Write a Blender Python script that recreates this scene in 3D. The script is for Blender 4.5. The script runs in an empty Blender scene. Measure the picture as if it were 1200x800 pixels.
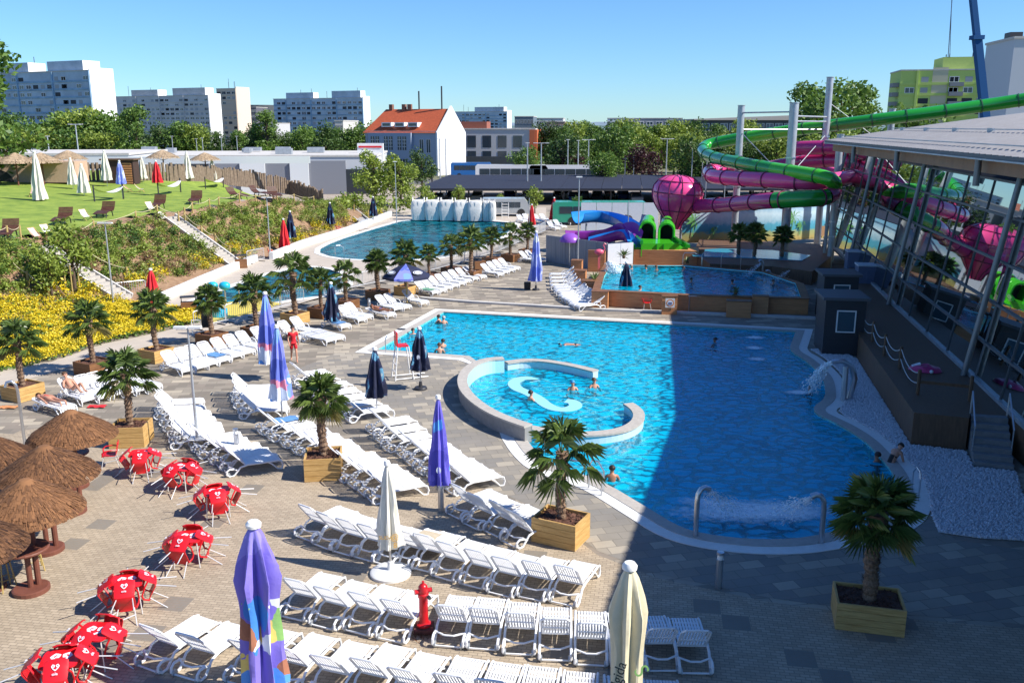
import bpy, bmesh, math, random
from mathutils import Vector, Matrix, noise
from mathutils.geometry import tessellate_polygon
R = math.radians
SC = bpy.context.scene
COL = SC.collection
rnd = random.Random(11)

# ------------------------------------------------------------ camera, sky, sun, exposure
FPX = 1050.0
CAMH = 11.0
PITCH = math.atan(253 / FPX)
cam = bpy.data.cameras.new('camera'); camo = bpy.data.objects.new('camera', cam); COL.objects.link(camo)
camo.location = (0, 0, CAMH); camo.rotation_euler = (math.pi / 2 - PITCH, 0, 0)
cam.lens = 36 * FPX / 1200; cam.clip_start = 0.1; cam.clip_end = 9000
SC.camera = camo
SUN_AZ = R(105); SUN_EL = R(42)
w = bpy.data.worlds.new('World'); SC.world = w; w.use_nodes = True
nt = w.node_tree; nt.nodes.clear()
sky = nt.nodes.new('ShaderNodeTexSky'); sky.sky_type = 'NISHITA'; sky.sun_disc = False
sky.sun_elevation = SUN_EL; sky.sun_rotation = SUN_AZ; sky.altitude = 0
sky.air_density = 1.0; sky.dust_density = 0.0; sky.ozone_density = 3.0
bg = nt.nodes.new('ShaderNodeBackground'); bg.inputs[1].default_value = 0.078
out = nt.nodes.new('ShaderNodeOutputWorld')
tint = nt.nodes.new('ShaderNodeMix'); tint.data_type = 'RGBA'; tint.blend_type = 'MULTIPLY'; tint.inputs[0].default_value = 1; tint.inputs[7].default_value = (.60, .93, 1.34, 1)
nt.links.new(sky.outputs[0], tint.inputs[6]); nt.links.new(tint.outputs[2], bg.inputs[0]); nt.links.new(bg.outputs[0], out.inputs[0])
sl = bpy.data.lights.new('sun', 'SUN'); sl.energy = 5.0; sl.angle = R(0.5); sl.color = (1, 0.945, 0.86)
so = bpy.data.objects.new('sun', sl); COL.objects.link(so)
sdir = Vector((math.sin(SUN_AZ) * math.cos(SUN_EL), math.cos(SUN_AZ) * math.cos(SUN_EL), math.sin(SUN_EL)))
so.rotation_euler = sdir.to_track_quat('Z', 'Y').to_euler()
SC.view_settings.view_transform = 'Standard'
try: SC.view_settings.look = 'None'
except Exception: pass
SC.view_settings.exposure = 0.68
SC.view_settings.gamma = 1
SC.view_settings.use_curve_mapping = False
try:
    SC.cycles.max_bounces = 8; SC.cycles.transparent_max_bounces = 12; SC.cycles.caustics_reflective = False; SC.cycles.caustics_refractive = False
except Exception: pass

# ------------------------------------------------------------ positions measured on the photograph
SP, CPI = math.sin(PITCH), math.cos(PITCH)
def ray(px, py):
    xn = (px - 600) / FPX; yn = -(py - 400) / FPX
    return Vector((xn, CPI + yn * SP, -SP + yn * CPI))
def G(px, py, z=0.0):
    d = ray(px, py); t = (z - CAMH) / d.z
    return Vector((d.x * t, d.y * t, z))
def P(px, py, Y):
    d = ray(px, py); t = Y / d.y
    return Vector((d.x * t, Y, CAMH + d.z * t))

# ------------------------------------------------------------ mesh helpers
class MB:
    def __init__(s, M=None):
        s.v = []; s.f = []; s.m = []; s.M = M; s.mi = 0
    def add(s, vs, fs):
        b = len(s.v)
        for v in vs:
            v = Vector(v)
            if s.M: v = s.M @ v
            s.v.append(v)
        for f in fs:
            s.f.append([i + b for i in f]); s.m.append(s.mi)
        return s
    def box(s, c, size, rz=0, rot=None):
        x, y, z = size[0] / 2, size[1] / 2, size[2] / 2
        m = rot.to_matrix() if rot is not None and hasattr(rot, 'to_matrix') else (rot if rot is not None else Matrix.Rotation(rz, 3, 'Z'))
        c = Vector(c)
        vs = [c + m @ Vector((sx * x, sy * y, sz * z)) for sz in (-1, 1) for sx, sy in ((-1, -1), (1, -1), (1, 1), (-1, 1))]
        return s.add(vs, [(3, 2, 1, 0), (4, 5, 6, 7), (0, 1, 5, 4), (1, 2, 6, 5), (2, 3, 7, 6), (3, 0, 4, 7)])
    def beam(s, a, b, wd, h, up=(0, 0, 1)):
        a = Vector(a); b = Vector(b); d = (b - a); L = d.length
        if L < 1e-6: return s
        d.normalize(); u = Vector(up)
        if abs(d.dot(u)) > .99: u = Vector((0, 1, 0))
        sd = d.cross(u).normalized(); u = sd.cross(d)
        m = Matrix((sd, d, u)).transposed()
        return s.box((a + b) / 2, (wd, L, h), rot=m)
    def tube(s, pts, r, n=8, cap=True, closed=False):
        pts = [Vector(p) for p in pts]; k = len(pts)
        rs = r if isinstance(r, (list, tuple)) else [r] * k
        vs = []; prev = None
        for i, p in enumerate(pts):
            if closed: t = pts[(i + 1) % k] - pts[i - 1]
            else: t = (pts[min(i + 1, k - 1)] - pts[max(i - 1, 0)])
            if t.length < 1e-9: t = Vector((0, 0, 1))
            t.normalize()
            if prev is None:
                u = Vector((0, 0, 1)) if abs(t.z) < .9 else Vector((1, 0, 0))
            else: u = prev
            sd = t.cross(u)
            if sd.length < 1e-6: sd = t.cross(Vector((0, 1, 0)))
            sd.normalize(); u = sd.cross(t).normalized(); prev = u
            for j in range(n):
                a = 2 * math.pi * j / n
                vs.append(p + (sd * math.cos(a) + u * math.sin(a)) * rs[i])
        fs = []
        for i in range(k if closed else k - 1):
            i2 = (i + 1) % k
            for j in range(n):
                j2 = (j + 1) % n
                fs.append((i * n + j, i * n + j2, i2 * n + j2, i2 * n + j))
        if cap and not closed:
            fs.append(list(range(n))[::-1]); fs.append([(k - 1) * n + j for j in range(n)])
        return s.add(vs, fs)
    def lathe(s, prof, n=16, c=(0, 0, 0), cap=True):
        c = Vector(c); vs = []; k = len(prof)
        for r, z in prof:
            for j in range(n):
                a = 2 * math.pi * j / n
                vs.append(c + Vector((r * math.cos(a), r * math.sin(a), z)))
        fs = []
        for i in range(k - 1):
            for j in range(n):
                j2 = (j + 1) % n
                fs.append((i * n + j, i * n + j2, (i + 1) * n + j2, (i + 1) * n + j))
        if cap:
            fs.append(list(range(n))[::-1]); fs.append([(k - 1) * n + j for j in range(n)])
        return s.add(vs, fs)
    def prism(s, poly, z0, z1, holes=(), sides=True, bottom=True):
        loops = [[Vector((p[0], p[1], 0)) for p in poly]] + [[Vector((p[0], p[1], 0)) for p in h] for h in holes]
        tris = tessellate_polygon(loops); flat = [p for l in loops for p in l]; n = len(flat)
        vs = [(p.x, p.y, z1) for p in flat] + [(p.x, p.y, z0) for p in flat]
        fs = []
        for t in tris:
            a, b, c = t
            cr = (flat[b] - flat[a]).cross(flat[c] - flat[a]).z
            if cr < 0: a, b, c = c, b, a
            fs.append((a, b, c))
            if bottom and z0 != z1: fs.append((c + n, b + n, a + n))
        if sides and z0 != z1:
            o = 0
            for l in loops:
                k = len(l)
                for i in range(k): 
                    j = (i + 1) % k
                    fs.append((o + i, o + j, o + j + n, o + i + n))
                o += k
        return s.add(vs, fs)
    def strip(s, A, B):
        n = len(A); return s.add(list(A) + list(B), [(i, i + 1, n + i + 1, n + i) for i in range(n - 1)])
    def sphere(s, c, r, n=10, sc=(1, 1, 1), ph0=0, ph1=math.pi):
        c = Vector(c); vs = []; m = max(4, n // 2 + 1)
        for i in range(m + 1):
            ph = ph0 + (ph1 - ph0) * i / m
            for j in range(n):
                a = 2 * math.pi * j / n
                vs.append(c + Vector((r * sc[0] * math.sin(ph) * math.cos(a), r * sc[1] * math.sin(ph) * math.sin(a), r * sc[2] * math.cos(ph))))
        fs = [(i * n + j, (i + 1) * n + j, (i + 1) * n + (j + 1) % n, i * n + (j + 1) % n) for i in range(m) for j in range(n)]
        return s.add(vs, fs)
    def mesh(s, name, mats, smooth=False):
        me = bpy.data.meshes.new(name); me.from_pydata([tuple(v) for v in s.v], [], s.f)
        for m in (mats if isinstance(mats, (list, tuple)) else [mats]): me.materials.append(m)
        me.polygons.foreach_set('material_index', s.m)
        if smooth: me.polygons.foreach_set('use_smooth', [True] * len(s.f))
        me.update()
        if smooth:
            try: me.set_sharp_from_angle(angle=R(40))
            except Exception: pass
        return me
    def build(s, name, mats, parent=None, smooth=False):
        o = bpy.data.objects.new(name, s.mesh(name, mats, smooth)); COL.objects.link(o)
        if parent: o.parent = parent
        return o

def tag(o, label=None, cat=None, group=None, kind=None):
    if label: o['label'] = label
    if cat: o['category'] = cat
    if group: o['group'] = group
    if kind: o['kind'] = kind
    return o
def thing(name, label, cat, loc=(0, 0, 0), rz=0, group=None):
    o = bpy.data.objects.new(name, None); COL.objects.link(o); o.empty_display_size = .2
    o.location = loc; o.rotation_euler = (0, 0, rz)
    return tag(o, label, cat, group)
KIDS = {}
def kids(o):
    if o.name not in KIDS: KIDS[o.name] = list(o.children)
    return KIDS[o.name]
def dup(root, loc, rz=None, label=None, sc=None, group=None):
    def cp(o, par):
        c = o.copy(); COL.objects.link(c)
        if par: c.parent = par
        for ch in kids(o): cp(ch, c)
        return c
    r = cp(root, None); r.location = loc
    if rz is not None: r.rotation_euler = (0, 0, rz)
    if label: r['label'] = label
    if group: r['group'] = group
    if sc: r.scale = (sc, sc, sc) if not isinstance(sc, tuple) else sc
    return r
class Proto:
    """first placement moves the prototype itself, later ones copy it"""
    def __init__(s, root): s.r = root; s.used = False
    def put(s, loc, rz=0, label=None, sc=None, group=None):
        if not s.used:
            s.used = True; r = s.r; r.location = loc; r.rotation_euler = (0, 0, rz)
            if label: r['label'] = label
            if group: r['group'] = group
            if sc: r.scale = (sc, sc, sc) if not isinstance(sc, tuple) else sc
            return r
        return dup(s.r, loc, rz, label, sc or (1, 1, 1), group)
def struct(name, mb, mat, smooth=False):
    return tag(mb.build(name, mat, None, smooth), kind='structure')
ORD = ['first', 'second', 'third', 'fourth', 'fifth', 'sixth', 'seventh', 'eighth', 'ninth', 'tenth', 'eleventh', 'twelfth', 'thirteenth', 'fourteenth', 'fifteenth', 'sixteenth', 'seventeenth', 'eighteenth', 'nineteenth', 'twentieth']
ORD += ['twenty-' + o for o in ORD[:9]] + ['thirtieth'] + ['thirty-' + o for o in ORD[:9]]

# ------------------------------------------------------------ materials
MATS = {}
def mat(name, col, rough=.6, metal=0, spec=.5, noise_amt=0, noise_scale=4, bump=0, bump_scale=30, trans=None, coat=0, stretch=None, col2=None):
    m = bpy.data.materials.new(name); m.use_nodes = True; t = m.node_tree; b = t.nodes['Principled BSDF']
    b.inputs['Base Color'].default_value = (*col, 1); b.inputs['Roughness'].default_value = rough
    b.inputs['Metallic'].default_value = metal
    try: b.inputs['Specular IOR Level'].default_value = spec
    except Exception: pass
    if coat: b.inputs['Coat Weight'].default_value = coat
    tc = t.nodes.new('ShaderNodeTexCoord'); src = tc.outputs['Object']
    if stretch:
        mp = t.nodes.new('ShaderNodeMapping'); mp.inputs['Scale'].default_value = stretch; t.links.new(src, mp.inputs[0]); src = mp.outputs[0]
    if noise_amt or col2:
        n = t.nodes.new('ShaderNodeTexNoise'); n.inputs['Scale'].default_value = noise_scale; n.inputs['Detail'].default_value = 5; n.inputs['Roughness'].default_value = .65
        t.links.new(src, n.inputs[0])
        r = t.nodes.new('ShaderNodeValToRGB'); t.links.new(n.outputs[0], r.inputs[0])
        a = tuple(max(0, c * (1 - noise_amt)) for c in col); bb = tuple(min(1, c * (1 + noise_amt)) for c in col)
        if col2: a = col; bb = col2
        r.color_ramp.elements[0].position = .32; r.color_ramp.elements[1].position = .68
        r.color_ramp.elements[0].color = (*a, 1); r.color_ramp.elements[1].color = (*bb, 1)
        t.links.new(r.outputs[0], b.inputs['Base Color'])
    if bump:
        n2 = t.nodes.new('ShaderNodeTexNoise'); n2.inputs['Scale'].default_value = bump_scale; n2.inputs['Detail'].default_value = 4
        t.links.new(src, n2.inputs[0])
        bp = t.nodes.new('ShaderNodeBump'); bp.inputs['Strength'].default_value = bump; bp.inputs['Distance'].default_value = .02
        t.links.new(n2.outputs[0], bp.inputs['Height']); t.links.new(bp.outputs[0], b.inputs['Normal'])
    MATS[name] = m
    return m
def leafmat(name, c1, c2, rough=.55, tr=.3):
    m = bpy.data.materials.new(name); m.use_nodes = True; t = m.node_tree; b = t.nodes['Principled BSDF']; o = t.nodes['Material Output']
    g = t.nodes.new('ShaderNodeNewGeometry'); oi = t.nodes.new('ShaderNodeObjectInfo')
    add = t.nodes.new('ShaderNodeMath'); add.operation = 'MULTIPLY_ADD'; add.inputs[1].default_value = .62
    ml = t.nodes.new('ShaderNodeMath'); ml.operation = 'MULTIPLY'; ml.inputs[1].default_value = .38
    t.links.new(oi.outputs['Random'], ml.inputs[0]); t.links.new(ml.outputs[0], add.inputs[2]); t.links.new(g.outputs['Random Per Island'], add.inputs[0])
    r = t.nodes.new('ShaderNodeValToRGB'); r.color_ramp.elements[0].color = (*c1, 1); r.color_ramp.elements[1].color = (*c2, 1)
    t.links.new(add.outputs[0], r.inputs[0]); t.links.new(r.outputs[0], b.inputs['Base Color']); b.inputs['Roughness'].default_value = rough
    ts = t.nodes.new('ShaderNodeBsdfTranslucent'); t.links.new(r.outputs[0], ts.inputs[0])
    mx = t.nodes.new('ShaderNodeMixShader'); mx.inputs[0].default_value = tr
    t.links.new(b.outputs[0], mx.inputs[1]); t.links.new(ts.outputs[0], mx.inputs[2]); t.links.new(mx.outputs[0], o.inputs[0])
    MATS[name] = m
    return m
WHITE = mat('white_plastic', (.78, .79, .80), .38, noise_amt=.05, noise_scale=3)
SLAT = mat('grey_slats', (.74, .75, .77), .45, noise_amt=.05)
STEEL = mat('steel', (.55, .57, .6), .32, metal=.9, bump=.05)
GALV = mat('galvanised', (.42, .45, .48), .45, metal=.5, noise_amt=.15, noise_scale=2)
WHITEP = mat('white_paint', (.78, .78, .76), .5, noise_amt=.06, noise_scale=1)
DARK = mat('dark_metal', (.03, .03, .035), .5)
BLACK = mat('black_rubber', (.02, .02, .02), .7)
TIMBER = mat('yellow_timber', (.42, .24, .07), .65, stretch=(1.5, 1.5, 14), col2=(.62, .40, .15), noise_scale=1.6, bump=.3)
TIMBERD = mat('brown_timber', (.13, .055, .02), .6, stretch=(1, 1, 10), col2=(.25, .115, .045), noise_scale=1.2, bump=.3)
ORWOOD = mat('orange_boards', (.42, .17, .065), .5, stretch=(1, 1, 12), col2=(.60, .28, .12), noise_scale=1.2, bump=.2)
DARKWOOD = mat('dark_boards', (.09, .05, .028), .6, stretch=(6, 6, .8), col2=(.16, .09, .05), noise_scale=2, bump=.3)
SOIL = mat('bark_mulch', (.045, .02, .012), .9, col2=(.16, .07, .045), noise_scale=14, bump=1, bump_scale=18)
RED = mat('red_plastic', (.62, .012, .02), .35, noise_amt=.06)
REDF = mat('red_fabric', (.6, .02, .03), .75, noise_amt=.1)
HRED = mat('hydrant_red', (.5, .01, .015), .3, noise_amt=.2, noise_scale=8)
STONE = mat('coping_stone', (.42, .39, .35), .8, noise_amt=.12, noise_scale=6, bump=.3)
GUTTER = mat('white_gutter', (.74, .73, .69), .7, noise_amt=.06, noise_scale=5)
GSTONE = mat('grey_wall_stone', (.25, .245, .24), .8, noise_amt=.12, noise_scale=5, bump=.2)
CONC = mat('concrete', (.52, .50, .47), .85, noise_amt=.1, noise_scale=2, bump=.2)
FISH = mat('pale_tile', (.50, .66, .74), .4, noise_amt=.06, noise_scale=10)
# ------------------------------------------------------------ special surface materials
def nodes(name):
    m = bpy.data.materials.new(name); m.use_nodes = True; t = m.node_tree
    return m, t, t.nodes['Principled BSDF'], t.nodes['Material Output']
def paving(name, rot, bw, bh, cols, mortar, msize, patch=None, dirt=.12, off=.5):
    m, t, b, o = nodes(name); L = t.links.new
    tc = t.nodes.new('ShaderNodeTexCoord'); mp = t.nodes.new('ShaderNodeMapping'); mp.inputs['Rotation'].default_value = (0, 0, rot)
    L(tc.outputs['Object'], mp.inputs[0])
    br = t.nodes.new('ShaderNodeTexBrick'); L(mp.outputs[0], br.inputs[0])
    br.inputs['Color1'].default_value = (0, 0, 0, 1); br.inputs['Color2'].default_value = (1, 1, 1, 1); br.inputs['Mortar'].default_value = (.5, .5, .5, 1)
    br.inputs['Scale'].default_value = 1; br.inputs['Brick Width'].default_value = bw; br.inputs['Row Height'].default_value = bh
    br.inputs['Mortar Size'].default_value = msize; br.inputs['Mortar Smooth'].default_value = .2; br.offset = off
    rp = t.nodes.new('ShaderNodeValToRGB'); e = rp.color_ramp; e.interpolation = 'CONSTANT' if len(cols) > 2 else 'LINEAR'
    while len(e.elements) < len(cols): e.elements.new(.5)
    for i, (p, c) in enumerate(cols): e.elements[i].position = p; e.elements[i].color = (*c, 1)
    L(br.outputs['Color'], rp.inputs[0]); cur = rp.outputs[0]
    if patch:                                   # scattered single dark slabs set in the small bricks
        ps, pc, pth = patch
        b2 = t.nodes.new('ShaderNodeTexBrick'); L(mp.outputs[0], b2.inputs[0]); b2.offset = 0
        b2.inputs['Color1'].default_value = (0, 0, 0, 1); b2.inputs['Color2'].default_value = (1, 1, 1, 1); b2.inputs['Mortar'].default_value = (0, 0, 0, 1)
        b2.inputs['Scale'].default_value = 1; b2.inputs['Brick Width'].default_value = ps; b2.inputs['Row Height'].default_value = ps; b2.inputs['Mortar Size'].default_value = 0.0
        gt = t.nodes.new('ShaderNodeMath'); gt.operation = 'GREATER_THAN'; gt.inputs[1].default_value = pth; L(b2.outputs['Color'], gt.inputs[0])
        mx = t.nodes.new('ShaderNodeMix'); mx.data_type = 'RGBA'; L(gt.outputs[0], mx.inputs[0]); L(cur, mx.inputs[6]); mx.inputs[7].default_value = (*pc, 1); cur = mx.outputs[2]
    mm = t.nodes.new('ShaderNodeMix'); mm.data_type = 'RGBA'; L(br.outputs['Fac'], mm.inputs[0]); L(cur, mm.inputs[6]); mm.inputs[7].default_value = (*mortar, 1)
    n = t.nodes.new('ShaderNodeTexNoise'); n.inputs['Scale'].default_value = .45; n.inputs['Detail'].default_value = 8; n.inputs['Roughness'].default_value = .7; L(tc.outputs['Object'], n.inputs[0])
    r2 = t.nodes.new('ShaderNodeMapRange'); r2.inputs[1].default_value = .3; r2.inputs[2].default_value = .7; r2.inputs[3].default_value = 1 - dirt * 2; r2.inputs[4].default_value = 1 + dirt; L(n.outputs[0], r2.inputs[0])
    mu = t.nodes.new('ShaderNodeMix'); mu.data_type = 'RGBA'; mu.blend_type = 'MULTIPLY'; mu.inputs[0].default_value = 1; L(mm.outputs[2], mu.inputs[6]); L(r2.outputs[0], mu.inputs[7])
    L(mu.outputs[2], b.inputs['Base Color']); b.inputs['Roughness'].default_value = .82
    bp = t.nodes.new('ShaderNodeBump'); bp.inputs['Strength'].default_value = .4; bp.inputs['Distance'].default_value = .01; bp.invert = True; L(br.outputs['Fac'], bp.inputs['Height']); L(bp.outputs[0], b.inputs['Normal'])
    return m
PAVE_S = paving('slab_paving', R(-8), .8, .4, [(0, (.22, .19, .15)), (.28, (.26, .22, .175)), (.5, (.30, .26, .205)), (.72, (.36, .31, .24)), (.86, (.43, .37, .28))], (.20, .175, .14), .012, dirt=.1)
PAVE_M = paving('mixed_slab_paving', R(-14), .6, .4, [(0, (.225, .21, .185)), (.2, (.26, .235, .195)), (.45, (.31, .275, .22)), (.66, (.38, .335, .265)), (.84, (.24, .22, .19))], (.19, .17, .14), .012, dirt=.08)
PAVE_B = paving('small_brick_paving', R(9), .2, .1, [(0, (.36, .29, .205)), (1, (.46, .375, .27))], (.235, .19, .14), .009, patch=(.62, (.225, .20, .165), .957), dirt=.08)
PAVE_L = mat('pale_deck', (.46, .40, .33), .85, noise_amt=.08, noise_scale=.8, bump=.2)
ASPH = mat('grey_asphalt', (.10, .10, .10), .9, noise_amt=.2, noise_scale=2)
FARG = mat('far_ground', (.10, .12, .05), .95, col2=(.2, .18, .12), noise_scale=.02)
GRASS = mat('lawn_grass', (.12, .20, .02), .9, col2=(.27, .35, .045), noise_scale=.7, bump=.8, bump_scale=25)
EARTH = mat('earth', (.20, .115, .065), .95, col2=(.34, .22, .13), noise_scale=3, bump=.6, bump_scale=8)
def water(name, tint, caustic_tint, scale=1.6, bumpd=.05, gl=1.0, body=(0, .3, .6), dfac=.3):
    m = bpy.data.materials.new(name); m.use_nodes = True; t = m.node_tree; t.nodes.clear(); L = t.links.new
    o = t.nodes.new('ShaderNodeOutputMaterial'); tc = t.nodes.new('ShaderNodeTexCoord')
    nz = t.nodes.new('ShaderNodeTexNoise'); nz.inputs['Scale'].default_value = 1.9; nz.inputs['Detail'].default_value = 3; L(tc.outputs['Object'], nz.inputs[0])
    mx = t.nodes.new('ShaderNodeMix'); mx.data_type = 'RGBA'; mx.inputs[0].default_value = .42; L(tc.outputs['Object'], mx.inputs[6]); L(nz.outputs['Color'], mx.inputs[7])
    mp = t.nodes.new('ShaderNodeMapping'); mp.inputs['Rotation'].default_value = (0, 0, .5); mp.inputs['Scale'].default_value = (1.0, 1.7, 1); L(mx.outputs[2], mp.inputs[0])
    vo = t.nodes.new('ShaderNodeTexVoronoi'); vo.feature = 'DISTANCE_TO_EDGE'; vo.inputs['Scale'].default_value = scale; L(mp.outputs[0], vo.inputs[0])  # cell edges paint a net of caustic light into tint and diffuse share
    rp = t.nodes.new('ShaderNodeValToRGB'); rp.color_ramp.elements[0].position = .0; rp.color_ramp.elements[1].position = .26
    rp.color_ramp.elements[0].color = (*caustic_tint, 1); rp.color_ramp.elements[1].color = (*tint, 1); L(vo.outputs['Distance'], rp.inputs[0])
    tr = t.nodes.new('ShaderNodeBsdfTransparent'); L(rp.outputs[0], tr.inputs[0])
    mp2 = t.nodes.new('ShaderNodeMapping'); mp2.inputs['Scale'].default_value = (.8, 2.0, 1); mp2.inputs['Rotation'].default_value = (0, 0, -.25); L(tc.outputs['Object'], mp2.inputs[0])
    n2 = t.nodes.new('ShaderNodeTexNoise'); n2.inputs['Scale'].default_value = 2.2; n2.inputs['Detail'].default_value = 4; n2.inputs['Roughness'].default_value = .6; L(mp2.outputs[0], n2.inputs[0])
    bp = t.nodes.new('ShaderNodeBump'); bp.inputs['Strength'].default_value = .6; bp.inputs['Distance'].default_value = bumpd; L(n2.outputs[0], bp.inputs['Height'])
    gs = t.nodes.new('ShaderNodeBsdfGlossy'); gs.inputs['Roughness'].default_value = .04; gs.inputs[0].default_value = (gl, gl, gl, 1); L(bp.outputs[0], gs.inputs['Normal'])
    fr = t.nodes.new('ShaderNodeFresnel'); fr.inputs[0].default_value = 1.33; L(bp.outputs[0], fr.inputs['Normal'])
    ms = t.nodes.new('ShaderNodeMixShader'); L(fr.outputs[0], ms.inputs[0]); L(tr.outputs[0], ms.inputs[1]); L(gs.outputs[0], ms.inputs[2]); L(ms.outputs[0], o.inputs[0])
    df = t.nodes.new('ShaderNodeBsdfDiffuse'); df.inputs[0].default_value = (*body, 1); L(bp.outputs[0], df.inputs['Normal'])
    m2 = t.nodes.new('ShaderNodeMixShader'); caustic_mix = t.nodes.new('ShaderNodeMapRange'); caustic_mix.inputs[1].default_value = .02; caustic_mix.inputs[2].default_value = .20; caustic_mix.inputs[3].default_value = dfac * .12; caustic_mix.inputs[4].default_value = dfac; L(vo.outputs['Distance'], caustic_mix.inputs[0]); L(caustic_mix.outputs[0], m2.inputs[0]); L(tr.outputs[0], m2.inputs[1]); L(df.outputs[0], m2.inputs[2]); L(m2.outputs[0], ms.inputs[1])
    return m
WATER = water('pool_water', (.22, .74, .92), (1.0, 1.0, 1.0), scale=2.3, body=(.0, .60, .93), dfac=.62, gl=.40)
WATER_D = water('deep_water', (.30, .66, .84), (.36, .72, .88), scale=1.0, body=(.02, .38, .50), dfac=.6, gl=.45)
TILE = mat('pool_tile', (.22, .92, .99), .5, noise_amt=.04)
TILE_R = mat('ring_pool_tile', (.34, .95, .99), .5, noise_amt=.05)
TILE_D = mat('deep_pool_tile', (.02, .14, .22), .5, noise_amt=.1)
def foam_mat():
    m, t, b, o = nodes('white_foam'); L = t.links.new
    b.inputs['Base Color'].default_value = (.85, .93, .97, 1); b.inputs['Roughness'].default_value = .5
    tc = t.nodes.new('ShaderNodeTexCoord'); n = t.nodes.new('ShaderNodeTexNoise'); n.inputs['Scale'].default_value = 5.0; n.inputs['Detail'].default_value = 10; n.inputs['Roughness'].default_value = .72; L(tc.outputs['Object'], n.inputs[0])
    at = t.nodes.new('ShaderNodeAttribute'); at.attribute_name = 'foam'
    ad = t.nodes.new('ShaderNodeMath'); ad.operation = 'ADD'; L(n.outputs[0], ad.inputs[0]); L(at.outputs['Fac'], ad.inputs[1])
    mr = t.nodes.new('ShaderNodeMapRange'); mr.inputs[1].default_value = .95; mr.inputs[2].default_value = 1.38; mr.inputs[3].default_value = 0; mr.inputs[4].default_value = .85; L(ad.outputs[0], mr.inputs[0]); L(mr.outputs[0], b.inputs['Alpha'])
    return m
FOAM = foam_mat()
# ------------------------------------------------------------ polygons on the ground
def PG(pts, z=0): return [G(x, y, z).to_2d() for x, y in pts]
def smooth_poly(pts, it=2, closed=True, keep=()):
    for _ in range(it):
        q = []; n = len(pts)
        rng = range(n) if closed else range(n - 1)
        if not closed: q.append(pts[0])
        for i in rng:
            a, b = pts[i], pts[(i + 1) % n]
            q.append(a * .75 + b * .25); q.append(a * .25 + b * .75)
        if not closed: q.append(pts[-1])
        pts = q
    return pts
def offset_poly(pts, d):
    n = len(pts); area = sum(pts[i].x * pts[(i + 1) % n].y - pts[(i + 1) % n].x * pts[i].y for i in range(n)); s = 1 if area > 0 else -1
    out = []
    for i in range(n):
        a, b, c = pts[i - 1], pts[i], pts[(i + 1) % n]
        e1 = (b - a).normalized(); e2 = (c - b).normalized()
        n1 = Vector((-e1.y, e1.x)) * s; n2 = Vector((-e2.y, e2.x)) * s
        m = n1 + n2; m = m.normalized() / max(.6, m.normalized().dot(n1)) if m.length > 1e-6 else n1
        out.append(b + m * d)
    return out
# main pool, outer edge of the coping
left = PG([(622, 553), (600, 533), (588, 514), (589, 497)])
tl = PG([(537, 422), (416, 413)]); top = PG([(510, 362), (953, 386)])
right = PG([(948, 402), (945, 411), (962, 420), (979, 434), (989, 446), (993, 465), (989, 474), (977, 482), (992, 489), (1012, 498), (1040, 515), (1060, 535), (1077, 553), (1088, 575), (1092, 605), (1060, 628), (1006, 637)])
bot = PG([(985, 643), (947, 649), (889, 650), (824, 643), (774, 630), (732, 603), (678, 569)])
ringC = None
def sm(p, it=2): return smooth_poly(p, it, False)
w1 = [G(x, y, .6).to_2d() for x, y in [(590, 419), (572, 420), (556, 425), (545, 434), (541, 444), (544, 456), (556, 469), (576, 482), (598, 491), (619, 498)]]
ws = sm(w1)[::-1]
ka = min(range(len(ws)), key=lambda i: (ws[i] - G(594, 500).to_2d()).length); kb = min(range(len(ws)), key=lambda i: (ws[i] - G(547, 423).to_2d()).length)
segA = [top[0], top[1]] + sm(right) + sm(bot + left[:-1]); ringseg = ws[ka:kb + 1]
pool_outer = segA + ringseg + [tl[0], tl[1]]
def pool_off(d):
    q = offset_poly(pool_outer, d); n0 = len(segA)
    for i in range(len(ringseg)): q[n0 + i] = pool_outer[n0 + i].copy()
    return q
pool_in1 = pool_off(.42)
pool_in = pool_off(.85)
lane = smooth_poly(PG([(363, 295), (385, 283), (430, 269), (476, 256), (540, 257), (600, 260), (612, 263), (590, 281), (556, 296), (505, 305), (430, 306), (385, 303)]), 1)
lane_in = offset_poly(lane, .5)
todd = smooth_poly(PG([(196, 362), (262, 336), (325, 316), (362, 311), (402, 316), (418, 330), (400, 346), (330, 354), (238, 375)]), 1)
todd_in = offset_poly(todd, .5)

big = [Vector((-4000, -60)), Vector((4000, -60)), Vector((4000, 7000)), Vector((-4000, 7000))]
struct('ground', MB().prism(big, -.03, -.03, holes=[pool_outer, lane, todd], sides=False), FARG)
resort = [Vector(p) for p in ((-40, -10), (45, -10), (45, 100), (14, 121), (-8, 121), (-24, 116), (-40, 60))]
struct('slab_deck', MB().prism(resort, 0, 0, holes=[pool_outer, lane, todd], sides=False), PAVE_S)
mix = PG([(416, 417), (380, 440), (455, 480), (520, 520), (560, 560), (640, 590), (700, 632), (760, 665), (900, 690), (1110, 680), (1300, 690), (1300, 640), (1092, 640)])
mix2 = mix + [offset_poly(pool_outer, -.02)[i] for i in range(0)]
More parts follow.
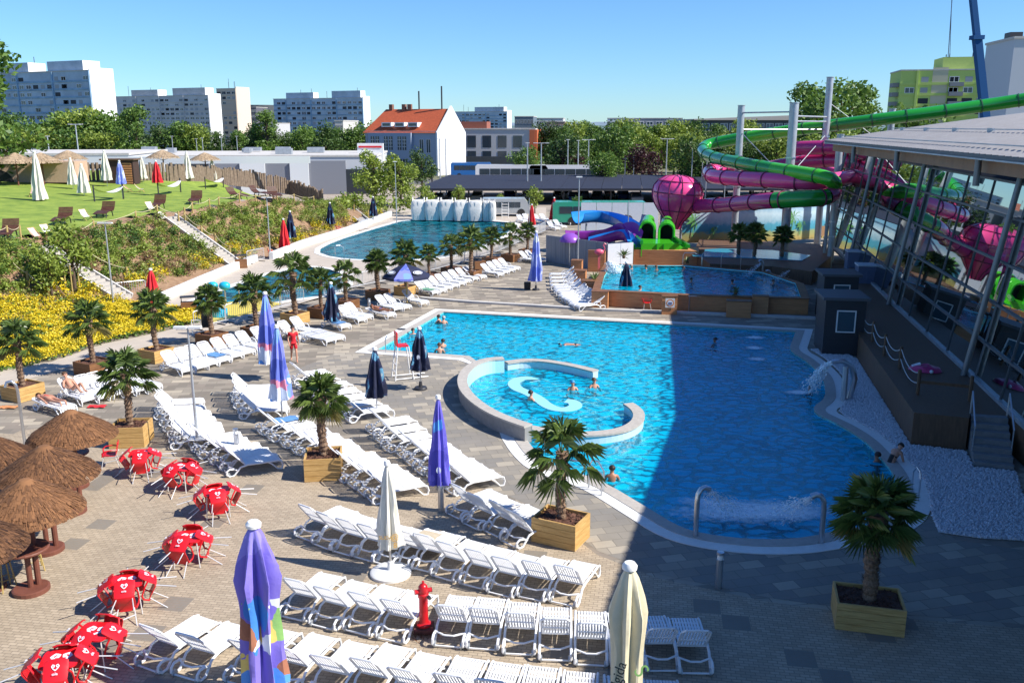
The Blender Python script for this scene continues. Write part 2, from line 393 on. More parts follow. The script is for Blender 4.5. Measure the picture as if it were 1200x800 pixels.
# mixed slabs around the near side of the pool: a ring strip outside the coping
oo = offset_poly(pool_outer, -.015)
i0 = min(range(len(oo)), key=lambda i: (oo[i] - G(1092, 605).to_2d()).length); i1 = min(range(len(oo)), key=lambda i: (oo[i] - G(416, 413).to_2d()).length)
near_edge = oo[i0:i1 + 1] if i0 < i1 else oo[i0:] + oo[:i1 + 1]
mixed = near_edge + PG([(395, 413), (330, 440), (400, 470), (470, 520), (545, 560), (640, 600), (700, 645), (770, 672), (900, 700), (1010, 715), (1300, 740), (1300, 660), (1120, 632)])
struct('mixed_slab_deck', MB().prism(mixed, .004, .004, sides=False), PAVE_M)
brick = [Vector((-26, 2)), Vector((26, 2))] + PG([(1300, 745), (1010, 720), (900, 705), (770, 677), (700, 650), (640, 605), (545, 565), (470, 525), (430, 520), (330, 540), (180, 520), (60, 500), (-90, 520)])
struct('brick_deck', MB().prism(brick, .008, .008, sides=False), PAVE_B)
# promenade left of the palms and around the lane pool
prom = PG([(-80, 470), (60, 424), (120, 403), (180, 391), (240, 377), (440, 312), (560, 306), (640, 272), (700, 262), (640, 250), (470, 250), (450, 268), (380, 290), (190, 345), (118, 358), (90, 372), (238, 377)])
pale = PG([(196, 348), (275, 312), (340, 292), (400, 268), (440, 254), (476, 243), (640, 243), (640, 266), (560, 300), (470, 313), (420, 335), (330, 362), (235, 392), (120, 418), (20, 448), (-60, 470), (-80, 440), (60, 424), (120, 403), (180, 391), (238, 377), (190, 372), (150, 364)])
def safe_holes(outer, holes): return holes
struct('promenade', MB().prism(pale, .004, .004, holes=[lane, todd], sides=False), PAVE_L)
# ------------------------------------------------------------ pool basins and water
def basin(name, inner, depth, tilem, watm, wl=-.06, wname='pool_water'):
    b = MB(); b.prism(inner, -depth, -depth, sides=False)
    n = len(inner)
    b.add([(p.x, p.y, -depth) for p in inner] + [(p.x, p.y, .02) for p in inner], [(i, (i + 1) % n, n + (i + 1) % n, n + i) for i in range(n)])
    struct(name, b, tilem)
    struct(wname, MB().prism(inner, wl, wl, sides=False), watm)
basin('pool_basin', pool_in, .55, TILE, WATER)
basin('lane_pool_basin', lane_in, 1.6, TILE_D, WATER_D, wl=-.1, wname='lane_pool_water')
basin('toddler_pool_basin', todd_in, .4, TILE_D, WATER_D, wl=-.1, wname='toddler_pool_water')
def rim(name, label, outer, inner, z0, z1, m):
    n = len(outer); O = [Vector((p.x, p.y, z1)) for p in outer]; I = [Vector((p.x, p.y, z1)) for p in inner]; dn = Vector((0, 0, z0 - z1))
    b = MB(); b.add(O + I + [p + dn for p in O] + [p + dn for p in I], [(i, (i + 1) % n, n + (i + 1) % n, n + i) for i in range(n)] + [(i, 2 * n + i, 2 * n + (i + 1) % n, (i + 1) % n) for i in range(n)] + [(n + i, n + (i + 1) % n, 3 * n + (i + 1) % n, 3 * n + i) for i in range(n)])
    return tag(b.build(name, m), kind='structure')
rim('pool_coping', '', pool_outer, pool_in1, -.05, .02, GUTTER)
rim('pool_edge', '', pool_in1, pool_in, -.05, .035, STONE)
rim('lane_pool_coping', '', lane, lane_in, -.05, .03, GUTTER)
rim('toddler_pool_coping', '', todd, todd_in, -.05, .03, GUTTER)
# raised circle walls
def curved_wall(pts, width, z0, z1, M, name, label, capm=None):
    pts = smooth_poly(pts, 2, False); n = len(pts)
    b = MB(); A = []; B = []
    for i, p in enumerate(pts):
        t = (pts[min(i + 1, n - 1)] - pts[max(i - 1, 0)]).normalized(); nn = Vector((-t.y, t.x)) * width / 2
        A.append(p + nn); B.append(p - nn)
    poly = A + B[::-1]
    o = b.prism(poly, z0, z1 - .07).build(name, M)
    Aw = []; Bw = []
    for i, p in enumerate(pts):
        t = (pts[min(i + 1, n - 1)] - pts[max(i - 1, 0)]).normalized(); nn = Vector((-t.y, t.x)) * (width / 2 + .04)
        Aw.append(p + nn); Bw.append(p - nn)
    MB().prism(Aw + Bw[::-1], z1 - .07, z1).build('capstone', capm or STONE, o)
    return tag(o, label, 'wall')
cw1 = curved_wall(w1, .34, -.9, .6, GSTONE, 'pool_wall', 'tall curved grey stone wall of the raised circular bathing area')
lin = smooth_poly(w1, 2, False); LA = []
for i, p in enumerate(lin):
    t_ = (lin[min(i + 1, len(lin) - 1)] - lin[max(i - 1, 0)]).normalized(); LA.append(p + Vector((-t_.y, t_.x)) * .195)
if (LA[len(LA) // 2] - lin[len(lin) // 2]).dot(G(640, 465).to_2d() - lin[len(lin) // 2]) < 0:
    LA = [p * 2 - q for p, q in zip(lin, LA)]
MB().strip([Vector((p.x, p.y, -.9)) for p in LA], [Vector((p.x, p.y, .52)) for p in LA]).build('tile_lining', mat('lining_tile', (.42, .72, .82), .4), cw1)
w2 = [G(x, y, .3).to_2d() for x, y in [(593, 424), (615, 421), (640, 422), (670, 427), (698, 434)]]
curved_wall(w2, .34, -.9, .3, FISH, 'low_pool_wall', 'low curved wall in the pool closing the circle at the back')
w3 = [G(x, y, .3).to_2d() for x, y in [(621, 500), (645, 505), (675, 508), (705, 507), (730, 503), (746, 495), (750, 485), (744, 477), (736, 472)]]
curved_wall(w3, .36, -.9, .3, FISH, 'low_pool_wall', 'low hooked wall in the pool beside the shadow edge')
w4 = [G(x, y, .05).to_2d() for x, y in [(627, 444), (618, 440), (606, 442), (601, 447), (606, 453), (620, 458), (632, 465), (640, 472), (652, 477), (666, 477), (676, 473), (672, 468), (663, 467)]]
BEN = mat('bench_tile', (.30, .62, .76), .4)
curved_wall(w4, .46, -.9, -.035, BEN, 'bench_wall', 'S shaped underwater bench wall inside the circular area', BEN)
# pale inner lining shown by the raised wall on its water side: bottom of the ring
ring_floor = [G(x, y, .0).to_2d() for x, y in [(600, 429), (640, 428), (696, 440), (740, 462), (748, 488), (735, 500), (700, 508), (660, 508), (622, 502), (596, 494), (570, 482), (553, 466), (551, 452), (560, 438), (578, 430)]]
struct('ring_pool_floor', MB().prism(smooth_poly(ring_floor, 1), -.5, -.45, sides=True), TILE_R)
# ------------------------------------------------------------ foam and water jets
def foam_patch(cx, cy, rx, ry, rz, label, zz=-.045):
    c = G(cx, cy, 0); b = MB(Matrix.Translation((c.x, c.y, zz + .03)) @ Matrix.Rotation(rz, 4, 'Z'))
    n = 26; vs = []; at = []
    for i in range(n + 1):
        for j in range(n + 1):
            u, v = i / n * 2 - 1, j / n * 2 - 1; r = math.hypot(u, v)
            vs.append((u * rx, v * ry, .03 * noise.noise(Vector((u * 7, v * 7, cx))))); at.append(max(0, 1 - r ** 1.3))
    b.add(vs, [(i * (n + 1) + j, (i + 1) * (n + 1) + j, (i + 1) * (n + 1) + j + 1, i * (n + 1) + j + 1) for i in range(n) for j in range(n)])
    o = b.build('foam', FOAM); a = o.data.attributes.new('foam', 'FLOAT', 'POINT'); a.data.foreach_set('value', at)
    return tag(o, label, 'foam', kind='stuff')
foam_patch(885, 598, 4.4, 1.45, R(3), 'wide band of white foam between the two bent water jets')
foam_patch(845, 590, 2.2, .8, R(-15), 'streak of foam under the left bent jet')
foam_patch(932, 600, 1.4, .9, R(20), 'foam churned up under the right bent jet')
foam_patch(885, 395, .9, .7, 0, 'farthest bubbling spot of white water in the shade')
foam_patch(884, 407, .9, .7, 0, 'middle bubbling spot of white water in the shade')
foam_patch(887, 420, .8, .7, 0, 'nearest bubbling spot of white water in the shade')
foam_patch(936, 459, 1.2, .6, 0, 'splash where the arched fountain hits the pool')
SPRAY = mat('water_spray', (.80, .88, .95), .3, noise_amt=.1)
def strands(name, label, a, b, sag, spread, cnt=26, r=.012):
    m = MB(); cnt = int(cnt * 2.2); r = max(r, .010); rr = random.Random(int(a.x * 100)); a = Vector(a); b = Vector(b)
    for k in range(cnt):
        e = b + Vector((rr.gauss(0, spread), rr.gauss(0, spread * .6), 0)); s0 = a + Vector((rr.gauss(0, .03), rr.gauss(0, .03), 0)); pts = []
        for i in range(8):
            u = i / 7; p = s0.lerp(e, u); p.z += sag * 4 * u * (1 - u) * .5; pts.append(p)
        for _ in range(7):
            q = rr.uniform(0, 6.6); a_, b_ = int(q), q - int(q); p0 = pts[a_].lerp(pts[a_ + 1], b_) + Vector((rr.gauss(0, .02), rr.gauss(0, .02), rr.gauss(0, .02))) * (1 + q); dr = (pts[a_ + 1] - pts[a_]).normalized() * rr.uniform(.04, .16); w_ = r * rr.uniform(.7, 1.6); m.tube([p0, p0 + dr * .5, p0 + dr], [w_ * .3, w_, w_ * .3], 4)
    return tag(m.build(name, SPRAY), label, 'water jet', kind='stuff')
# ------------------------------------------------------------ hillside
def lerp_tab(tab, y):
    if y <= tab[0][0]: return tab[0][1]
    for (a, b), (c, d) in zip(tab, tab[1:]):
        if y <= c: return b + (d - b) * (y - a) / (c - a)
    return tab[-1][1]
BASE = [(30, -22), (38, -23.6), (44, -24.2), (50, -25.0), (56, -23.8), (70, -22.8), (75, -21.4), (83.4, -20.4), (95, -18.9), (105, -18.6), (113, -17.6), (120, -19)]
CREST = [(30, -38), (50, -34), (58, -32.6), (65, -31.2), (73, -30.6), (80, -27.8), (86, -27.0), (92, -26.3), (100, -24.5), (113, -22.5)]
def hill(x, y):
    bx = lerp_tab(BASE, y); cx = lerp_tab(CREST, y)
    if x >= bx: return 0
    H = 3.8
    fade = 1 if y < 95 else max(0, 1 - (y - 95) / 26.0)
    if x >= cx:
        u = (bx - x) / (bx - cx); h = H * (u * .55 + (u * u * (3 - 2 * u)) * .45) + .25 * math.sin(x * 1.3 + y * .9) * u * (1 - u)
    else: h = H + min(1.3, (cx - x) * .045)
    if y > 92: h = h * fade if x > -30 else h * (fade + (1 - fade) * min(1, (-30 - x) / 12))
    return h
def T(px, py):
    d = ray(px, py); t = 20.0
    while t < 400:
        x, y, z = d.x * t, d.y * t, CAMH + d.z * t
        if z <= hill(x, y): return Vector((x, y, hill(x, y)))
        t += .12
    return G(px, py)
def terrain_patch(name, test, matx, x0, x1, y0, y1, step, dz):
    b = MB(); idx = {}; vs = []; fs = []
    nx = int((x1 - x0) / step); ny = int((y1 - y0) / step)
    def vid(i, j):
        if (i, j) not in idx:
            x, y = x0 + i * step, y0 + j * step; h = hill(x, y)
            idx[(i, j)] = len(vs); vs.append((x, y, h + dz if h > 0 else dz - .02))
        return idx[(i, j)]
    for i in range(nx):
        for j in range(ny):
            x, y = x0 + (i + .5) * step, y0 + (j + .5) * step
            if test(x, y): fs.append((vid(i, j), vid(i + 1, j), vid(i + 1, j + 1), vid(i, j + 1)))
    b.add(vs, fs); return struct(name, b, matx, True)
def is_lawn(x, y): return x < lerp_tab(CREST, y) - .1 and y > 49
def is_slope(x, y): return not is_lawn(x, y) and x < lerp_tab(BASE, y) + .1
terrain_patch('hillside', is_slope, EARTH, -80, -6, 28, 122, .8, .03)
terrain_patch('lawn', is_lawn, GRASS, -95, -14, 46, 122, .8, .05)
# low white retaining wall along the promenade
def wall_line(pts, wd, h, name, label, m, cat='wall', zf=None):
    b = MB()
    for a, c in zip(pts, pts[1:]): b.beam(a + Vector((0, 0, h / 2)), c + Vector((0, 0, h / 2)), wd, h)
    return tag(b.build(name, m), label, cat)
wall_line([G(*p) for p in ((186, 355), (240, 331), (275, 316), (300, 306))], .35, .55, 'retaining_wall', 'low white retaining wall under the shrub slope left of the litter bin', WHITEP)
wall_line([G(*p) for p in ((318, 304), (355, 289), (410, 272), (458, 253))], .35, .6, 'retaining_wall', 'low white retaining wall along the slope above the large lane pool', WHITEP)
# stairs in the slope
def slope_stairs(pa, pb, wd, label):
    a, b_ = T(*pa), T(*pb); n = max(6, int((b_.z - a.z) / .17)); t = thing('stairs', label, 'stairs', a)
    m = MB(); d = (b_ - a); fl = Vector((d.x, d.y, 0)).normalized(); ang = math.atan2(fl.y, fl.x); Lf = Vector((d.x, d.y, 0)).length / n
    for i in range(n):
        c = fl * (Lf * (i + .5)); z = (d.z / n) * (i + 1)
        m.box((c.x, c.y, z - .3 + .12), (Lf * 1.02, wd, .6), rz=ang)
    m.build('steps', MATS['coping_stone'], t)
    for s in (-1, 1):
        sd = Vector((-fl.y, fl.x, 0)) * (wd / 2 + .1) * s; MB().beam(sd + Vector((0, 0, .15)), d + sd + Vector((0, 0, .2)), .14, .3).build('kerb', CONC, t)
slope_stairs((146, 352), (45, 291), 1.2, 'pale concrete stairs climbing the slope beside the small tree above the yellow flowers')
slope_stairs((276, 312), (198, 256), 1.1, 'narrow pale stairs climbing the middle of the shrub slope')
slope_stairs((428, 262), (402, 240), 1.2, 'short stairs at the far end of the slope near the navy parasol')

# ------------------------------------------------------------ leaf builders
YEL = leafmat('yellow_blossom', (.38, .33, .015), (.85, .64, .02), tr=.2)
LG = leafmat('light_leaves', (.10, .17, .02), (.36, .44, .07))
MG = leafmat('mid_leaves', (.045, .11, .018), (.18, .29, .045))
DG = leafmat('dark_leaves', (.022, .06, .012), (.09, .16, .03))
OL = leafmat('olive_leaves', (.12, .13, .03), (.34, .32, .09))
PL = leafmat('purple_leaves', (.025, .008, .012), (.08, .02, .03))
RL = leafmat('reddish_leaves', (.16, .09, .05), (.34, .22, .10))
PALML = leafmat('palm_leaves', (.04, .085, .018), (.17, .24, .055), rough=.4, tr=.2)
PALMD = leafmat('dry_palm_leaves', (.20, .17, .05), (.34, .30, .10), tr=.2)
BARK = mat('bark', (.09, .06, .04), .9, noise_amt=.3, noise_scale=8, bump=.8)
PBARK = mat('palm_fibre', (.11, .06, .035), .95, col2=(.30, .20, .13), noise_scale=16, bump=1, bump_scale=40)
def leaf(m, p, s, rr):
    a = Vector((rr.gauss(0, 1), rr.gauss(0, 1), rr.gauss(0, .7))).normalized(); c = Vector((rr.gauss(0, 1), rr.gauss(0, 1), rr.gauss(0, 1))).cross(a).normalized()
    m.add([p - a * s, p - c * s * .6, p + a * s, p + c * s * .6], [(0, 1, 2, 3)])
def bush_mesh(name, seed, r, h, n, ls, mt, mt2=None):
    rr = random.Random(seed); m = MB(); cl = [(Vector((rr.uniform(-.6, .6) * r, rr.uniform(-.6, .6) * r, rr.uniform(.25, .8) * h)), rr.uniform(.3, .5)) for _ in range(9)]
    for _ in range(n):
        c, cr = rr.choice(cl); d = Vector((rr.gauss(0, 1), rr.gauss(0, 1), rr.gauss(0, 1))).normalized() * (rr.random() ** .4)
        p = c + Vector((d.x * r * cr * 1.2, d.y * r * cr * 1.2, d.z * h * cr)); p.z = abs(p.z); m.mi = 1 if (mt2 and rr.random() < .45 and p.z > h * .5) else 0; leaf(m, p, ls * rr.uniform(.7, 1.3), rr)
    return m.mesh(name, [mt, mt2] if mt2 else mt)
def simple(name, me, label, cat, loc, rz=0, sc=1, group=None):
    o = bpy.data.objects.new(name, me); COL.objects.link(o); o.location = loc; o.rotation_euler = (0, 0, rz); o.scale = (sc, sc, sc) if not isinstance(sc, tuple) else sc
    return tag(o, label, cat, group)
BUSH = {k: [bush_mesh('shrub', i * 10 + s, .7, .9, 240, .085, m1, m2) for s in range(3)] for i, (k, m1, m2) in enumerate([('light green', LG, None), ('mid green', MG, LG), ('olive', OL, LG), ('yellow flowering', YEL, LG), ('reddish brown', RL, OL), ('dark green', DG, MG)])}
# shrubs on the slope, each one placed
def base_px(px):  # hill foot line in the photograph
    return lerp_tab([(0, 352), (125, 352), (275, 310), (355, 284), (458, 250)], px)
def crest_px(px):
    return lerp_tab([(0, 284), (30, 280), (78, 272), (111, 266), (160, 256), (226, 248), (257, 241), (320, 232), (400, 232), (455, 244)], px)
kindat = []
rr = random.Random(5)
used = []
def near(p, d): return any((p - q).length < d for q in used)
stair_lines = [((146, 352), (45, 291)), ((276, 312), (198, 256)), ((428, 262), (402, 240))]
def dseg(p, a, b):
    p, a, b = Vector(p), Vector(a), Vector(b); t = max(0, min(1, (p - a).dot(b - a) / (b - a).length_squared)); return (p - a - (b - a) * t).length
cnt = 0
for k in range(9000):
    px = rr.uniform(-5, 452); u = rr.random(); cy, by = crest_px(px), base_px(px)
    if px < 125: by = 352
    py = cy + 7 + (by - cy - 10) * u
    if any(dseg((px, py), a, b) < 9 for a, b in stair_lines): continue
    p = T(px, py)
    if near(p, .95) or cnt >= 250 or noise.noise(Vector((px * .03, py * .12, 7))) < -.22: continue
    used.append(p); cnt += 1
    low = u > .78
    if px < 60 and u > .2: kd = rr.choice(['light green', 'mid green', 'reddish brown', 'light green'])
    elif low: kd = rr.choice(['yellow flowering', 'yellow flowering', 'olive', 'mid green', 'reddish brown'])
    elif px > 250: kd = rr.choice(['light green', 'light green', 'olive', 'mid green', 'light green'])
    else: kd = rr.choice(['light green', 'mid green', 'olive', 'dark green', 'reddish brown', 'light green', 'mid green'])
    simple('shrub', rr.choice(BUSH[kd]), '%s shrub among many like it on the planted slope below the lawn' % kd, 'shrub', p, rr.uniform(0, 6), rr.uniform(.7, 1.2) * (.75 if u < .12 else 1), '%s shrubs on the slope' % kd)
# low growth between the shrubs
m = MB(); m2 = MB()
for k in range(13000):
    px = rr.uniform(-10, 455); cy, by = crest_px(px), base_px(px); py = rr.uniform(cy + 1, by - 2)
    if any(dseg((px, py), a, b) < 5 for a, b in stair_lines): continue
    if noise.noise(Vector((px * .06, py * .09, 0))) < -.05: continue
    p = T(px, py) + Vector((0, 0, .05)); t_ = m if rr.random() < .6 else m2
    for _ in range(4): leaf(t_, p + Vector((rr.gauss(0, .22), rr.gauss(0, .22), abs(rr.gauss(0, .12)))), .08, rr)
tag(m.build('ground_cover', LG), 'patchy light green ground cover between the shrubs of the slope', 'ground cover', kind='stuff')
tag(m2.build('ground_cover', OL), 'dry olive ground cover between the shrubs of the slope', 'ground cover', kind='stuff')
# yellow bed
bedpx = [(-60, 450), (0, 436), (60, 423), (120, 403), (180, 390), (237, 377), (238, 368), (190, 362), (140, 352), (90, 349), (-60, 350)]
bed = [T(x, y).to_2d() for x, y in bedpx]
def inside(p, poly):
    c = False; n = len(poly)
    for i in range(n):
        a, b = poly[i], poly[i - 1]
        if (a.y > p.y) != (b.y > p.y) and p.x < (b.x - a.x) * (p.y - a.y) / (b.y - a.y) + a.x: c = not c
    return c
m = MB(); mg = MB(); lo = Vector((min(p.x for p in bed), min(p.y for p in bed))); hi = Vector((max(p.x for p in bed), max(p.y for p in bed)))
cnt = 0
while cnt < 6500:
    p = Vector((rr.uniform(lo.x, hi.x), rr.uniform(lo.y, hi.y)))
    if not inside(p, bed): continue
    cnt += 1; z = max(0, hill(p.x, p.y)); nz = noise.noise(Vector((p.x * .8, p.y * .8, 3)))
    hgt = .28 + .22 * nz; 
    if noise.noise(Vector((p.x * 1.7, p.y * 1.7, 9))) > -.28:
        for _ in range(6): leaf(m, Vector((p.x + rr.gauss(0, .16), p.y + rr.gauss(0, .16), z + hgt + rr.uniform(-.10, .08))), .062, rr)
    for _ in range(2): leaf(mg, Vector((p.x + rr.gauss(0, .16), p.y + rr.gauss(0, .16), z + hgt * rr.uniform(.1, .8))), .10, rr)
tag(m.build('flower_bed', YEL), 'bright yellow flowering ground cover in the large bed by the promenade', 'flowers', kind='stuff')
tag(mg.build('flower_bed_leaves', MG), 'green leaves under the yellow flowers of the large bed', 'leaves', kind='stuff')
# rope fence posts
POSTW = mat('post_wood', (.42, .31, .11), .8, noise_amt=.2)
ROPE = mat('rope', (.5, .44, .28), .9)
def rope_fence(pxs, label, h=1.0):
    t = thing('rope_fence', label, 'fence'); pts = [T(*p) for p in pxs]
    for p in pts:
        o = MB().tube([(0, 0, -.1), (0, 0, h)], .07, 7).build('post', POSTW, t); o.location = p
    r = MB()
    for a, b in zip(pts, pts[1:]):
        q = [a.lerp(b, u / 6) + Vector((0, 0, h * .9 - .8 * (u / 6) * (1 - u / 6))) for u in range(7)]; r.tube(q, .025, 4)
    r.build('rope', ROPE, t)
rope_fence([(-12, 284), (10, 283), (25, 282), (62, 290), (84, 318), (106, 342), (150, 357)][:3], 'rope fence on wooden posts at the lawn edge by the leftmost wooden lounger')
rope_fence([(66, 283), (79, 290), (83, 302), (105, 311), (150, 330)], 'rope fence down the left side of the planted slope')
rope_fence([(12, 318), (34, 338), (58, 350)], 'rope fence post line above the yellow flower bed')
rope_fence([(79, 289), (111, 275), (160, 262), (185, 254), (210, 262)], 'rope fence along the lawn edge above the left half of the slope')
rope_fence([(217, 263), (237, 279), (253, 288), (270, 302)], 'rope fence beside the narrow middle stairs')
rope_fence([(217, 257), (226, 250), (246, 246), (257, 243), (281, 238), (300, 240), (325, 238), (345, 238), (368, 240)], 'rope fence along the lawn edge above the right half of the slope')
rope_fence([(405, 235), (415, 248), (432, 256)], 'rope fence beside the far short stairs')

# ------------------------------------------------------------ trees
def tree_proto(seed, H, W, mt, n=2600, ls=.32, columnar=False, gap=.25):
    rr = random.Random(seed); root = thing('tree', None, 'tree'); th = H * .3
    t = MB(); t.tube([(0, 0, -.2), (0.05, 0, th * .6), (0.1, .05, th), (0, 0, H * .75)], [H * .028, H * .022, H * .018, H * .006], 7)
    cl = []
    for k in range(20 if not columnar else 14):
        a = rr.uniform(0, 6.28); z = rr.uniform(th * .8, H * .9); u = (z - th * .8) / (H * .9 - th * .8)
        rad = W * .5 * (math.sin(math.pi * (.18 + .72 * u)) ** .7) * rr.uniform(.35, .85)
        c = Vector((math.cos(a) * rad, math.sin(a) * rad, z)); cl.append((c, W * rr.uniform(.13, .22)))
        t.tube([(0, 0, z * .55 + th * .2), c * .6 + Vector((0, 0, z * .3)), c], [H * .009, H * .006, H * .002], 4)
    t.build('trunk', BARK, root)
    m = MB()
    for _ in range(n):
        c, cr = rr.choice(cl); d = Vector((rr.gauss(0, 1), rr.gauss(0, 1), rr.gauss(0, .8))).normalized() * (cr * (.45 + .75 * rr.random() ** .6))
        leaf(m, c + d, ls * rr.uniform(.6, 1.3), rr)
    m.build('crown', mt, root)
    return Proto(root)
TR = {'round': tree_proto(1, 12, 10, MG), 'broad': tree_proto(2, 11, 12, MG, 3000), 'light': tree_proto(3, 11, 9, LG), 'dark': tree_proto(4, 12, 9, DG), 'tall': tree_proto(5, 16, 8, MG, 2600), 'purple': tree_proto(6, 9, 9, PL, 1800), 'maple': tree_proto(7, 8, 6.2, LG, 3400, .2), 'small': tree_proto(8, 4.5, 3, LG, 1200, .14)}
def tree(kind, px, topy, Y, label, sc=None, z0=0, grp=None):
    top = P(px, topy, Y); H0 = {'round': 12, 'broad': 11, 'light': 11, 'dark': 12, 'tall': 16, 'purple': 9, 'maple': 8, 'small': 4.5}[kind]
    s = (top.z - z0) / H0 * 1.04
    return TR[kind].put((top.x, Y, z0), rnd.uniform(0, 6), label, s, grp)
def belt(px0, px1, topf, Ys, kinds, label, grp, step=None, z0=0):
    x = px0; i_ = 0
    while x < px1:
        Y = rnd.choice(Ys); k = rnd.choice(kinds)
        tree(k, x, topf(x) + rnd.uniform(-3, 6), Y, ORD[i_] + ' from the left, ' + label, z0=z0, grp=grp); x += (step or 14) * rnd.uniform(.8, 1.2); i_ += 1
belt(-10, 145, lambda x: 136 + 6 * math.sin(x * .05), [205, 225, 250], ['round', 'broad', 'light', 'round'], 'tree in the thick row before the blue tower block', 'trees before the left tower block', 13)
belt(-20, 140, lambda x: 154, [190], ['light', 'broad'], 'lower light green tree before the left tower block', 'lower trees at the left', 17)
belt(138, 300, lambda x: 142 + 10 * abs(math.sin(x * .03)), [230, 260, 290], ['round', 'dark', 'light', 'dark', 'tall'], 'tree in the row below the grey apartment blocks', 'trees below the grey blocks', 13)
belt(285, 440, lambda x: 148, [220, 245, 270], ['round', 'dark', 'broad'], 'tree in the row behind the long flat roofed hall', 'trees behind the flat hall', 14)
belt(640, 880, lambda x: 144, [215, 240, 260, 290], ['round', 'dark', 'tall', 'light', 'round'], 'tree in the dense belt behind the parking area', 'trees behind the car park', 11)
belt(690, 960, lambda x: 158, [190, 205], ['light', 'round', 'light'], 'lower tree in the belt behind the parking area', 'lower trees behind the car park', 24)
belt(815, 1060, lambda x: 160, [150, 170, 180], ['light', 'light', 'dark'], 'pale green tree between the slide poles', 'trees behind the slides', 13)
tree('tall', 155, 124, 190, 'tall light tree just right of the white end wall'); tree('tall', 311, 130, 240, 'tall tree left of the three towers block', None)
tree('dark', 660, 158, 170, 'dark tree right of the orange cornered hotel'); tree('round', 722, 145, 185, 'large round tree right of the car park lamps'); tree('purple', 755, 172, 172, 'dark purple leaved tree behind the octopus slide'); tree('purple', 668, 177, 172, 'dark purple leaved tree behind the parked coaches')
tree('round', 706, 178, 150, 'bright green round tree just behind the solar carport')
tree('round', 615, 172, 165, 'green tree at the corner of the hotel')
tree('maple', 438, 179, 128, 'left of the two bright green trees before the red roofed house'); tree('maple', 468, 183, 128, 'right of the two bright green trees before the red roofed house')
tree('dark', 494, 176, 160, 'dark tree at the corner of the red roofed house')
tree('small', 500, 215, 112, 'small tree left of the white sacks'); tree('small', 537, 217, 122, 'small tree just behind the white sacks'); tree('small', 627, 218, 116, 'small pale tree beside the bus lane'); tree('small', 585, 227, 118, 'small tree by the white ladder')
tree('tall', 950, 98, 180, 'tall tree left of the highest slide pole'); tree('tall', 1010, 97, 185, 'tall dense tree right of the highest slide pole', None); tree('broad', 990, 104, 175, 'broad dark tree behind the tallest slide pole')
tree('round', 1075, 124, 150, 'tree behind the hall roof below the yellow block')
tree('tall', -26, 48, 95, 'tree at the left edge of the photograph reaching above the tower block', z0=3)
for i, (px, top, Y) in enumerate([(404, 205, 118), (420, 208, 120), (452, 222, 118), (478, 226, 116), (395, 215, 110)]):
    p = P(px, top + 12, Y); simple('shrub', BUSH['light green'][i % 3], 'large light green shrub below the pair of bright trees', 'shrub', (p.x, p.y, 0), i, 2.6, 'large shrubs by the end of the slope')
p = T(88, 345); TR['small'].put(p, 1, 'small green tree with thin support stakes above the yellow flowers', 1.05)
p = T(62, 352); TR['small'].put(p, 2, 'smaller leafy tree left of the staked tree', .75)
for i, (x, y) in enumerate([(78, 344), (86, 350), (94, 344)]):
    tag(MB().tube([(0, 0, 0), (0, 0, 2.0)], .04, 6).build('tree_stake', POSTW), 'thin wooden stake holding the small tree above the flower bed', 'stake', 'stakes of the small tree').location = T(x, y)
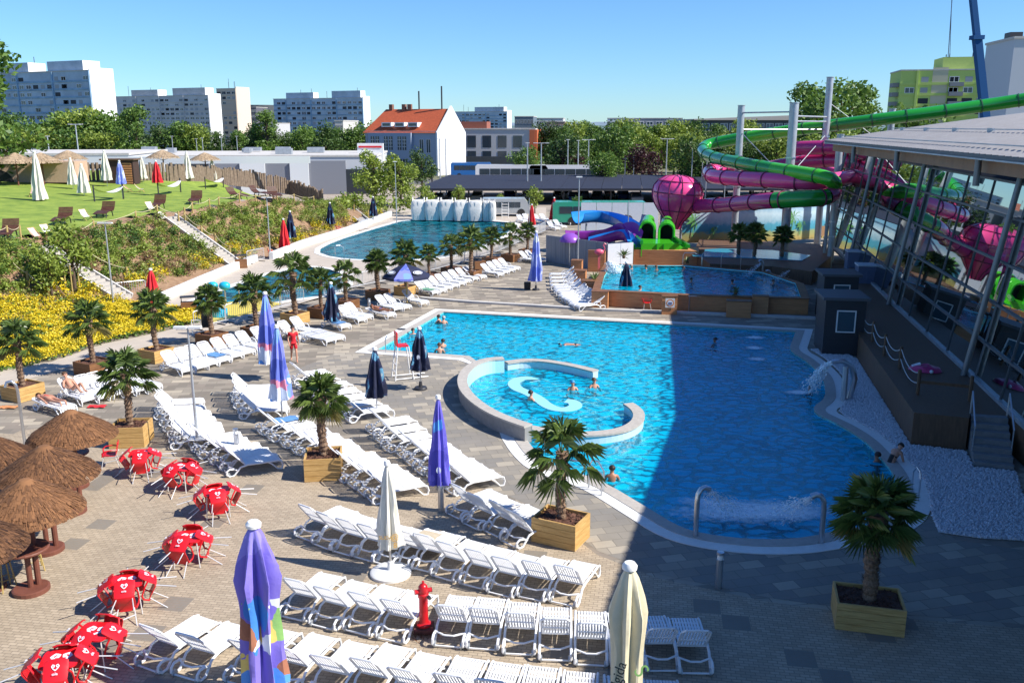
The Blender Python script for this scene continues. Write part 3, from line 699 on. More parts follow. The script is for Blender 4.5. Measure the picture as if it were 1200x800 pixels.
# ------------------------------------------------------------ sun loungers
def make_lounger(angle, arm=True, hi=True):
    root = thing('sun_lounger', None, 'sun lounger')
    W = .68; px0, pz0 = .78, .34; L = .80; ca, sa = math.cos(angle), math.sin(angle)
    f = MB(); ns = 9 if hi else 5
    seat = [(.78, .34), (1.25, .325), (1.65, .335), (1.84, .33), (1.93, .27), (1.95, .18)]
    for k in range(ns):
        y = (-.5 + (k + .5) / ns) * (W - .10)
        for a, b in zip(seat, seat[1:]): f.beam((a[0], y, a[1]), (b[0], y, b[1]), (W - .10) / ns * .70, .02)
    for a in (.80, 1.15, 1.5, 1.86): f.box((a, 0, .315 if a < 1.8 else .28), (.04, W - .08, .03))
    for x0, x1 in ((.78, .86), (1.22, 1.26), (1.62, 1.66)): f.box(((x0 + x1) / 2, 0, .334), (x1 - x0, W - .12, .02))
    f.build('seat', WHITE, root)
    b = MB(); 
    def bp(u, y, o=0): return (px0 - u * ca - o * sa, y, pz0 + u * sa - o * ca)
    for k in range(ns):
        y = (-.5 + (k + .5) / ns) * (W - .12); b.beam(bp(.04, y), bp(L - .05, y), (W - .12) / ns * .5, .02, (0, 0, 1) if angle < 1 else (1, 0, 0))
    b.tube([bp(0, -W / 2 + .04), bp(L - .1, -W / 2 + .04), bp(L, -W / 2 + .12), bp(L + .01, 0), bp(L, W / 2 - .12), bp(L - .1, W / 2 - .04), bp(0, W / 2 - .04)], .024, 6)
    b.tube([bp(.33, -W / 2 + .04, .01), bp(.33, W / 2 - .04, .01)], .02, 5)
    b.build('backrest', SLAT, root)
    for s in (-1, 1):
        y = s * (W / 2 - .005); q = MB()
        q.tube([(1.93, y, 0.01), (1.97, y, .14), (1.93, y, .28), (1.80, y, .315), (1.3, y, .31), (.85, y, .33), (.62, y, .28), (.50, y, .14), (.40, y, .03), (.26, y, .02), (.17, y, .10), (.18, y, .20), (.27, y, .26), (.42, y, .24), (.56, y, .17)], .030, 6 if hi else 5)
        q.tube([(1.93, y, .01), (1.80, y, .03), (1.62, y, .22), (1.5, y, .30)], .025, 5)
        q.build('side_frame', WHITE, root)
        if arm:
            MB().tube([(.55, y + s * .02, .27), (.50, y + s * .03, .44), (.62, y + s * .03, .53), (.85, y + s * .03, .52), (1.0, y + s * .02, .42), (1.03, y + s * .01, .31)], .022, 6).build('armrest', WHITE, root)
    q = MB(); q.tube([(.20, -W / 2, .05), (.20, W / 2, .05)], .02, 5); q.tube([(.42, -W / 2, .27), (.30, -.1, .25), (.30, .1, .25), (.42, W / 2, .27)], .022, 5); q.build('crossbar', WHITE, root)
    for s in (-1, 1): MB().tube([(.22, s * .31, .075), (.22, s * .275, .075)], .075, 10).build('wheel', GALV, root)
    return Proto(root)
LU = make_lounger(R(52), arm=False); LM = make_lounger(R(40)); LF = make_lounger(R(6), arm=False, hi=False); LM2 = make_lounger(R(47), arm=False)
def path_pts(pxs, n):
    """n points evenly spread along a pixel polyline"""
    segs = [math.dist(a, b) for a, b in zip(pxs, pxs[1:])]; tot = sum(segs); out = []
    for i in range(n):
        d = tot * i / max(1, n - 1); k = 0
        while k < len(segs) - 1 and d > segs[k]: d -= segs[k]; k += 1
        u = d / segs[k] if segs else 0; a, b = pxs[k], pxs[k + 1]; out.append((a[0] + (b[0] - a[0]) * u, a[1] + (b[1] - a[1]) * u))
    return out
LOUNGERS = []; ANG = []
def lrow(proto, pts, ang, where, grp, anchor='back', frm='left'):
    n = len(pts)
    for i, (x, y) in enumerate(pts):
        a = ang(i / max(1, n - 1)) if callable(ang) else ang
        a += rnd.gauss(0, .03); th = math.pi / 2 - a        # a measured clockwise from straight ahead
        d = Vector((math.cos(th), math.sin(th), 0))
        if anchor == 'back': o = G(x, y, .64) - d * .50
        elif anchor == 'foot': o = G(x, y, .33) - d * 1.88
        else: o = G(x, y, .64) - d * .30
        o = o + d * rnd.gauss(0, .045); o.z = .012; LOUNGERS.append(o); ANG.append(th)
        proto.put(o, th, ('white lounger, %s from the %s, %s' % (ORD[i], frm, where)) if n > 1 else 'white lounger ' + where, None, grp)
lrow(LU, [(242, 725), (280, 731), (336, 738), (380, 745), (425, 752), (467, 758), (509, 766), (553, 771), (596, 776), (637, 782), (681, 787), (728, 791), (774, 797)], lambda u: R(26 - 22 * u), 'in the nearest row', 'loungers of the nearest row', 'foot')
lrow(LU, [(349, 691), (385, 700), (424, 707), (464, 714)], R(23), 'of the four left of the red hydrant', 'loungers left of the hydrant')
lrow(LU, [(528, 720), (567, 724), (609, 730), (651, 736), (693, 740), (735, 743), (775, 746), (814, 749)], lambda u: R(9 - 9 * u), 'in the row right of the red hydrant', 'loungers right of the hydrant')
lrow(LU, [(365, 603), (386, 612), (409, 619), (433, 626), (455, 632), (477, 634), (499, 637), (527, 646), (560, 655), (593, 663), (628, 668), (665, 674)], lambda u: R(33 - 9 * u), 'in the long row behind the small cream parasol', 'loungers behind the cream parasol')
lrow(LU, [(540, 580), (562, 590), (584, 600), (604, 611)], R(48), 'of the four left of the middle palm planter', 'loungers left of the middle palm')
lrow(LM2, path_pts([(440, 488), (464, 506), (500, 532), (536, 553)], 9), lambda u: R(58 + 2 * u), 'in the row ending beside the blue parasol', 'loungers by the blue parasol', frm='far end')
lrow(LM2, path_pts([(348, 432), (380, 452), (414, 474)], 7), lambda u: R(56 + 8 * u), 'in the far row behind the middle left palm', 'loungers behind the left palm', frm='far end')
lrow(LM2, path_pts([(281, 446), (284, 457), (292, 470)], 5), R(82), 'in the fan beside the short blue parasol', 'loungers in the middle fan', frm='far end')
lrow(LM2, path_pts([(313, 487), (345, 504), (392, 530), (446, 562)], 11), lambda u: R(60), 'in the row passing behind the palm planter', 'loungers passing the palm planter', frm='far end')
lrow(LM2, path_pts([(191, 463), (197, 478), (215, 503)], 7), R(80), 'in the left fan beside the lamp pole', 'loungers in the left fan', frm='far end')
lrow(LM2, path_pts([(231, 506), (252, 519), (276, 532)], 5), R(62), 'at the left fan by the bollard', 'loungers at the end of the left fan', frm='far end')
# promenade row, backs to the palms
lrow(LM, [(199, 418), (213, 414), (227, 411), (241, 407), (255, 402), (270, 398), (284, 394)], R(128), 'in the group between two palm planters', 'loungers on the promenade')
lrow(LM, [(302, 389), (335, 382), (349, 377)], R(128), 'of the three behind the walking lifeguard', 'loungers behind the lifeguard')
lrow(LF, [(364, 386), (376, 383)], R(128), 'of the two laid flat beside the navy parasol', 'flat loungers')
lrow(LM, [(386, 370), (404, 363), (412, 360)], R(128), 'of the three right of the folded navy parasol', 'loungers right of the folded navy parasol')
lrow(LF, [(439, 358)], R(128), 'laid flat under the sunbather beside the metal bollard', None)
lrow(LM, [(448, 351), (457, 349), (478, 344)], R(128), 'of the three between the sunbather and the open parasol', 'loungers before the open parasol')
lrow(LM, [(492, 333), (500, 331), (508, 328), (516, 325.5), (524, 323), (532, 320.5), (540, 318), (549, 316)], R(128), 'in the row right of the open navy parasol', 'loungers right of the open parasol')
lrow(LM, [(569, 313), (576, 310.5), (583, 308.5), (590, 306.5), (614, 298), (621, 297)], R(128), 'beyond the promenade litter bin', 'loungers at the far end of the promenade')
lrow(LM, [(99, 447), (114, 444), (130, 441), (144, 439), (157, 437)], R(125), 'of the five behind the near left palm', 'loungers behind the near left palm')
lrow(LF, [(55, 462)], R(120), 'laid flat under the sunbather in a red swimsuit', None)
lrow(LM, [(80, 450)], R(124), 'under the sunbather sitting up with bent knees', None)
# curve by the small pool
lrow(LM, path_pts([(667, 316), (670, 328), (684, 341), (700, 350)], 13), lambda u: R(272 - 28 * u), 'in the curved row by the raised pool', 'loungers by the raised pool', frm='far end')
lrow(LM, [(609, 254), (616, 253), (628, 254), (636, 253), (645, 262), (652, 260), (662, 256), (673, 254)], R(150), 'near the red parasols', 'loungers at the end of the lane pool')

def towel_on(i, m, label, u=1.2):
    o, th = LOUNGERS[i], ANG[i]; t = MB(Matrix.Translation(o) @ Matrix.Rotation(th, 4, 'Z')); n = 10; r_ = random.Random(i)
    t.add([(u - .45 + .9 * a / n, -.30 + .6 * b / n + .03 * math.sin(a), .375 + .02 * r_.random()) for a in range(n + 1) for b in range(n + 1)], [(a * (n + 1) + b, (a + 1) * (n + 1) + b, (a + 1) * (n + 1) + b + 1, a * (n + 1) + b + 1) for a in range(n) for b in range(n)])
    tag(t.build('towel', m, None, True), label, 'towel')
TB = mat('blue_towel', (.10, .25, .5), .95, noise_amt=.15); TG = mat('sand_towel', (.5, .42, .3), .95, noise_amt=.15); TW = mat('green_towel', (.12, .3, .2), .95, noise_amt=.1)
towel_on(88, TB, 'blue towel spread on a lounger in the promenade group'); towel_on(93, TG, 'sand coloured towel on the lounger behind the lifeguard'); towel_on(97, TB, 'blue towel on the lounger right of the folded navy parasol'); towel_on(104, TW, 'green towel on the first lounger right of the open parasol')
towel_on(120, TG, 'sand towel on a lounger behind the near left palm'); towel_on(62, TB, 'blue towel on the far lounger of the row passing the palm planter'); towel_on(30, TG, 'sand towel on a lounger behind the cream parasol')
# dark wooden lawn loungers
def make_wood_lounger():
    root = thing('wooden_lounger', None, 'wooden lounger'); m = MB()
    pts = [(.1, .95), (.35, .55), (.62, .36), (1.1, .42), (1.6, .36), (2.0, .28)]
    s = MB(); b = MB()
    for (a, c) in zip(pts, pts[1:]):
        t_ = b if a[0] < .6 else s; n = 4
        for k in range(n):
            u = (k + .5) / n; x = a[0] + (c[0] - a[0]) * u; z = a[1] + (c[1] - a[1]) * u
            t_.box((x, 0, z), (math.dist(a, c) / n * .8, .8, .03), rot=Matrix.Rotation(-math.atan2(c[1] - a[1], c[0] - a[0]), 3, 'Y'))
    s.build('seat', MAHOG, root); b.build('backrest', MAHOG, root)
    for y in (-.3, .3):
        MB().tube([(.5, y, 0), (.62, y, .33), (1.1, y, .38), (1.6, y, .32), (1.75, y, 0)], .035, 6).build('frame', DARK, root)
    return Proto(root)
MAHOG = mat('dark_mahogany', (.06, .022, .012), .5, col2=(.12, .05, .03), noise_scale=5)
WL = make_wood_lounger()
WLn = ['leftmost, cut by the picture edge', 'second from the left, above the striped deckchair', 'third from the left, above the slope', 'fourth from the left, turned to the right', 'beside the white deckchair at the rope', 'above the middle stairs', 'facing away beside a striped deckchair', 'just right of the one beside the striped deckchair', 'rightmost on the lawn']
for i, (x, y, a) in enumerate([(16, 277, 75), (80, 261, 80), (130, 253, 85), (190, 244, 85), (232, 238, 80), (268, 233, 30), (294, 231, 20), (318, 232, 60)]):
    p = T(x, y); WL.put((p.x, p.y, p.z + .05), R(180 + 90 - a + 90), 'dark wooden curved lounger on the lawn, ' + WLn[i], (1.25, 1.25, 1.2), 'wooden lawn loungers')
# deckchairs
def make_deck(stripe, nm):
    root = thing('deckchair', None, 'deckchair')
    f = MB()
    for y in (-.28, .28): f.tube([(0, y, 0), (.95, y, .85)], .02, 5); f.tube([(.1, y, .35), (.75, y, 0)], .02, 5)
    f.tube([(.95, -.28, .85), (.95, .28, .85)], .02, 5); f.build('frame', POSTW, root)
    c = MB(); A = []; B = []
    for k in range(9):
        u = k / 8; x = .1 + .85 * u; z = .35 + .5 * u - .22 * math.sin(math.pi * u); A.append(Vector((x, -.26, z))); B.append(Vector((x, .26, z)))
    c.strip(A, B); c.build('canvas', stripe, root); return Proto(root)
STR = mat('striped_canvas', (.75, .72, .68), .8, stretch=(.01, 9, .01), col2=(.6, .12, .12), noise_scale=1.5)
DW = make_deck(WHITEP, ''); DS = make_deck(STR, '')
for pr, x, y, a, l in [(DS, 50, 284, 160, 'red striped deckchair at the lawn edge below the leftmost loungers'), (DW, 62, 280, 150, 'white deckchair just right of the red striped one'), (DW, 106, 260, 150, 'white deckchair at the lawn rope in the middle'), (DW, 181, 250, 140, 'white deckchair beside the fifth wooden lounger'), (DS, 156, 226, 200, 'pale pink deckchair on the open lawn'), (DW, 170, 226, 200, 'white deckchair on the open lawn'), (DS, 273, 234, 30, 'striped deckchair between two wooden loungers'), (DW, 197, 262, 150, 'white deckchair at the top of the middle stairs'), (DS, 38, 232, 100, 'red deckchair under the big cream parasol')]:
    pr.put(T(x, y) + Vector((0, 0, .05)), R(a), l)
# hammocks
def hammock(pa, pb, label):
    a, b = T(*pa), T(*pb); t = thing('hammock', label, 'hammock', a); d = b - a
    for q in (Vector((0, 0, 0)), d): MB().tube([q, q + Vector((0, 0, 1.5))], .07, 8).build('post', DARK, t)
    A = []; B = []; sd = Vector((-d.y, d.x, 0)).normalized() * .55
    for k in range(13):
        u = k / 12; w_ = .25 + .75 * math.sin(math.pi * u); p = d * u + Vector((0, 0, 1.4 - 1.9 * u * (1 - u) - .15)); A.append(p + sd * w_); B.append(p - sd * w_)
    MB().strip(A, B).build('cloth', WHITEP, t)
hammock((111, 237), (145, 234), 'white hammock between dark posts in the middle of the lawn')
hammock((186, 230), (212, 226), 'white hammock beside the red parasol on the lawn')
hammock((241, 222), (262, 220), 'white hammock on the right of the lawn')

# ------------------------------------------------------------ parasols
def band_mat(name, cols, scale=1.2, rough=.75, fixed=None):
    """printed cloth: large irregular patches of the given colours"""
    m, t, b, o = nodes(name); L = t.links.new; tc = t.nodes.new('ShaderNodeTexCoord')
    mp = t.nodes.new('ShaderNodeMapping'); mp.inputs['Scale'].default_value = (scale, scale, scale * .55); L(tc.outputs['Object'], mp.inputs[0])
    n = t.nodes.new('ShaderNodeTexNoise'); n.inputs['Scale'].default_value = 1; n.inputs['Detail'].default_value = 1; L(mp.outputs[0], n.inputs[0])
    r = t.nodes.new('ShaderNodeValToRGB'); r.color_ramp.interpolation = 'CONSTANT'; e = r.color_ramp.elements
    while len(e) < len(cols): e.new(.5)
    for i, (p, c) in enumerate(cols): e[i].position = p; e[i].color = (*c, 1)
    L(n.outputs[0], r.inputs[0]); L(r.outputs[0], b.inputs['Base Color']); b.inputs['Roughness'].default_value = rough
    n2 = t.nodes.new('ShaderNodeTexNoise'); n2.inputs['Scale'].default_value = 9; L(tc.outputs['Object'], n2.inputs[0]); bp = t.nodes.new('ShaderNodeBump'); bp.inputs['Strength'].default_value = .35; bp.inputs['Distance'].default_value = .03; L(n2.outputs[0], bp.inputs['Height']); L(bp.outputs[0], b.inputs['Normal'])
    return m
CREAM = mat('cream_cloth', (.66, .60, .42), .85, noise_amt=.06, bump=.3, bump_scale=8)
IVORY = mat('ivory_cloth', (.66, .64, .56), .85, noise_amt=.05, bump=.3, bump_scale=8)
PURPX = band_mat('purple_print', [(0, (.05, .22, .62)), (.36, (.20, .16, .58)), (.58, (.27, .23, .68)), (.70, (.16, .30, .72))], 1.4)
def print_mat(name, base, spots, zlo, zhi, scale=2.2, frac=.55, white=None):
    m = band_mat(name, base, 1.2); t = m.node_tree; L = t.links.new; b = t.nodes['Principled BSDF']; src = b.inputs['Base Color'].links[0].from_socket
    tc = t.nodes.new('ShaderNodeTexCoord'); nz = t.nodes.new('ShaderNodeTexNoise'); nz.inputs['Scale'].default_value = 3; L(tc.outputs['Object'], nz.inputs[0]); mxv = t.nodes.new('ShaderNodeMix'); mxv.data_type = 'RGBA'; mxv.inputs[0].default_value = .22; L(tc.outputs['Object'], mxv.inputs[6]); L(nz.outputs['Color'], mxv.inputs[7])
    vo = t.nodes.new('ShaderNodeTexVoronoi'); vo.inputs['Scale'].default_value = scale; L(mxv.outputs[2], vo.inputs[0]); sx = t.nodes.new('ShaderNodeSeparateColor'); L(vo.outputs['Color'], sx.inputs[0])
    r = t.nodes.new('ShaderNodeValToRGB'); r.color_ramp.interpolation = 'CONSTANT'; e = r.color_ramp.elements
    while len(e) < len(spots): e.new(.5)
    for i, c in enumerate(spots): e[i].position = i / len(spots); e[i].color = (*c, 1)
    L(sx.outputs[0], r.inputs[0]); lt = t.nodes.new('ShaderNodeMath'); lt.operation = 'LESS_THAN'; lt.inputs[1].default_value = frac; L(sx.outputs[1], lt.inputs[0])
    sp = t.nodes.new('ShaderNodeSeparateXYZ'); L(tc.outputs['Object'], sp.inputs[0]); a = t.nodes.new('ShaderNodeMath'); a.operation = 'GREATER_THAN'; a.inputs[1].default_value = zlo; L(sp.outputs[2], a.inputs[0]); c2 = t.nodes.new('ShaderNodeMath'); c2.operation = 'LESS_THAN'; c2.inputs[1].default_value = zhi; L(sp.outputs[2], c2.inputs[0])
    m1 = t.nodes.new('ShaderNodeMath'); m1.operation = 'MULTIPLY'; L(a.outputs[0], m1.inputs[0]); L(c2.outputs[0], m1.inputs[1]); m2_ = t.nodes.new('ShaderNodeMath'); m2_.operation = 'MULTIPLY'; L(m1.outputs[0], m2_.inputs[0]); L(lt.outputs[0], m2_.inputs[1])
    mx = t.nodes.new('ShaderNodeMix'); mx.data_type = 'RGBA'; L(m2_.outputs[0], mx.inputs[0]); L(src, mx.inputs[6]); L(r.outputs[0], mx.inputs[7]); L(mx.outputs[2], b.inputs['Base Color']); return m
PURP = print_mat('purple_printed', [(0, (.05, .22, .62)), (.36, (.20, .16, .58)), (.58, (.27, .23, .68)), (.70, (.16, .30, .72))], [(.25, .48, .14), (.75, .05, .30), (.25, .48, .14), (.72, .55, .15), (.08, .28, .70), (.35, .14, .08), (.75, .78, .85)], .3, 2.25, 2.6, .5)
BLUEP = print_mat('blue_print', [(0, (.10, .14, .52)), (.42, (.22, .25, .70)), (.56, (.20, .36, .78))], [(.72, .76, .85), (.72, .76, .85), (.10, .30, .72), (.70, .25, .35)], .6, 1.75, 2.4, .6)
BLUE2 = band_mat('deep_blue_print', [(0, (.09, .08, .46)), (.44, (.15, .13, .58)), (.60, (.10, .34, .78))], 1.6)
NAVYP = band_mat('navy_print', [(0, (.008, .012, .04)), (.52, (.012, .02, .07)), (.60, (.10, .28, .42)), (.68, (.35, .45, .5))], 2.6)
LBLUE = band_mat('pale_blue_print', [(0, (.14, .20, .66)), (.45, (.30, .36, .74)), (.6, (.72, .76, .84))], 1.8)
def folded(name, label, base, H, Lc, rad, m, folds=8, base_r=0, seed=0, cap=WHITEP, tie=None, rz=0, marks=(), polem=STEEL, sway=0, grp=None, amp=.30):
    t = thing(name, label, 'parasol', base, rz, grp); rr = random.Random(seed)
    MB().tube([(0, 0, 0), (0, 0, H - .05)], .028 if H > 1.5 else .02, 8).build('pole', polem, t)
    zt = H; zb = H - Lc; n = folds * 6; rows = 18; b = MB(); vs = []
    for i in range(rows + 1):
        u = i / rows; z = zt - Lc * u
        if tie:
            env = .16 + .84 * (u ** .8) if u < tie else (1 - .35 * math.sin(min(1, (u - tie) / .25) * math.pi / 2)) * (.16 + .84 * tie ** .8) * (1 + .55 * max(0, u - tie) / (1 - tie))
        else: env = .14 + .86 * u ** .75
        if u < .03: env = .10
        for j in range(n):
            a = 2 * math.pi * j / n; fo = math.cos(folds * a + .6 * noise.noise(Vector((u * 3, seed, 0)))); k = 1 + amp * fo * min(1, u * 5) + amp * .3 * math.sin(a * 17 + u * 9 + seed) * u
            wob = 1 + .22 * noise.noise(Vector((math.cos(a) * 2, math.sin(a) * 2, u * 3.5 + seed)))
            r = rad * env * k * wob; jag = 0 if i < rows else -.14 * rad * (1 + fo) * rr.random()
            vs.append((r * math.cos(a) + sway * u, r * math.sin(a), z - (jag if i == rows else 0) + (.12 * rad * fo if tie and abs(u - tie) < .04 else 0)))
    fs = [(i * n + j, (i + 1) * n + j, (i + 1) * n + (j + 1) % n, i * n + (j + 1) % n) for i in range(rows) for j in range(n)]
    c = b.add(vs, fs).build('canopy', m, t, True)
    MB().lathe([(.0, .1), (rad * .10 + .035, .085), (rad * .16 + .04, .03), (rad * .16 + .035, -.03)], 12, (0, 0, H), cap=False).build('cap', cap, t, True)
    if base_r: MB().lathe([(base_r, 0), (base_r, .07), (base_r * .9, .11), (.09, .13), (.06, .35), (.0, .35)], 28).build('base', WHITEP if base_r > .4 else DARK, t, True)
    for (kind, zc, ang, sz, mm) in marks:
        u = (zt - zc) / Lc; rmark = rad * ((.14 + .86 * u ** .75)) * 1.25
        g = MB(Matrix.Rotation(ang, 4, 'Z') @ Matrix.Translation((rmark + .0, 0, zc))); rm = random.Random(int(zc * 77))
        if kind == 'disc': g.add([(0, sz * math.cos(q / 14 * 6.283), sz * 1.5 * math.sin(q / 14 * 6.283)) for q in range(14)], [tuple(range(14))])
        elif kind == 'patch':
            k = 9; g.add([(0, sz * (.6 + .5 * rm.random()) * math.cos(q / k * 6.283), sz * 1.9 * (.6 + .5 * rm.random()) * math.sin(q / k * 6.283)) for q in range(k)], [tuple(range(k))])
        g.build('printed_motif', mm, c)
    return t, c
GREENM = mat('print_green', (.25, .48, .14), .8); PINKM = mat('print_pink', (.75, .05, .30), .8); YELM = mat('print_yellow', (.72, .55, .15), .8); WHM = mat('print_white', (.75, .78, .85), .8); INK = mat('ink', (.02, .04, .04), .7); BLM = mat('print_blue', (.04, .22, .65), .8); GOLD = mat('print_gold', (.5, .28, .04), .7)
def text(body, size, m, parent, loc, rot, name='lettering', ext=.003):
    cu = bpy.data.curves.new(name, 'FONT'); cu.body = body; cu.size = size; cu.extrude = ext; cu.align_x = 'CENTER'; cu.align_y = 'CENTER'
    tmp = bpy.data.objects.new('tmp', cu); COL.objects.link(tmp); dg = bpy.context.evaluated_depsgraph_get(); me = bpy.data.meshes.new_from_object(tmp.evaluated_get(dg)); bpy.data.objects.remove(tmp)
    me.materials.clear(); me.materials.append(m); me.name = name
    o = bpy.data.objects.new(name, me); COL.objects.link(o); o.parent = parent; o.location = loc; o.rotation_euler = rot; return o
# the big purple one in front
b0 = G(297, 615, 3.75); b0.z = 0
folded('folded_parasol', 'large closed purple parasol with colourful print standing in front', b0, 3.75, 3.35, .68, PURP, 7, .35, 3, tie=.33, rz=0, amp=.42)
b0 = G(738, 664, 3.7); b0.z = 0
tt, cc = folded('folded_parasol', 'large closed cream parasol with dark script at the lower edge of the picture', b0, 3.7, 3.3, .58, CREAM, 7, .5, 8, tie=.30)
text('Algida', .26, INK, cc, (-.22, -.57, 1.95), (R(84), R(-78), R(-14))); text('S', .36, MATS['print_green'], cc, (.16, -.60, 2.1), (R(84), R(60), 0)); text('S', .30, INK, cc, (-.34, -.52, 1.5), (R(84), R(60), R(-20)))
b0 = G(458, 672)
tt, cc = folded('folded_parasol', 'small closed cream parasol on a round white base behind the red hydrant', b0, 2.95, 2.2, .27, IVORY, 8, .52, 12)
text('SUDA', .13, GOLD, cc, (-.05, -.345, 1.15), (R(84), 0, 0)); text('@', .2, GOLD, cc, (.17, -.31, 1.15), (R(84), 0, R(30))); text('8', .2, GOLD, cc, (.18, -.31, .93), (R(84), 0, R(30)))
def fp(px, topy, basey, label, m, rad, Lf=.78, br=0, folds=8, seed=1, z0=None, marks=(), polem=STEEL, tie=None, terrain=False, grp=None):
    b = T(px, basey) if terrain else G(px, basey); top = P(px, topy, b.y); H = top.z - b.z
    return folded('folded_parasol', label, b, H, H * Lf, rad, m, folds, br, seed, marks=marks, polem=polem, tie=tie, grp=grp)
fp(516, 466, 597, 'closed deep blue parasol between the lounger rows beside a metal bollard', BLUE2, .27, .76, 0, seed=4, marks=[('disc', 1.35, R(-90), .07, WHM)])
fp(317, 344, 445, 'tall closed blue and white parasol behind the walking lifeguard', BLUEP, .42, .80, 0, seed=5)
fp(331, 383, 494, 'shorter closed blue parasol just right of the tall blue and white one', BLUEP, .36, .76, 0, seed=6)
fp(442, 409, 488, 'closed navy parasol with light print beside the far lounger row', NAVYP, .36, .70, .0, seed=7)
fp(493, 385, 456, 'closed navy parasol next to the lifeguard seat at the pool', NAVYP, .36, .68, .28, seed=8, marks=[('disc', 1.5, R(-95), .07, WHM)])
fp(628, 272, 340, 'tall closed blue parasol at the far end of the promenade', LBLUE, .38, .84, .25, seed=9)
fp(390, 332, 384, 'closed navy parasol between the promenade palms', NAVYP, .40, .82, 0, seed=10)
fp(733, 308, 350, 'closed navy parasol patterned in grey behind the orange wooden pool wall', NAVYP, .46, .95, 0, seed=11)
fp(182, 316, 376, 'closed red parasol behind the palm at the yellow flowers', REDF, .42, .75, 0, seed=13)
fp(334, 257, 295, 'closed red parasol on the far edge of the lane pool', REDF, .42, .9, 0, seed=14)
fp(342, 248, 290, 'closed navy parasol beside the red one at the slope', NAVYP, .42, .72, 0, seed=15)
fp(388, 238, 272, 'closed navy parasol at the slope near the middle of the white wall', NAVYP, .42, .72, 0, seed=16)
fp(438, 231, 262, 'closed navy parasol at the far end of the white wall', NAVYP, .42, .72, 0, seed=17)
fp(649, 232, 262, 'closed red parasol near the lane pool end, right one of two', REDF, .45, .85, 0, seed=18)
fp(623, 240, 268, 'closed red parasol near the lane pool end, left one of two', REDF, .36, .85, 0, seed=19)
for i, (x, t_, b_, mm, l, rad, Lf) in enumerate([(47, 178, 236, IVORY, 'large closed cream parasol on the left of the lawn', .5, .97), (86, 186, 222, IVORY, 'closed cream parasol left of the narrow one on the lawn', .42, .85), (99, 193, 230, IVORY, 'narrow closed cream parasol right beside another on the lawn', .5, .9), (126, 177, 219, IVORY, 'closed cream parasol in front of the brown palisade hut', .5, .82), (144, 189, 234, LBLUE, 'closed purple parasol in the middle of the lawn', .4, .6), (168, 184, 214, IVORY, 'closed cream parasol by the palisade right of the hut', .45, .86), (186, 189, 230, REDF, 'closed red parasol on the lawn', .45, .62), (221, 178, 213, IVORY, 'tall closed cream parasol by the palisade', .55, .9), (250, 186, 213, IVORY, 'closed cream parasol near the right end of the lawn', .45, .92)]):
    fp(x, t_, b_, l, mm, rad, Lf, 0, seed=30 + i, terrain=True)
# open navy parasol with logos
ob = G(477, 356); t = thing('open_parasol', 'open navy parasol with white oval emblems on a wooden pole', 'parasol', ob)
H = P(477, 309, ob.y).z
MB().tube([(0, 0, 0), (0, 0, H - .1)], .05, 8).build('pole', POSTW, t)
b = MB(); n = 8; rO = 1.55; vs = [(0, 0, H)]
for rr_, zz in ((.75, H - .28), (rO, H - .75)):
    for j in range(n): a = 6.283 * (j + .5) / n; vs.append((rr_ * math.cos(a), rr_ * math.sin(a), zz))
vs += [(v[0], v[1], v[2] - .14) for v in vs[-8:]]
for j in range(n):
    k = (j + 1) % n; b.mi = 1 if j in (5, 1) else 0
    b.add([vs[0], vs[1 + j], vs[1 + k], vs[9 + j], vs[9 + k], vs[17 + j], vs[17 + k]], [(0, 1, 2), (1, 3, 4, 2), (3, 5, 6, 4)])
cn = b.build('canopy', [mat('navy_cloth', (.012, .016, .05), .7), BLUEP], t)
for a in (R(-135), R(-45), R(180)):
    for r_, mm, dz in ((.30, WHM, .015), (.26, MATS['navy_cloth'], .022), (.2, WHM, .028)):
        g = MB(Matrix.Rotation(a, 4, 'Z') @ Matrix.Translation((1.12, 0, H - .485)) @ Matrix.Rotation(R(30), 4, 'Y'))
        g.add([(r_ * .62 * math.cos(q / 18 * 6.283), r_ * 1.15 * math.sin(q / 18 * 6.283), dz + .05) for q in range(18)], [tuple(range(18))]); g.build('emblem', mm, cn)
for j in range(8):
    a = 6.283 * (j + .5) / 8; MB().tube([(0, 0, H - .75), (.9 * math.cos(a), .9 * math.sin(a), H - .42)], .012, 4).build('rib', STEEL, t)
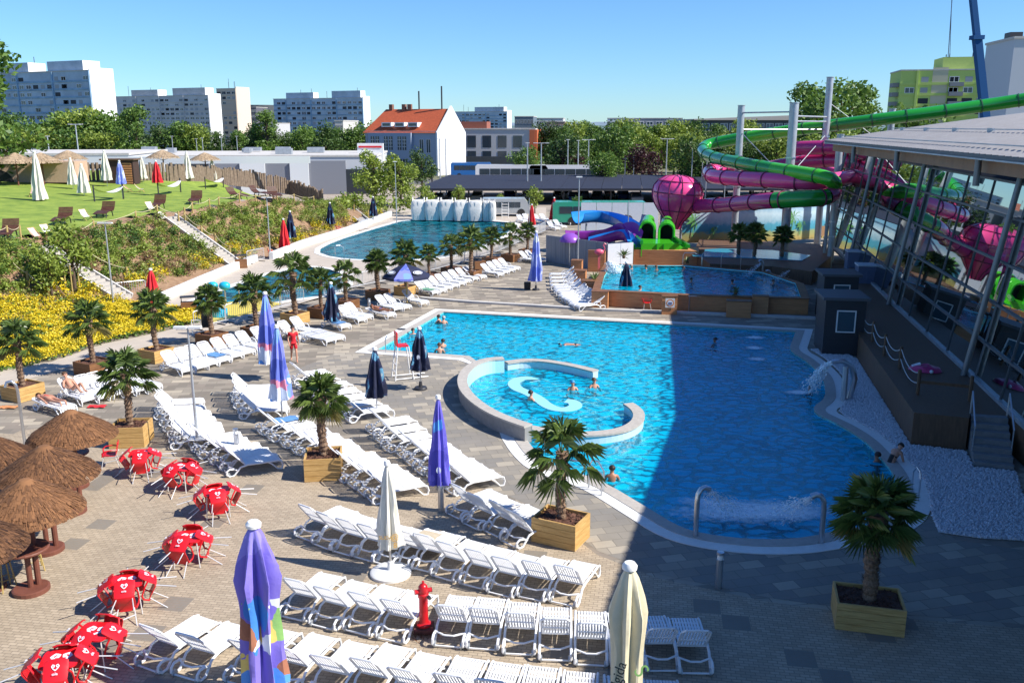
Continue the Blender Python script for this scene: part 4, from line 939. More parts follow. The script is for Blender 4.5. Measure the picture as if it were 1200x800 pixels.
# ------------------------------------------------------------ thatched parasols and standing tables
STRAW = leafmat('straw', (.035, .014, .008), (.29, .135, .055), .9, .1)
STRAWL = mat('pale_straw', (.42, .31, .20), .95, noise_amt=.25, noise_scale=4)
BROWNP = mat('brown_paint', (.16, .055, .035), .55, noise_amt=.15, noise_scale=3)
def make_thatch(m, seed, rad=1.15, H=2.85, rise=.72, cnt=4600):
    root = thing('thatched_parasol', None, 'thatched parasol'); rr = random.Random(seed)
    MB().tube([(0, 0, 0), (0, 0, H - .2)], .07, 10).build('pole', BROWNP, root)
    b = MB().lathe([(rad * .97, H - rise - .02), (rad * .6, H - rise * .62), (.12, H - .02), (0, H)], 28, cap=False)
    for _ in range(cnt):
        a = rr.uniform(0, 6.283); u0 = rr.random() ** .6 * .92; L = rr.uniform(.18, .38); u1 = u0 + L
        def pt(u, da=0, up=0):
            r = rad * u; z = H - rise * (u ** 1.12) + up
            return Vector((r * math.cos(a + da), r * math.sin(a + da), z if u < 1 else z - (u - 1) * .7))
        wd = .018 / max(.15, u0); lift = rr.uniform(.005, .045)
        b.add([pt(u0, 0, .01), pt(min(u1, 1.1), -wd * .5 + rr.gauss(0, .02), lift), pt(min(u1, 1.1), wd * .5 + rr.gauss(0, .01), lift)], [(0, 1, 2)])
    b.build('thatch', m, root)
    q = MB()
    for k in range(6):
        a = k * 1.047; q.tube([(0, 0, H - rise - .35), (rad * .8 * math.cos(a), rad * .8 * math.sin(a), H - rise + .12)], .022, 5)
    q.build('struts', BROWNP, root); return Proto(root)
TH = make_thatch(STRAW, 1)
for i, (x, y, l, s) in enumerate([(81, 476, 'brown thatched parasol beside the near left palm planter, the farthest of the near group', 1), (50, 517, 'brown thatched parasol in the middle of the near group at the left', 1.03), (28, 556, 'nearest full brown thatched parasol above the standing tables', 1.0), (-48, 598, 'thatched parasol cut by the left picture edge above the tables', 1), (-18, 505, 'greyish thatched parasol cut by the left edge behind the others', .95)]):
    p = G(x, y, 2.95 * s); p.z = 0; TH.put(p, i * 1.3, l, s)
TL = make_thatch(STRAWL, 2, 1.7, 3.0, .8, 1200)
for i, (x, y, l) in enumerate([(22, 218, 'pale thatched parasol at the left end of the lawn'), (52, 217, 'pale thatched parasol behind the big cream parasol'), (83, 212, 'pale thatched parasol before the palisade'), (193, 208, 'pale thatched parasol behind the red parasol on the lawn'), (242, 209, 'pale thatched parasol at the right of the palisade'), (-5, 217, 'pale thatched parasol cut by the left edge on the lawn')]):
    TL.put(T(x, y), i, l, 1.12)
def make_stable():
    root = thing('standing_table', None, 'standing table')
    MB().lathe([(.5, 1.08), (.52, 1.10), (.52, 1.13), (.5, 1.15)], 24).build('tabletop', BROWNP, root)
    q = MB().tube([(0, 0, .1), (0, 0, 1.08)], .065, 10)
    for k in range(4):
        a = k * 1.571 + .4; q.tube([(0, 0, .82), (.3 * math.cos(a), .3 * math.sin(a), 1.08)], .025, 5)
    q.build('stem', BROWNP, root); MB().lathe([(.42, .0), (.42, .1), (.38, .12)], 24).build('base', BROWNP, root); return Proto(root)
ST = make_stable()
for x, y, l in [(37, 692, 'brown round standing table nearest to the camera'), (56, 645, 'brown standing table behind the nearest one'), (84, 600, 'brown standing table under the middle thatched parasol'), (88, 570, 'brown standing table beside the red chair group'), (-14, 690, 'brown standing table cut by the left edge')]:
    ST.put(G(x, y), rnd.random() * 3, l)
def make_stool():
    root = thing('bar_stool', None, 'bar stool'); MB().lathe([(.19, .74), (.2, .78), (.19, .80)], 16).build('seat', DARK, root)
    for k in range(4):
        a = k * 1.571 + .785; MB().tube([(.14 * math.cos(a), .14 * math.sin(a), .75), (.25 * math.cos(a), .25 * math.sin(a), 0)], .018, 5).build('leg', POSTW, root)
    q = MB(); q.tube([(.21 * math.cos(k * 1.571 + .785), .21 * math.sin(k * 1.571 + .785), .3) for k in range(4)], .012, 4, closed=True); q.build('footrest', POSTW, root); return Proto(root)
BS = make_stool()
for x, y, l in [(8, 690, 'dark seated bar stool left of the nearest standing table'), (42, 668, 'dark seated bar stool behind the nearest standing table'), (30, 640, 'dark seated bar stool between the standing tables')]: BS.put(G(x, y), rnd.random(), l)

# ------------------------------------------------------------ planters and palms
def planter(loc, rz, sx, sy, h, label, m=TIMBER, nb=4):
    t = thing('wooden_planter', label, 'planter', loc, rz); b = MB(); bh = h / nb
    for k in range(nb):
        z = bh * (k + .5); g = .010
        b.box((0, -sy / 2, z), (sx, .05, bh - g)); b.box((0, sy / 2, z), (sx, .05, bh - g)); b.box((-sx / 2 + .026, 0, z), (.05, sy - .052, bh - g)); b.box((sx / 2 - .026, 0, z), (.05, sy - .052, bh - g))
    b.box((0, 0, h * .42), (sx - .07, sy - .07, h * .8)); b.build('boards', m, t)
    s = MB(); n = 12; vs = [(-sx / 2 + .06 + (sx - .12) * i / n, -sy / 2 + .06 + (sy - .12) * j / n, h * .88 + .05 * noise.noise(Vector((i * .7, j * .7, loc[0])))) for i in range(n + 1) for j in range(n + 1)]
    s.add(vs, [(i * (n + 1) + j, (i + 1) * (n + 1) + j, (i + 1) * (n + 1) + j + 1, i * (n + 1) + j + 1) for i in range(n) for j in range(n)])
    r4 = random.Random(int(loc[0] * 50))
    for _ in range(160 if h > .6 and loc[1] < 35 else 30):
        p = Vector((r4.uniform(-.5, .5) * (sx - .14), r4.uniform(-.5, .5) * (sy - .14), h * .88 + .03)); leaf(s, p, .04, r4)
    s.build('soil', SOIL, t)
    c = MB()
    for a in (-1, 1):
        for d in (-1, 1): c.box((a * (sx / 2 - .06), d * (sy / 2 - .055), -.02 + h / 2), (.05, .05, h - .06))
    return t
def make_palm(seed, H, nl=46, Lr=.55, pet=.5, blades=17, droop=1.0, tr=.13):
    root = thing('palm', None, 'palm tree'); rr = random.Random(seed)
    k = 26; pts = [(.03 * math.sin(i * .3 + seed), .03 * math.cos(i * .25), H * i / (k - 1)) for i in range(k)]; rs = [tr * (1.1 - .1 * math.sin(i)) * (1.12 if i % 2 else .9) * (.9 + .35 * (i / k) ** 3) for i in range(k)]
    tb = MB().tube(pts, rs, 12)
    for _ in range(240):
        z = rr.random() ** .7 * H; a = rr.uniform(0, 6.283); p = Vector((tr * math.cos(a), tr * math.sin(a), z)); q = p + Vector((math.cos(a) * .07, math.sin(a) * .07, rr.uniform(.02, .12))); sd = Vector((-math.sin(a), math.cos(a), 0)) * .02
        tb.add([p - sd, p + sd, q], [(0, 1, 2)])
    tb.build('trunk', PBARK, root)
    cr = MB(); dead = 0
    for i in range(nl):
        a = i * 2.3999 + rr.uniform(-.2, .2); u = (i + .5) / nl; el = math.pi / 2 * (1.0 - 1.45 * u) + rr.uniform(-.12, .12)
        d = Vector((math.cos(a) * math.cos(el), math.sin(a) * math.cos(el), math.sin(el))); o = Vector((0, 0, H - .15 * u)); pl = pet * rr.uniform(.8, 1.15)
        hub = o + d * pl - Vector((0, 0, .10 * u * pl)); cr.mi = 1 if (u > .86 and rr.random() < .5) else 0
        cr.tube([o, o.lerp(hub, .6) + Vector((0, 0, .03)), hub], [.016, .010, .008], 3, cap=False)
        sd = d.cross(Vector((0, 0, 1)));
        if sd.length < .1: sd = Vector((math.sin(a), -math.cos(a), 0))
        sd.normalize(); nn = sd.cross(d).normalized(); L = Lr * rr.uniform(.85, 1.12)
        for b in range(blades):
            f = -1 + 2 * (b + .5) / blades; ang = f * 2.0; dd = (d * math.cos(ang) + sd * math.sin(ang)).normalized(); l = L * (1 - .22 * abs(f)) * rr.uniform(.9, 1.05)
            wv = dd.cross(nn).normalized(); fold = nn * (.07 * (1 if b % 2 else -1)) * .3
            w0 = .017; m1 = hub + dd * l * .55 + nn * .05 * l + fold - Vector((0, 0, .05 * droop * l)); tip = hub + dd * l - Vector((0, 0, (.28 + .15 * abs(f)) * droop * l)) - nn * .02
            cr.add([hub, m1 - wv * w0, tip, m1 + wv * w0], [(0, 1, 2), (0, 2, 3)])
    cr.build('crown', [PALML, PALMD], root); return Proto(root)
PA = make_palm(1, 1.95, 32, .56, .42, 18, .9); PB = make_palm(2, 2.1, 28, .66, .62, 14); PC = make_palm(3, 2.0, 19, .72, .66, 15, 1.2); PD = make_palm(4, 2.2, 34, .66, .52, 20, .7, .16)
def palm_at(pr, base, top_px, top_py, label, H0, z0=.8, rz=None):
    top = P(top_px, top_py, base[1]); s = (top.z - z0) / H0; pr.put((base[0], base[1], z0), rnd.uniform(0, 6) if rz is None else rz, label, (s, s, s))
# foreground four: planter centre on the ground, crown centre
def pp(pr, H0, cx, cy, rz, sx, sy, h, crx, cry, l1, l2, m=TIMBER):
    c = G(cx, cy); planter((c.x, c.y, .012), rz, sx, sy, h, l1, m); palm_at(pr, (c.x, c.y), crx, cry, l2, H0, h * .85)
pp(PA, 1.95, 380, 556, R(8), 1.15, 1.15, .75, 377, 464, 'yellow timber planter of the palm between the lounger rows', 'dense palm standing between the lounger rows')
pp(PC, 2.0, 657, 632, R(-28), 1.3, .95, .72, 658, 530, 'yellow timber planter at the end of the long lounger row', 'ragged palm with hanging fronds in front of the pool')
pp(PD, 2.2, 1015, 728, R(-14), 1.45, 1.0, .65, 1022, 600, 'timber planter standing in the shade at the lower right', 'big dark palm in the shade at the lower right')
pp(PB, 2.1, 155, 519, R(5), 1.2, 1.1, .75, 148, 437, 'yellow timber planter beside the red chairs', 'palm near the red chairs at the left')
row = [(28, 466, 27, 398, PB, TIMBER), (110, 437, 108, 374, PB, TIMBERD), (184, 422, 182, 361, PB, TIMBER), (249, 403, 249, 349, PA, TIMBERD), (301, 395, 300, 340, PB, TIMBERD), (346, 378, 343, 319, PC, TIMBER), (377, 371, 377, 328, PB, TIMBERD), (406, 362, 408, 320, PC, TIMBERD), (443, 350, 443, 305, PA, TIMBERD), (476, 345, 474, 298, PB, TIMBER), (503, 330, 500, 297, PB, TIMBERD), (529, 322, 528, 287, PC, TIMBERD), (552, 326, 551, 281, PB, TIMBERD), (576, 310, 575, 277, PB, TIMBERD), (598, 306, 598, 273, PC, TIMBERD), (618, 300, 617, 270, PB, TIMBERD)]
for i, (x, y, tx, ty, pr, mm) in enumerate(row):
    H0 = {id(PA): 1.95, id(PB): 2.1, id(PC): 2.0}[id(pr)]
    pp(pr, H0, x, y, R(-28), 1.15, 1.15, .6, tx, ty, 'timber planter, %s from the left in the palm row along the promenade' % ORD[i], 'palm, %s from the left in the row along the promenade' % ORD[i], mm)
for i, (x, y, tx, ty, l) in enumerate([(865, 300, 864, 272, 'left of the dark palms on the terrace behind the small pool'), (884, 302, 885, 272, 'second of the dark palms behind the small pool'), (916, 303, 915, 275, 'right of the dark palms behind the small pool'), (676, 262, 674, 240, 'palm behind the red parasols')]):
    b = G(x, y, .9 if i < 3 else 0); palm_at(PD if i < 3 else PB, (b.x, b.y), tx, ty, l, 2.2 if i < 3 else 2.1, b.z)
for i, (x, y, s, l, z) in enumerate([(862, 345, .9, 'small spiky cycad on the front wall of the small pool in the shade', 1.0), (697, 330, 1.2, 'small cycad on the stepped wooden boxes beside the small pool', .8), (731, 302, 1.2, 'bushy cycad in a box behind the small pool', 1.4), (830, 262, 1.0, 'spiky plant before the beach mural', 1), (805, 308, .8, 'spiky plant by the green slide steps', 1.0)]):
    root = thing('cycad', l, 'plant', G(x, y, z)); m = MB(); r5 = random.Random(i)
    for k in range(26):
        a = k * 2.4; el = R(r5.uniform(5, 75)); d = Vector((math.cos(a) * math.cos(el), math.sin(a) * math.cos(el), math.sin(el))); L = s * r5.uniform(.6, .9); sd = d.cross(Vector((0, 0, 1))).normalized() * .05
        m.add([(0, 0, .1), d * L * .5 + sd, d * L - Vector((0, 0, .2 * L)), d * L * .5 - sd], [(0, 1, 2, 3)])
    m.build('fronds', PALML, root); MB().lathe([(.1, -.05), (.13, .1), (.06, .2)], 8).build('stem', PBARK, root)
# ------------------------------------------------------------ red tables with tilted chairs
def heart(m, c, s, ux, uy, nz, w_=.16):
    """white spiral heart emblem"""
    for sg in (-1, 1):
        pts = []
        for i in range(15):
            a = i / 14 * 5.2; r = s * (.95 - .12 * i / 2.2) * .5
            pts.append(c + ux * (sg * (s * .42 - r * math.cos(a) * .95)) + uy * (s * .15 + r * math.sin(a) - (0.0)) + nz * .006)
        pts = [c + ux * (0) + uy * (-s * .85) + nz * .006, c + ux * (sg * s * .55) + uy * (-s * .3) + nz * .006, c + ux * (sg * s * .9) + uy * (s * .25) + nz * .006, c + ux * (sg * s * .62) + uy * (s * .72) + nz * .006, c + ux * (sg * s * .22) + uy * (s * .5) + nz * .006, c + ux * (sg * s * .3) + uy * (s * .1) + nz * .006, c + ux * (sg * s * .55) + uy * (s * .2) + nz * .006]
        pts = [Vector(p) for p in pts]
        sp = []
        for i in range(len(pts) - 1):
            for u in (0, .5): sp.append(pts[i].lerp(pts[i + 1], u))
        sp.append(pts[-1]); A = []; B = []
        for i, p in enumerate(sp):
            t_ = (sp[min(i + 1, len(sp) - 1)] - sp[max(0, i - 1)]).normalized(); sd = t_.cross(nz).normalized() * s * w_
            A.append(p + sd); B.append(p - sd)
        m.strip(A, B)
def make_red_chair():
    """x forward, y sideways, origin on the floor between the legs"""
    root = thing('red_chair', None, 'chair'); m = MB()
    n = 8; A = []
    prof = [(.24, .43), (.20, .455), (0, .44), (-.16, .43), (-.215, .46), (-.24, .56), (-.27, .70), (-.30, .84), (-.295, .88)]
    wds = [.19, .215, .225, .22, .215, .22, .225, .22, .16]
    for k, ((x, z), w_) in enumerate(zip(prof, wds)):
        A.append([Vector((x + (.03 if abs(v) > .9 else 0) * (1 if k > 4 else 0), w_ * v, z + (.02 if abs(v) > .9 and k < 5 else 0))) for v in (-1, -.6, 0, .6, 1)])
    vs = [v for r_ in A for v in r_]; nb = len(vs); vs2 = [v - Vector((.0 if i < 25 else .018, 0, .018 if i < 25 else 0)) for i, v in enumerate(vs)]
    fs = []
    for i in range(len(prof) - 1):
        for j in range(4):
            a = i * 5 + j; fs.append((a, a + 5, a + 6, a + 1)); fs.append((nb + a, nb + a + 1, nb + a + 6, nb + a + 5))
    k = len(prof)
    for i in range(k - 1):
        for j in (0, 4): a = i * 5 + j; fs.append((a, nb + a, nb + a + 5, a + 5) if j == 0 else (a + 5, nb + a + 5, nb + a, a))
    for j in range(4): fs.append((j, j + 1, nb + j + 1, nb + j)); a = (k - 1) * 5 + j; fs.append((a, nb + a, nb + a + 1, a + 1))
    sh = m.add(vs + vs2, fs).build('shell', RED, root, True)
    for s in (-1, 1):
        MB().tube([(-.25, s * .22, .64), (-.1, s * .265, .66), (.12, s * .27, .645), (.2, s * .25, .58), (.2, s * .215, .45)], .022, 6).build('armrest', RED, root)
        for x0, x1 in ((.17, .27), (-.17, -.29)): MB().tube([(x0, s * .17, .44), (x1, s * .24, 0)], .013, 6).build('leg', STEELW, root)
    g = MB(); heart(g, Vector((-.30, 0, .70)), .075, Vector((0, -1, 0)), Vector((-.2, 0, 1)).normalized(), Vector((-1, 0, -.2)).normalized(), .12); 
    g.build('emblem', WHM, sh)
    text('ola', .09, WHM, sh, (-.288, 0, .565), (R(83), 0, R(-90)))
    return root
STEELW = mat('light_metal', (.70, .70, .70), .35, metal=.3)
RC = Proto(make_red_chair())
def make_red_table():
    root = thing('red_table', None, 'table')
    tp = MB().prism([(s * .36, t_ * .30) for s, t_ in ((-1, -1), (1, -1), (1, 1), (-1, 1))], .70, .725)
    tp = MB(); q = [Vector((.36 * (abs(math.cos(a)) ** .35) * (1 if math.cos(a) > 0 else -1), .36 * (abs(math.sin(a)) ** .35) * (1 if math.sin(a) > 0 else -1))) for a in [6.283 * (i + .5) / 24 for i in range(24)]]
    top = tp.prism(q, .70, .728).build('tabletop', RED, root)
    g = MB(); heart(g, Vector((0, .02, .724)), .20, Vector((1, 0, 0)), Vector((0, 1, 0)), Vector((0, 0, 1)), .16); g.build('emblem', WHM, top)
    for sx in (-1, 1):
        for sy in (-1, 1): MB().tube([(sx * .27, sy * .27, .70), (sx * .32, sy * .32, 0)], .015, 6).build('leg', STEELW, root)
    return root
RT = Proto(make_red_table())
TI = R(52)
def red_set(px, py, rz, where, missing=(), zc=.6):
    c = G(px, py, zc); c.z = .012
    RT.put(c, rz, 'square red table with a white heart, ' + where)
    for k in range(4):
        if k in missing: continue
        a = rz + k * math.pi / 2 + rnd.gauss(0, .09)
        # chair faces the table and is tipped forward so that its back leans on the table top
        d = Vector((math.cos(a), math.sin(a), 0)); ch = RC.put((0, 0, 0), 0, 'red chair tipped on the %s of the table %s' % (['right side', 'far side', 'left side', 'near side'][int(((a % 6.283) + .785) / 1.571) % 4], where), None, 'tipped chairs of one red set')
        th = R(66) + rnd.gauss(0, .05)
        ch.rotation_mode = 'XYZ'
        M = Matrix.Translation(c + d * .84 + Vector((0, 0, 0))) @ Matrix.Rotation(a + math.pi, 4, 'Z') @ Matrix.Rotation(th, 4, 'Y') @ Matrix.Translation((-.27, 0, 0))
        M = Matrix.Translation((0, 0, .0)) @ M
        ch.matrix_world = M; ch.location = M.translation; ch.rotation_euler = M.to_euler(); del ch['group']
for px, py, rz, wh, ms in [(166, 535, R(10), 'beside the left palm planter', (1,)), (213, 551, R(-15), 'just below the palm planter', ()), (254, 580, R(20), 'under the left lounger fan', ()), (221, 634, R(5), 'level with the small cream parasol', ()), (149, 686, R(15), 'mid way down the near diagonal', ()), (112, 746, R(-5), 'second nearest to the camera', ()), (72, 778, R(12), 'nearest to the camera', ())]:
    red_set(px, py, rz, wh, ms)
ch = RC.put(G(130, 547), R(200), 'upright red chair alone left of the set beside the palm planter')
for x, y, a, l in [(757, 362, -80, 'red chair in the sun before the orange wooden pool wall'), (970, 410, 200, 'red chair in the shade at the foot of the dark kiosk')]: RC.put(G(x, y), R(a), l)
for x, y, a, l in [(318, 302, 20, 'small red seat by the litter bin at the lane pool'), (397, 273, 20, 'red seat on the far promenade by the white wall')]:
    RC.put(G(x, y), R(a), l, .95)
# ------------------------------------------------------------ hydrant, bollards, pipes, bins
c = G(497, 738); c.z = .01; t = thing('fire_hydrant', 'slim red fire hydrant standing between the lounger rows', 'hydrant', c)
MB().lathe([(.17, .13), (.17, .17), (.115, .20), (.10, .24), (.10, .80), (.125, .83), (.125, .90), (.10, .92), (.115, .98), (.10, 1.08), (.06, 1.13), (.0, 1.15)], 18, cap=False).build('barrel', HRED, t, True)
for s, a in ((1, 0), (-1, 0)): MB(Matrix.Rotation(R(20), 4, 'Z')).tube([(s * .07, 0, .96), (s * .19, 0, .96), (s * .195, 0, .96)], [.055, .055, .065], 10).build('outlet', HRED, t)
MB().tube([(.12, -.1, .88), (.16, -.16, .87)], .04, 8).build('outlet_cap', DARK, t); MB().lathe([(.12, .09), (.12, .14)], 14).build('collar', WHITEP, t)
MB().tube([(0, 0, 1.12), (0, 0, 1.2)], .03, 5).build('spindle', HRED, t)
MB().box((0, 0, .05), (.42, .42, .1)).build('foot', mat('rusty_foot', (.15, .05, .04), .9, noise_amt=.3, noise_scale=9), t)
m = MB(); r6 = random.Random(2)
for _ in range(260):
    p = Vector((r6.gauss(0, .2), r6.gauss(-.2, .12), .0)); m.add([p, p + Vector((r6.gauss(0, .08), r6.gauss(0, .08), .02 + r6.random() * .09)), p + Vector((.012, .01, 0))], [(0, 1, 2)])
tag(m.build('dry_grass', STRAW), 'tuft of dry grass round the foot of the red hydrant', 'grass', kind='stuff').location = c
def bollard(px, py, label, h=1.0):
    c = G(px, py); t = thing('bollard', label, 'bollard', c); MB().lathe([(.085, 0), (.085, h * .8), (.0, h * .8)], 16, cap=False).build('post', STEEL, t, True)
    MB().lathe([(.072, h * .8), (.072, h * .93)], 12).build('lamp_glass', WHITEP, t); MB().lathe([(.09, h * .93), (.09, h), (0, h + .01)], 16, cap=False).build('cap', STEEL, t, True)
bollard(517, 599, 'metal bollard at the foot of the deep blue parasol', .95); bollard(278, 531, 'metal bollard between loungers of the left fan', .9)
bollard(842, 688, 'metal bollard in the shade at the near edge of the pool', .95); bollard(433, 367, 'white post beside the sunbather on the promenade', .9)
# curved shower pipe at the left and thin lamp poles
c = G(30, 527); t = thing('shower_pipe', 'polished bent steel shower pipe behind the thatched parasols', 'shower', c)
H = P(24, 446, c.y).z; MB().tube([(0, 0, 0), (0, 0, H - .35), (-.03, -.03, H - .12), (-.14, -.06, H), (-.28, -.1, H - .03), (-.34, -.12, H - .2)], .05, 10).build('pipe', STEEL, t, True)
MB().lathe([(.12, 0), (.12, .03), (.05, .05)], 12).build('flange', STEEL, t)
def lamp(px, base, top, label, r=.045, terrain=False, Y=None, arm=0, zb=None, head=True):
    b = T(px, base) if terrain else (G(px, base) if Y is None else P(px, base, Y))
    if zb is not None: b.z = zb
    H = P(px, top, b.y).z - b.z; t = thing('lamp_pole', label, 'lamp post', b)
    MB().tube([(0, 0, 0), (0, 0, H * .5), (0, 0, H)], [r * 1.2, r, r * .7], 7).build('pole', GALV, t)
    if arm: MB().tube([(-arm, 0, H), (arm if arm > 0 else 0, 0, H + .02)], r * .6, 5).build('arm', GALV, t)
    if head:
        for s in ((-1, 1) if arm else (1,)): MB().box((s * arm, 0, H + .04), (.3 + r * 3, .16, .08)).build('lamp_head', WHITEP, t)
    return t
lamp(232, 524, 385, 'slim steel pole with cross arm beside the left lounger fan', .045, arm=.25)
lamp(133, 357, 262, 'tall pale lamp pole with floodlights beside the shrub slope', .05, arm=.22, terrain=True)
lamp(317, 303, 232, 'tall pale pole with loudspeakers by the lane pool', .05, arm=.2)
lamp(465, 262, 190, 'thin lamp pole left of the white sacks', .05); lamp(620, 300, 232, 'thin pole beside the tall blue parasol', .04, head=False)
lamp(677, 318, 208, 'thin steel mast beside the grey fence of the small pool', .05); lamp(735, 300, 235, 'thin steel mast left of the green slide', .04, head=False)
def bin_(p, label, m=TIMBERD):
    t = thing('litter_bin', label, 'litter bin', p, R(20)); MB().box((0, 0, .35), (.9, .5, .7)).build('box', m, t)
    for sx in (-1, 1): MB().beam((sx * .4, 0, .7), (sx * .4, 0, 1.0), .05, .05).build('bracket', DARK, t)
    MB().box((0, 0, 1.02), (.95, .55, .05)).build('lid', DARK, t)
bin_(G(283, 314), 'dark brown litter bin at the foot of the middle stairs'); bin_(G(222, 367), 'low dark brown litter bin box behind the red parasol'); bin_(G(562, 316), 'brown litter bin between loungers on the promenade')
# crowd barriers
def make_barrier():
    root = thing('crowd_barrier', None, 'barrier'); m = MB(); W = 2.2
    m.tube([(0, 0, .18), (0, 0, 1.05), (.12, 0, 1.1), (W - .12, 0, 1.1), (W, 0, 1.05), (W, 0, .18)], .025, 6); m.tube([(0, 0, .22), (W, 0, .22)], .02, 5); m.build('frame', GALV2, root)
    b = MB()
    for k in range(1, 15): b.tube([(W * k / 15, 0, .22), (W * k / 15, 0, 1.08)], .012, 4)
    b.build('bars', GALV2, root)
    for x in (.3, W - .3): MB().beam((x, -.3, .03), (x, .3, .03), .06, .05).build('foot', DARK, root)
    return Proto(root)
GALV2 = mat('bright_galvanised', (.62, .64, .67), .4, metal=.4)
BA = make_barrier()
def barriers(pxs, where):
    pts = [G(*p) for p in pxs]; segs = []
    for a, b in zip(pts, pts[1:]):
        n = max(1, round((b - a).length / 2.25))
        for k in range(n): segs.append((a.lerp(b, k / n), math.atan2((b - a).y, (b - a).x)))
    for i, (p, a) in enumerate(segs): BA.put(p, a + rnd.gauss(0, .02), 'galvanised crowd barrier, %s from the left %s' % (ORD[i] if i < 20 else 'one of the last', where), None, 'crowd barriers %s' % where)
barriers([(228, 388), (300, 371), (355, 356)], 'before the toddler pool'); barriers([(380, 348), (420, 338), (470, 328), (530, 313), (585, 296), (640, 272)], 'between the palms and the lane pool')
barriers([(131, 352), (165, 348)], 'at the foot of the left stairs'); barriers([(290, 310), (304, 307)], 'beside the litter bin'); barriers([(423, 271), (433, 268)], 'on the far promenade')
# blue toy and water features of the toddler pool
c = G(258, 360); t = thing('water_toy', 'double round blue water toy at the toddler pool', 'water toy', c); CY = mat('cyan_plastic', (.02, .42, .62), .35)
for s in (-.38, .38): MB().sphere((s, 0, 1.35), .36, 14, (1, .8, .75)).build('bowl', CY, t, True); MB().tube([(s, 0, 0), (s, 0, 1.2)], .05, 6).build('stem', STEEL, t)
tag(MB().lathe([(.5, 0), (.5, .45), (.46, .45)], 20).build('tub', CY), 'small blue tub on the yellow floor of the toddler pool', 'tub').location = G(257, 371)
YF = mat('yellow_floor', (.62, .50, .08), .7, noise_amt=.06)
tag(MB().prism(PG([(226, 371), (252, 356), (300, 352), (330, 356), (300, 366), (244, 379)]), -.05, .045).build('play_floor', YF), kind='structure')
for x, y, tp in ((281, 357, 330), (340, 328, 305)): lamp(x, y, tp, 'thin white pole standing at the toddler pool edge, %s one' % ('left' if x < 300 else 'right'), .05, head=False)
# lifeguard seat, ladders, handrails
c = G(472, 443); t = thing('lifeguard_seat', 'white lifeguard seat with red seat shell at the pool corner', 'lifeguard seat', c, R(20))
f = MB()
for sx, sy in ((-.35, -.3), (-.35, .3), (.35, -.3), (.35, .3)): f.tube([(sx * 1.2, sy * 1.2, 0), (sx * .7, sy * .8, 1.5)], .03, 6)
for z in (.35, .7, 1.05): f.tube([(-.38 + z * .08, -.34, z), (-.38 + z * .08, .34, z)], .022, 5)
f.tube([(.8, -.3, .05), (.8, .3, .05)], .04, 6); f.tube([(-.4, -.34, .06), (1.1, -.3, .06)], .03, 5); f.tube([(-.4, .34, .06), (1.1, .3, .06)], .03, 5); f.build('frame', WHITEP, t)
MB().box((0, 0, 1.52), (.5, .5, .06)).build('seat', RED, t); MB().box((-.26, 0, 1.85), (.06, .5, .6)).build('backrest', RED, t); MB().lathe([(.2, 2.25), (.0, 2.3)], 12).build('cap', DARK, t)
def handrail(px, py, rz, label, h=.9, L=.8, z=0):
    c = G(px, py, z); t = thing('handrail', label, 'handrail', c, rz); f = MB(); f.tube([(0, 0, -.4), (0, 0, h * .8), (.1, 0, h), (L * .6, 0, h), (L, 0, h * .7), (L, 0, -.4)], .025, 6, cap=True); f.build('rail', STEEL, t)
handrail(452, 414, R(30), 'steel handrail at the near left corner of the main pool'); handrail(662, 573, R(-25), 'steel handrail on the white coping behind the middle palm', 1.0, 1.2); handrail(1076, 587, R(80), 'steel handrail in the shade at the right curve of the pool')
handrail(393, 300, R(30), 'steel ladder rail at the rounded end of the lane pool')
handrail(690, 572, R(-30), 'second steel handrail on the white coping behind the middle palm', .95, .5)
# bent water jets
def jet(px, py, toppx, toppy, dirv, label, sx, sy, sag=.05, r=.075, spread=.45, cnt=40):
    c = G(px, py); H = P(px, toppy, c.y).z; t = thing('bent_pipe', label, 'water jet pipe', c); d = Vector(dirv).normalized()
    MB().tube([(0, 0, -.1), (0, 0, H * .72), d * .02 + Vector((0, 0, H * .88)), d * .10 + Vector((0, 0, H * .98)), d * .22 + Vector((0, 0, H)), d * .34 + Vector((0, 0, H * .95))], [r, r, r, r, r * 1.05, r * 1.2], 12).build('pipe', STEEL, t, True)
    if sx: strands('water_stream', 'thin spray falling from the ' + label, c + d * .34 + Vector((0, 0, H * .93)), G(sx, sy, 0), .08, spread, cnt, .008)
jet(815, 628, 826, 572, (1, .25, 0), 'bent steel jet pipe at the left of the foam band', 862, 603, cnt=30)
jet(962, 636, 952, 580, (-1, .2, 0), 'bent steel jet pipe at the right of the foam band', 917, 606, cnt=30)
c = G(992, 468); H = P(990, 423, c.y).z; t = thing('arched_fountain', 'wide dark arched fountain pipe in the pebbles at the right curve', 'fountain', c)
e = Vector((-1, -.1, 0)); MB().tube([(.1, 0, 0), (.25, 0, H * .55), (.1, 0, H * .85), (-.3, 0, H), (-.75, 0, H * .98)], [.13, .13, .12, .11, .1], 10).build('arch', STEEL, t, True)
MB().tube([(-.2, -.2, 0), (-.22, -.2, H * .9)], .12, 8).build('support', GALV, t)
strands('water_stream', 'curved sheet of water from the arched fountain', c + Vector((-.75, 0, H * .98)), G(948, 459), .35, .12, 60, .02)
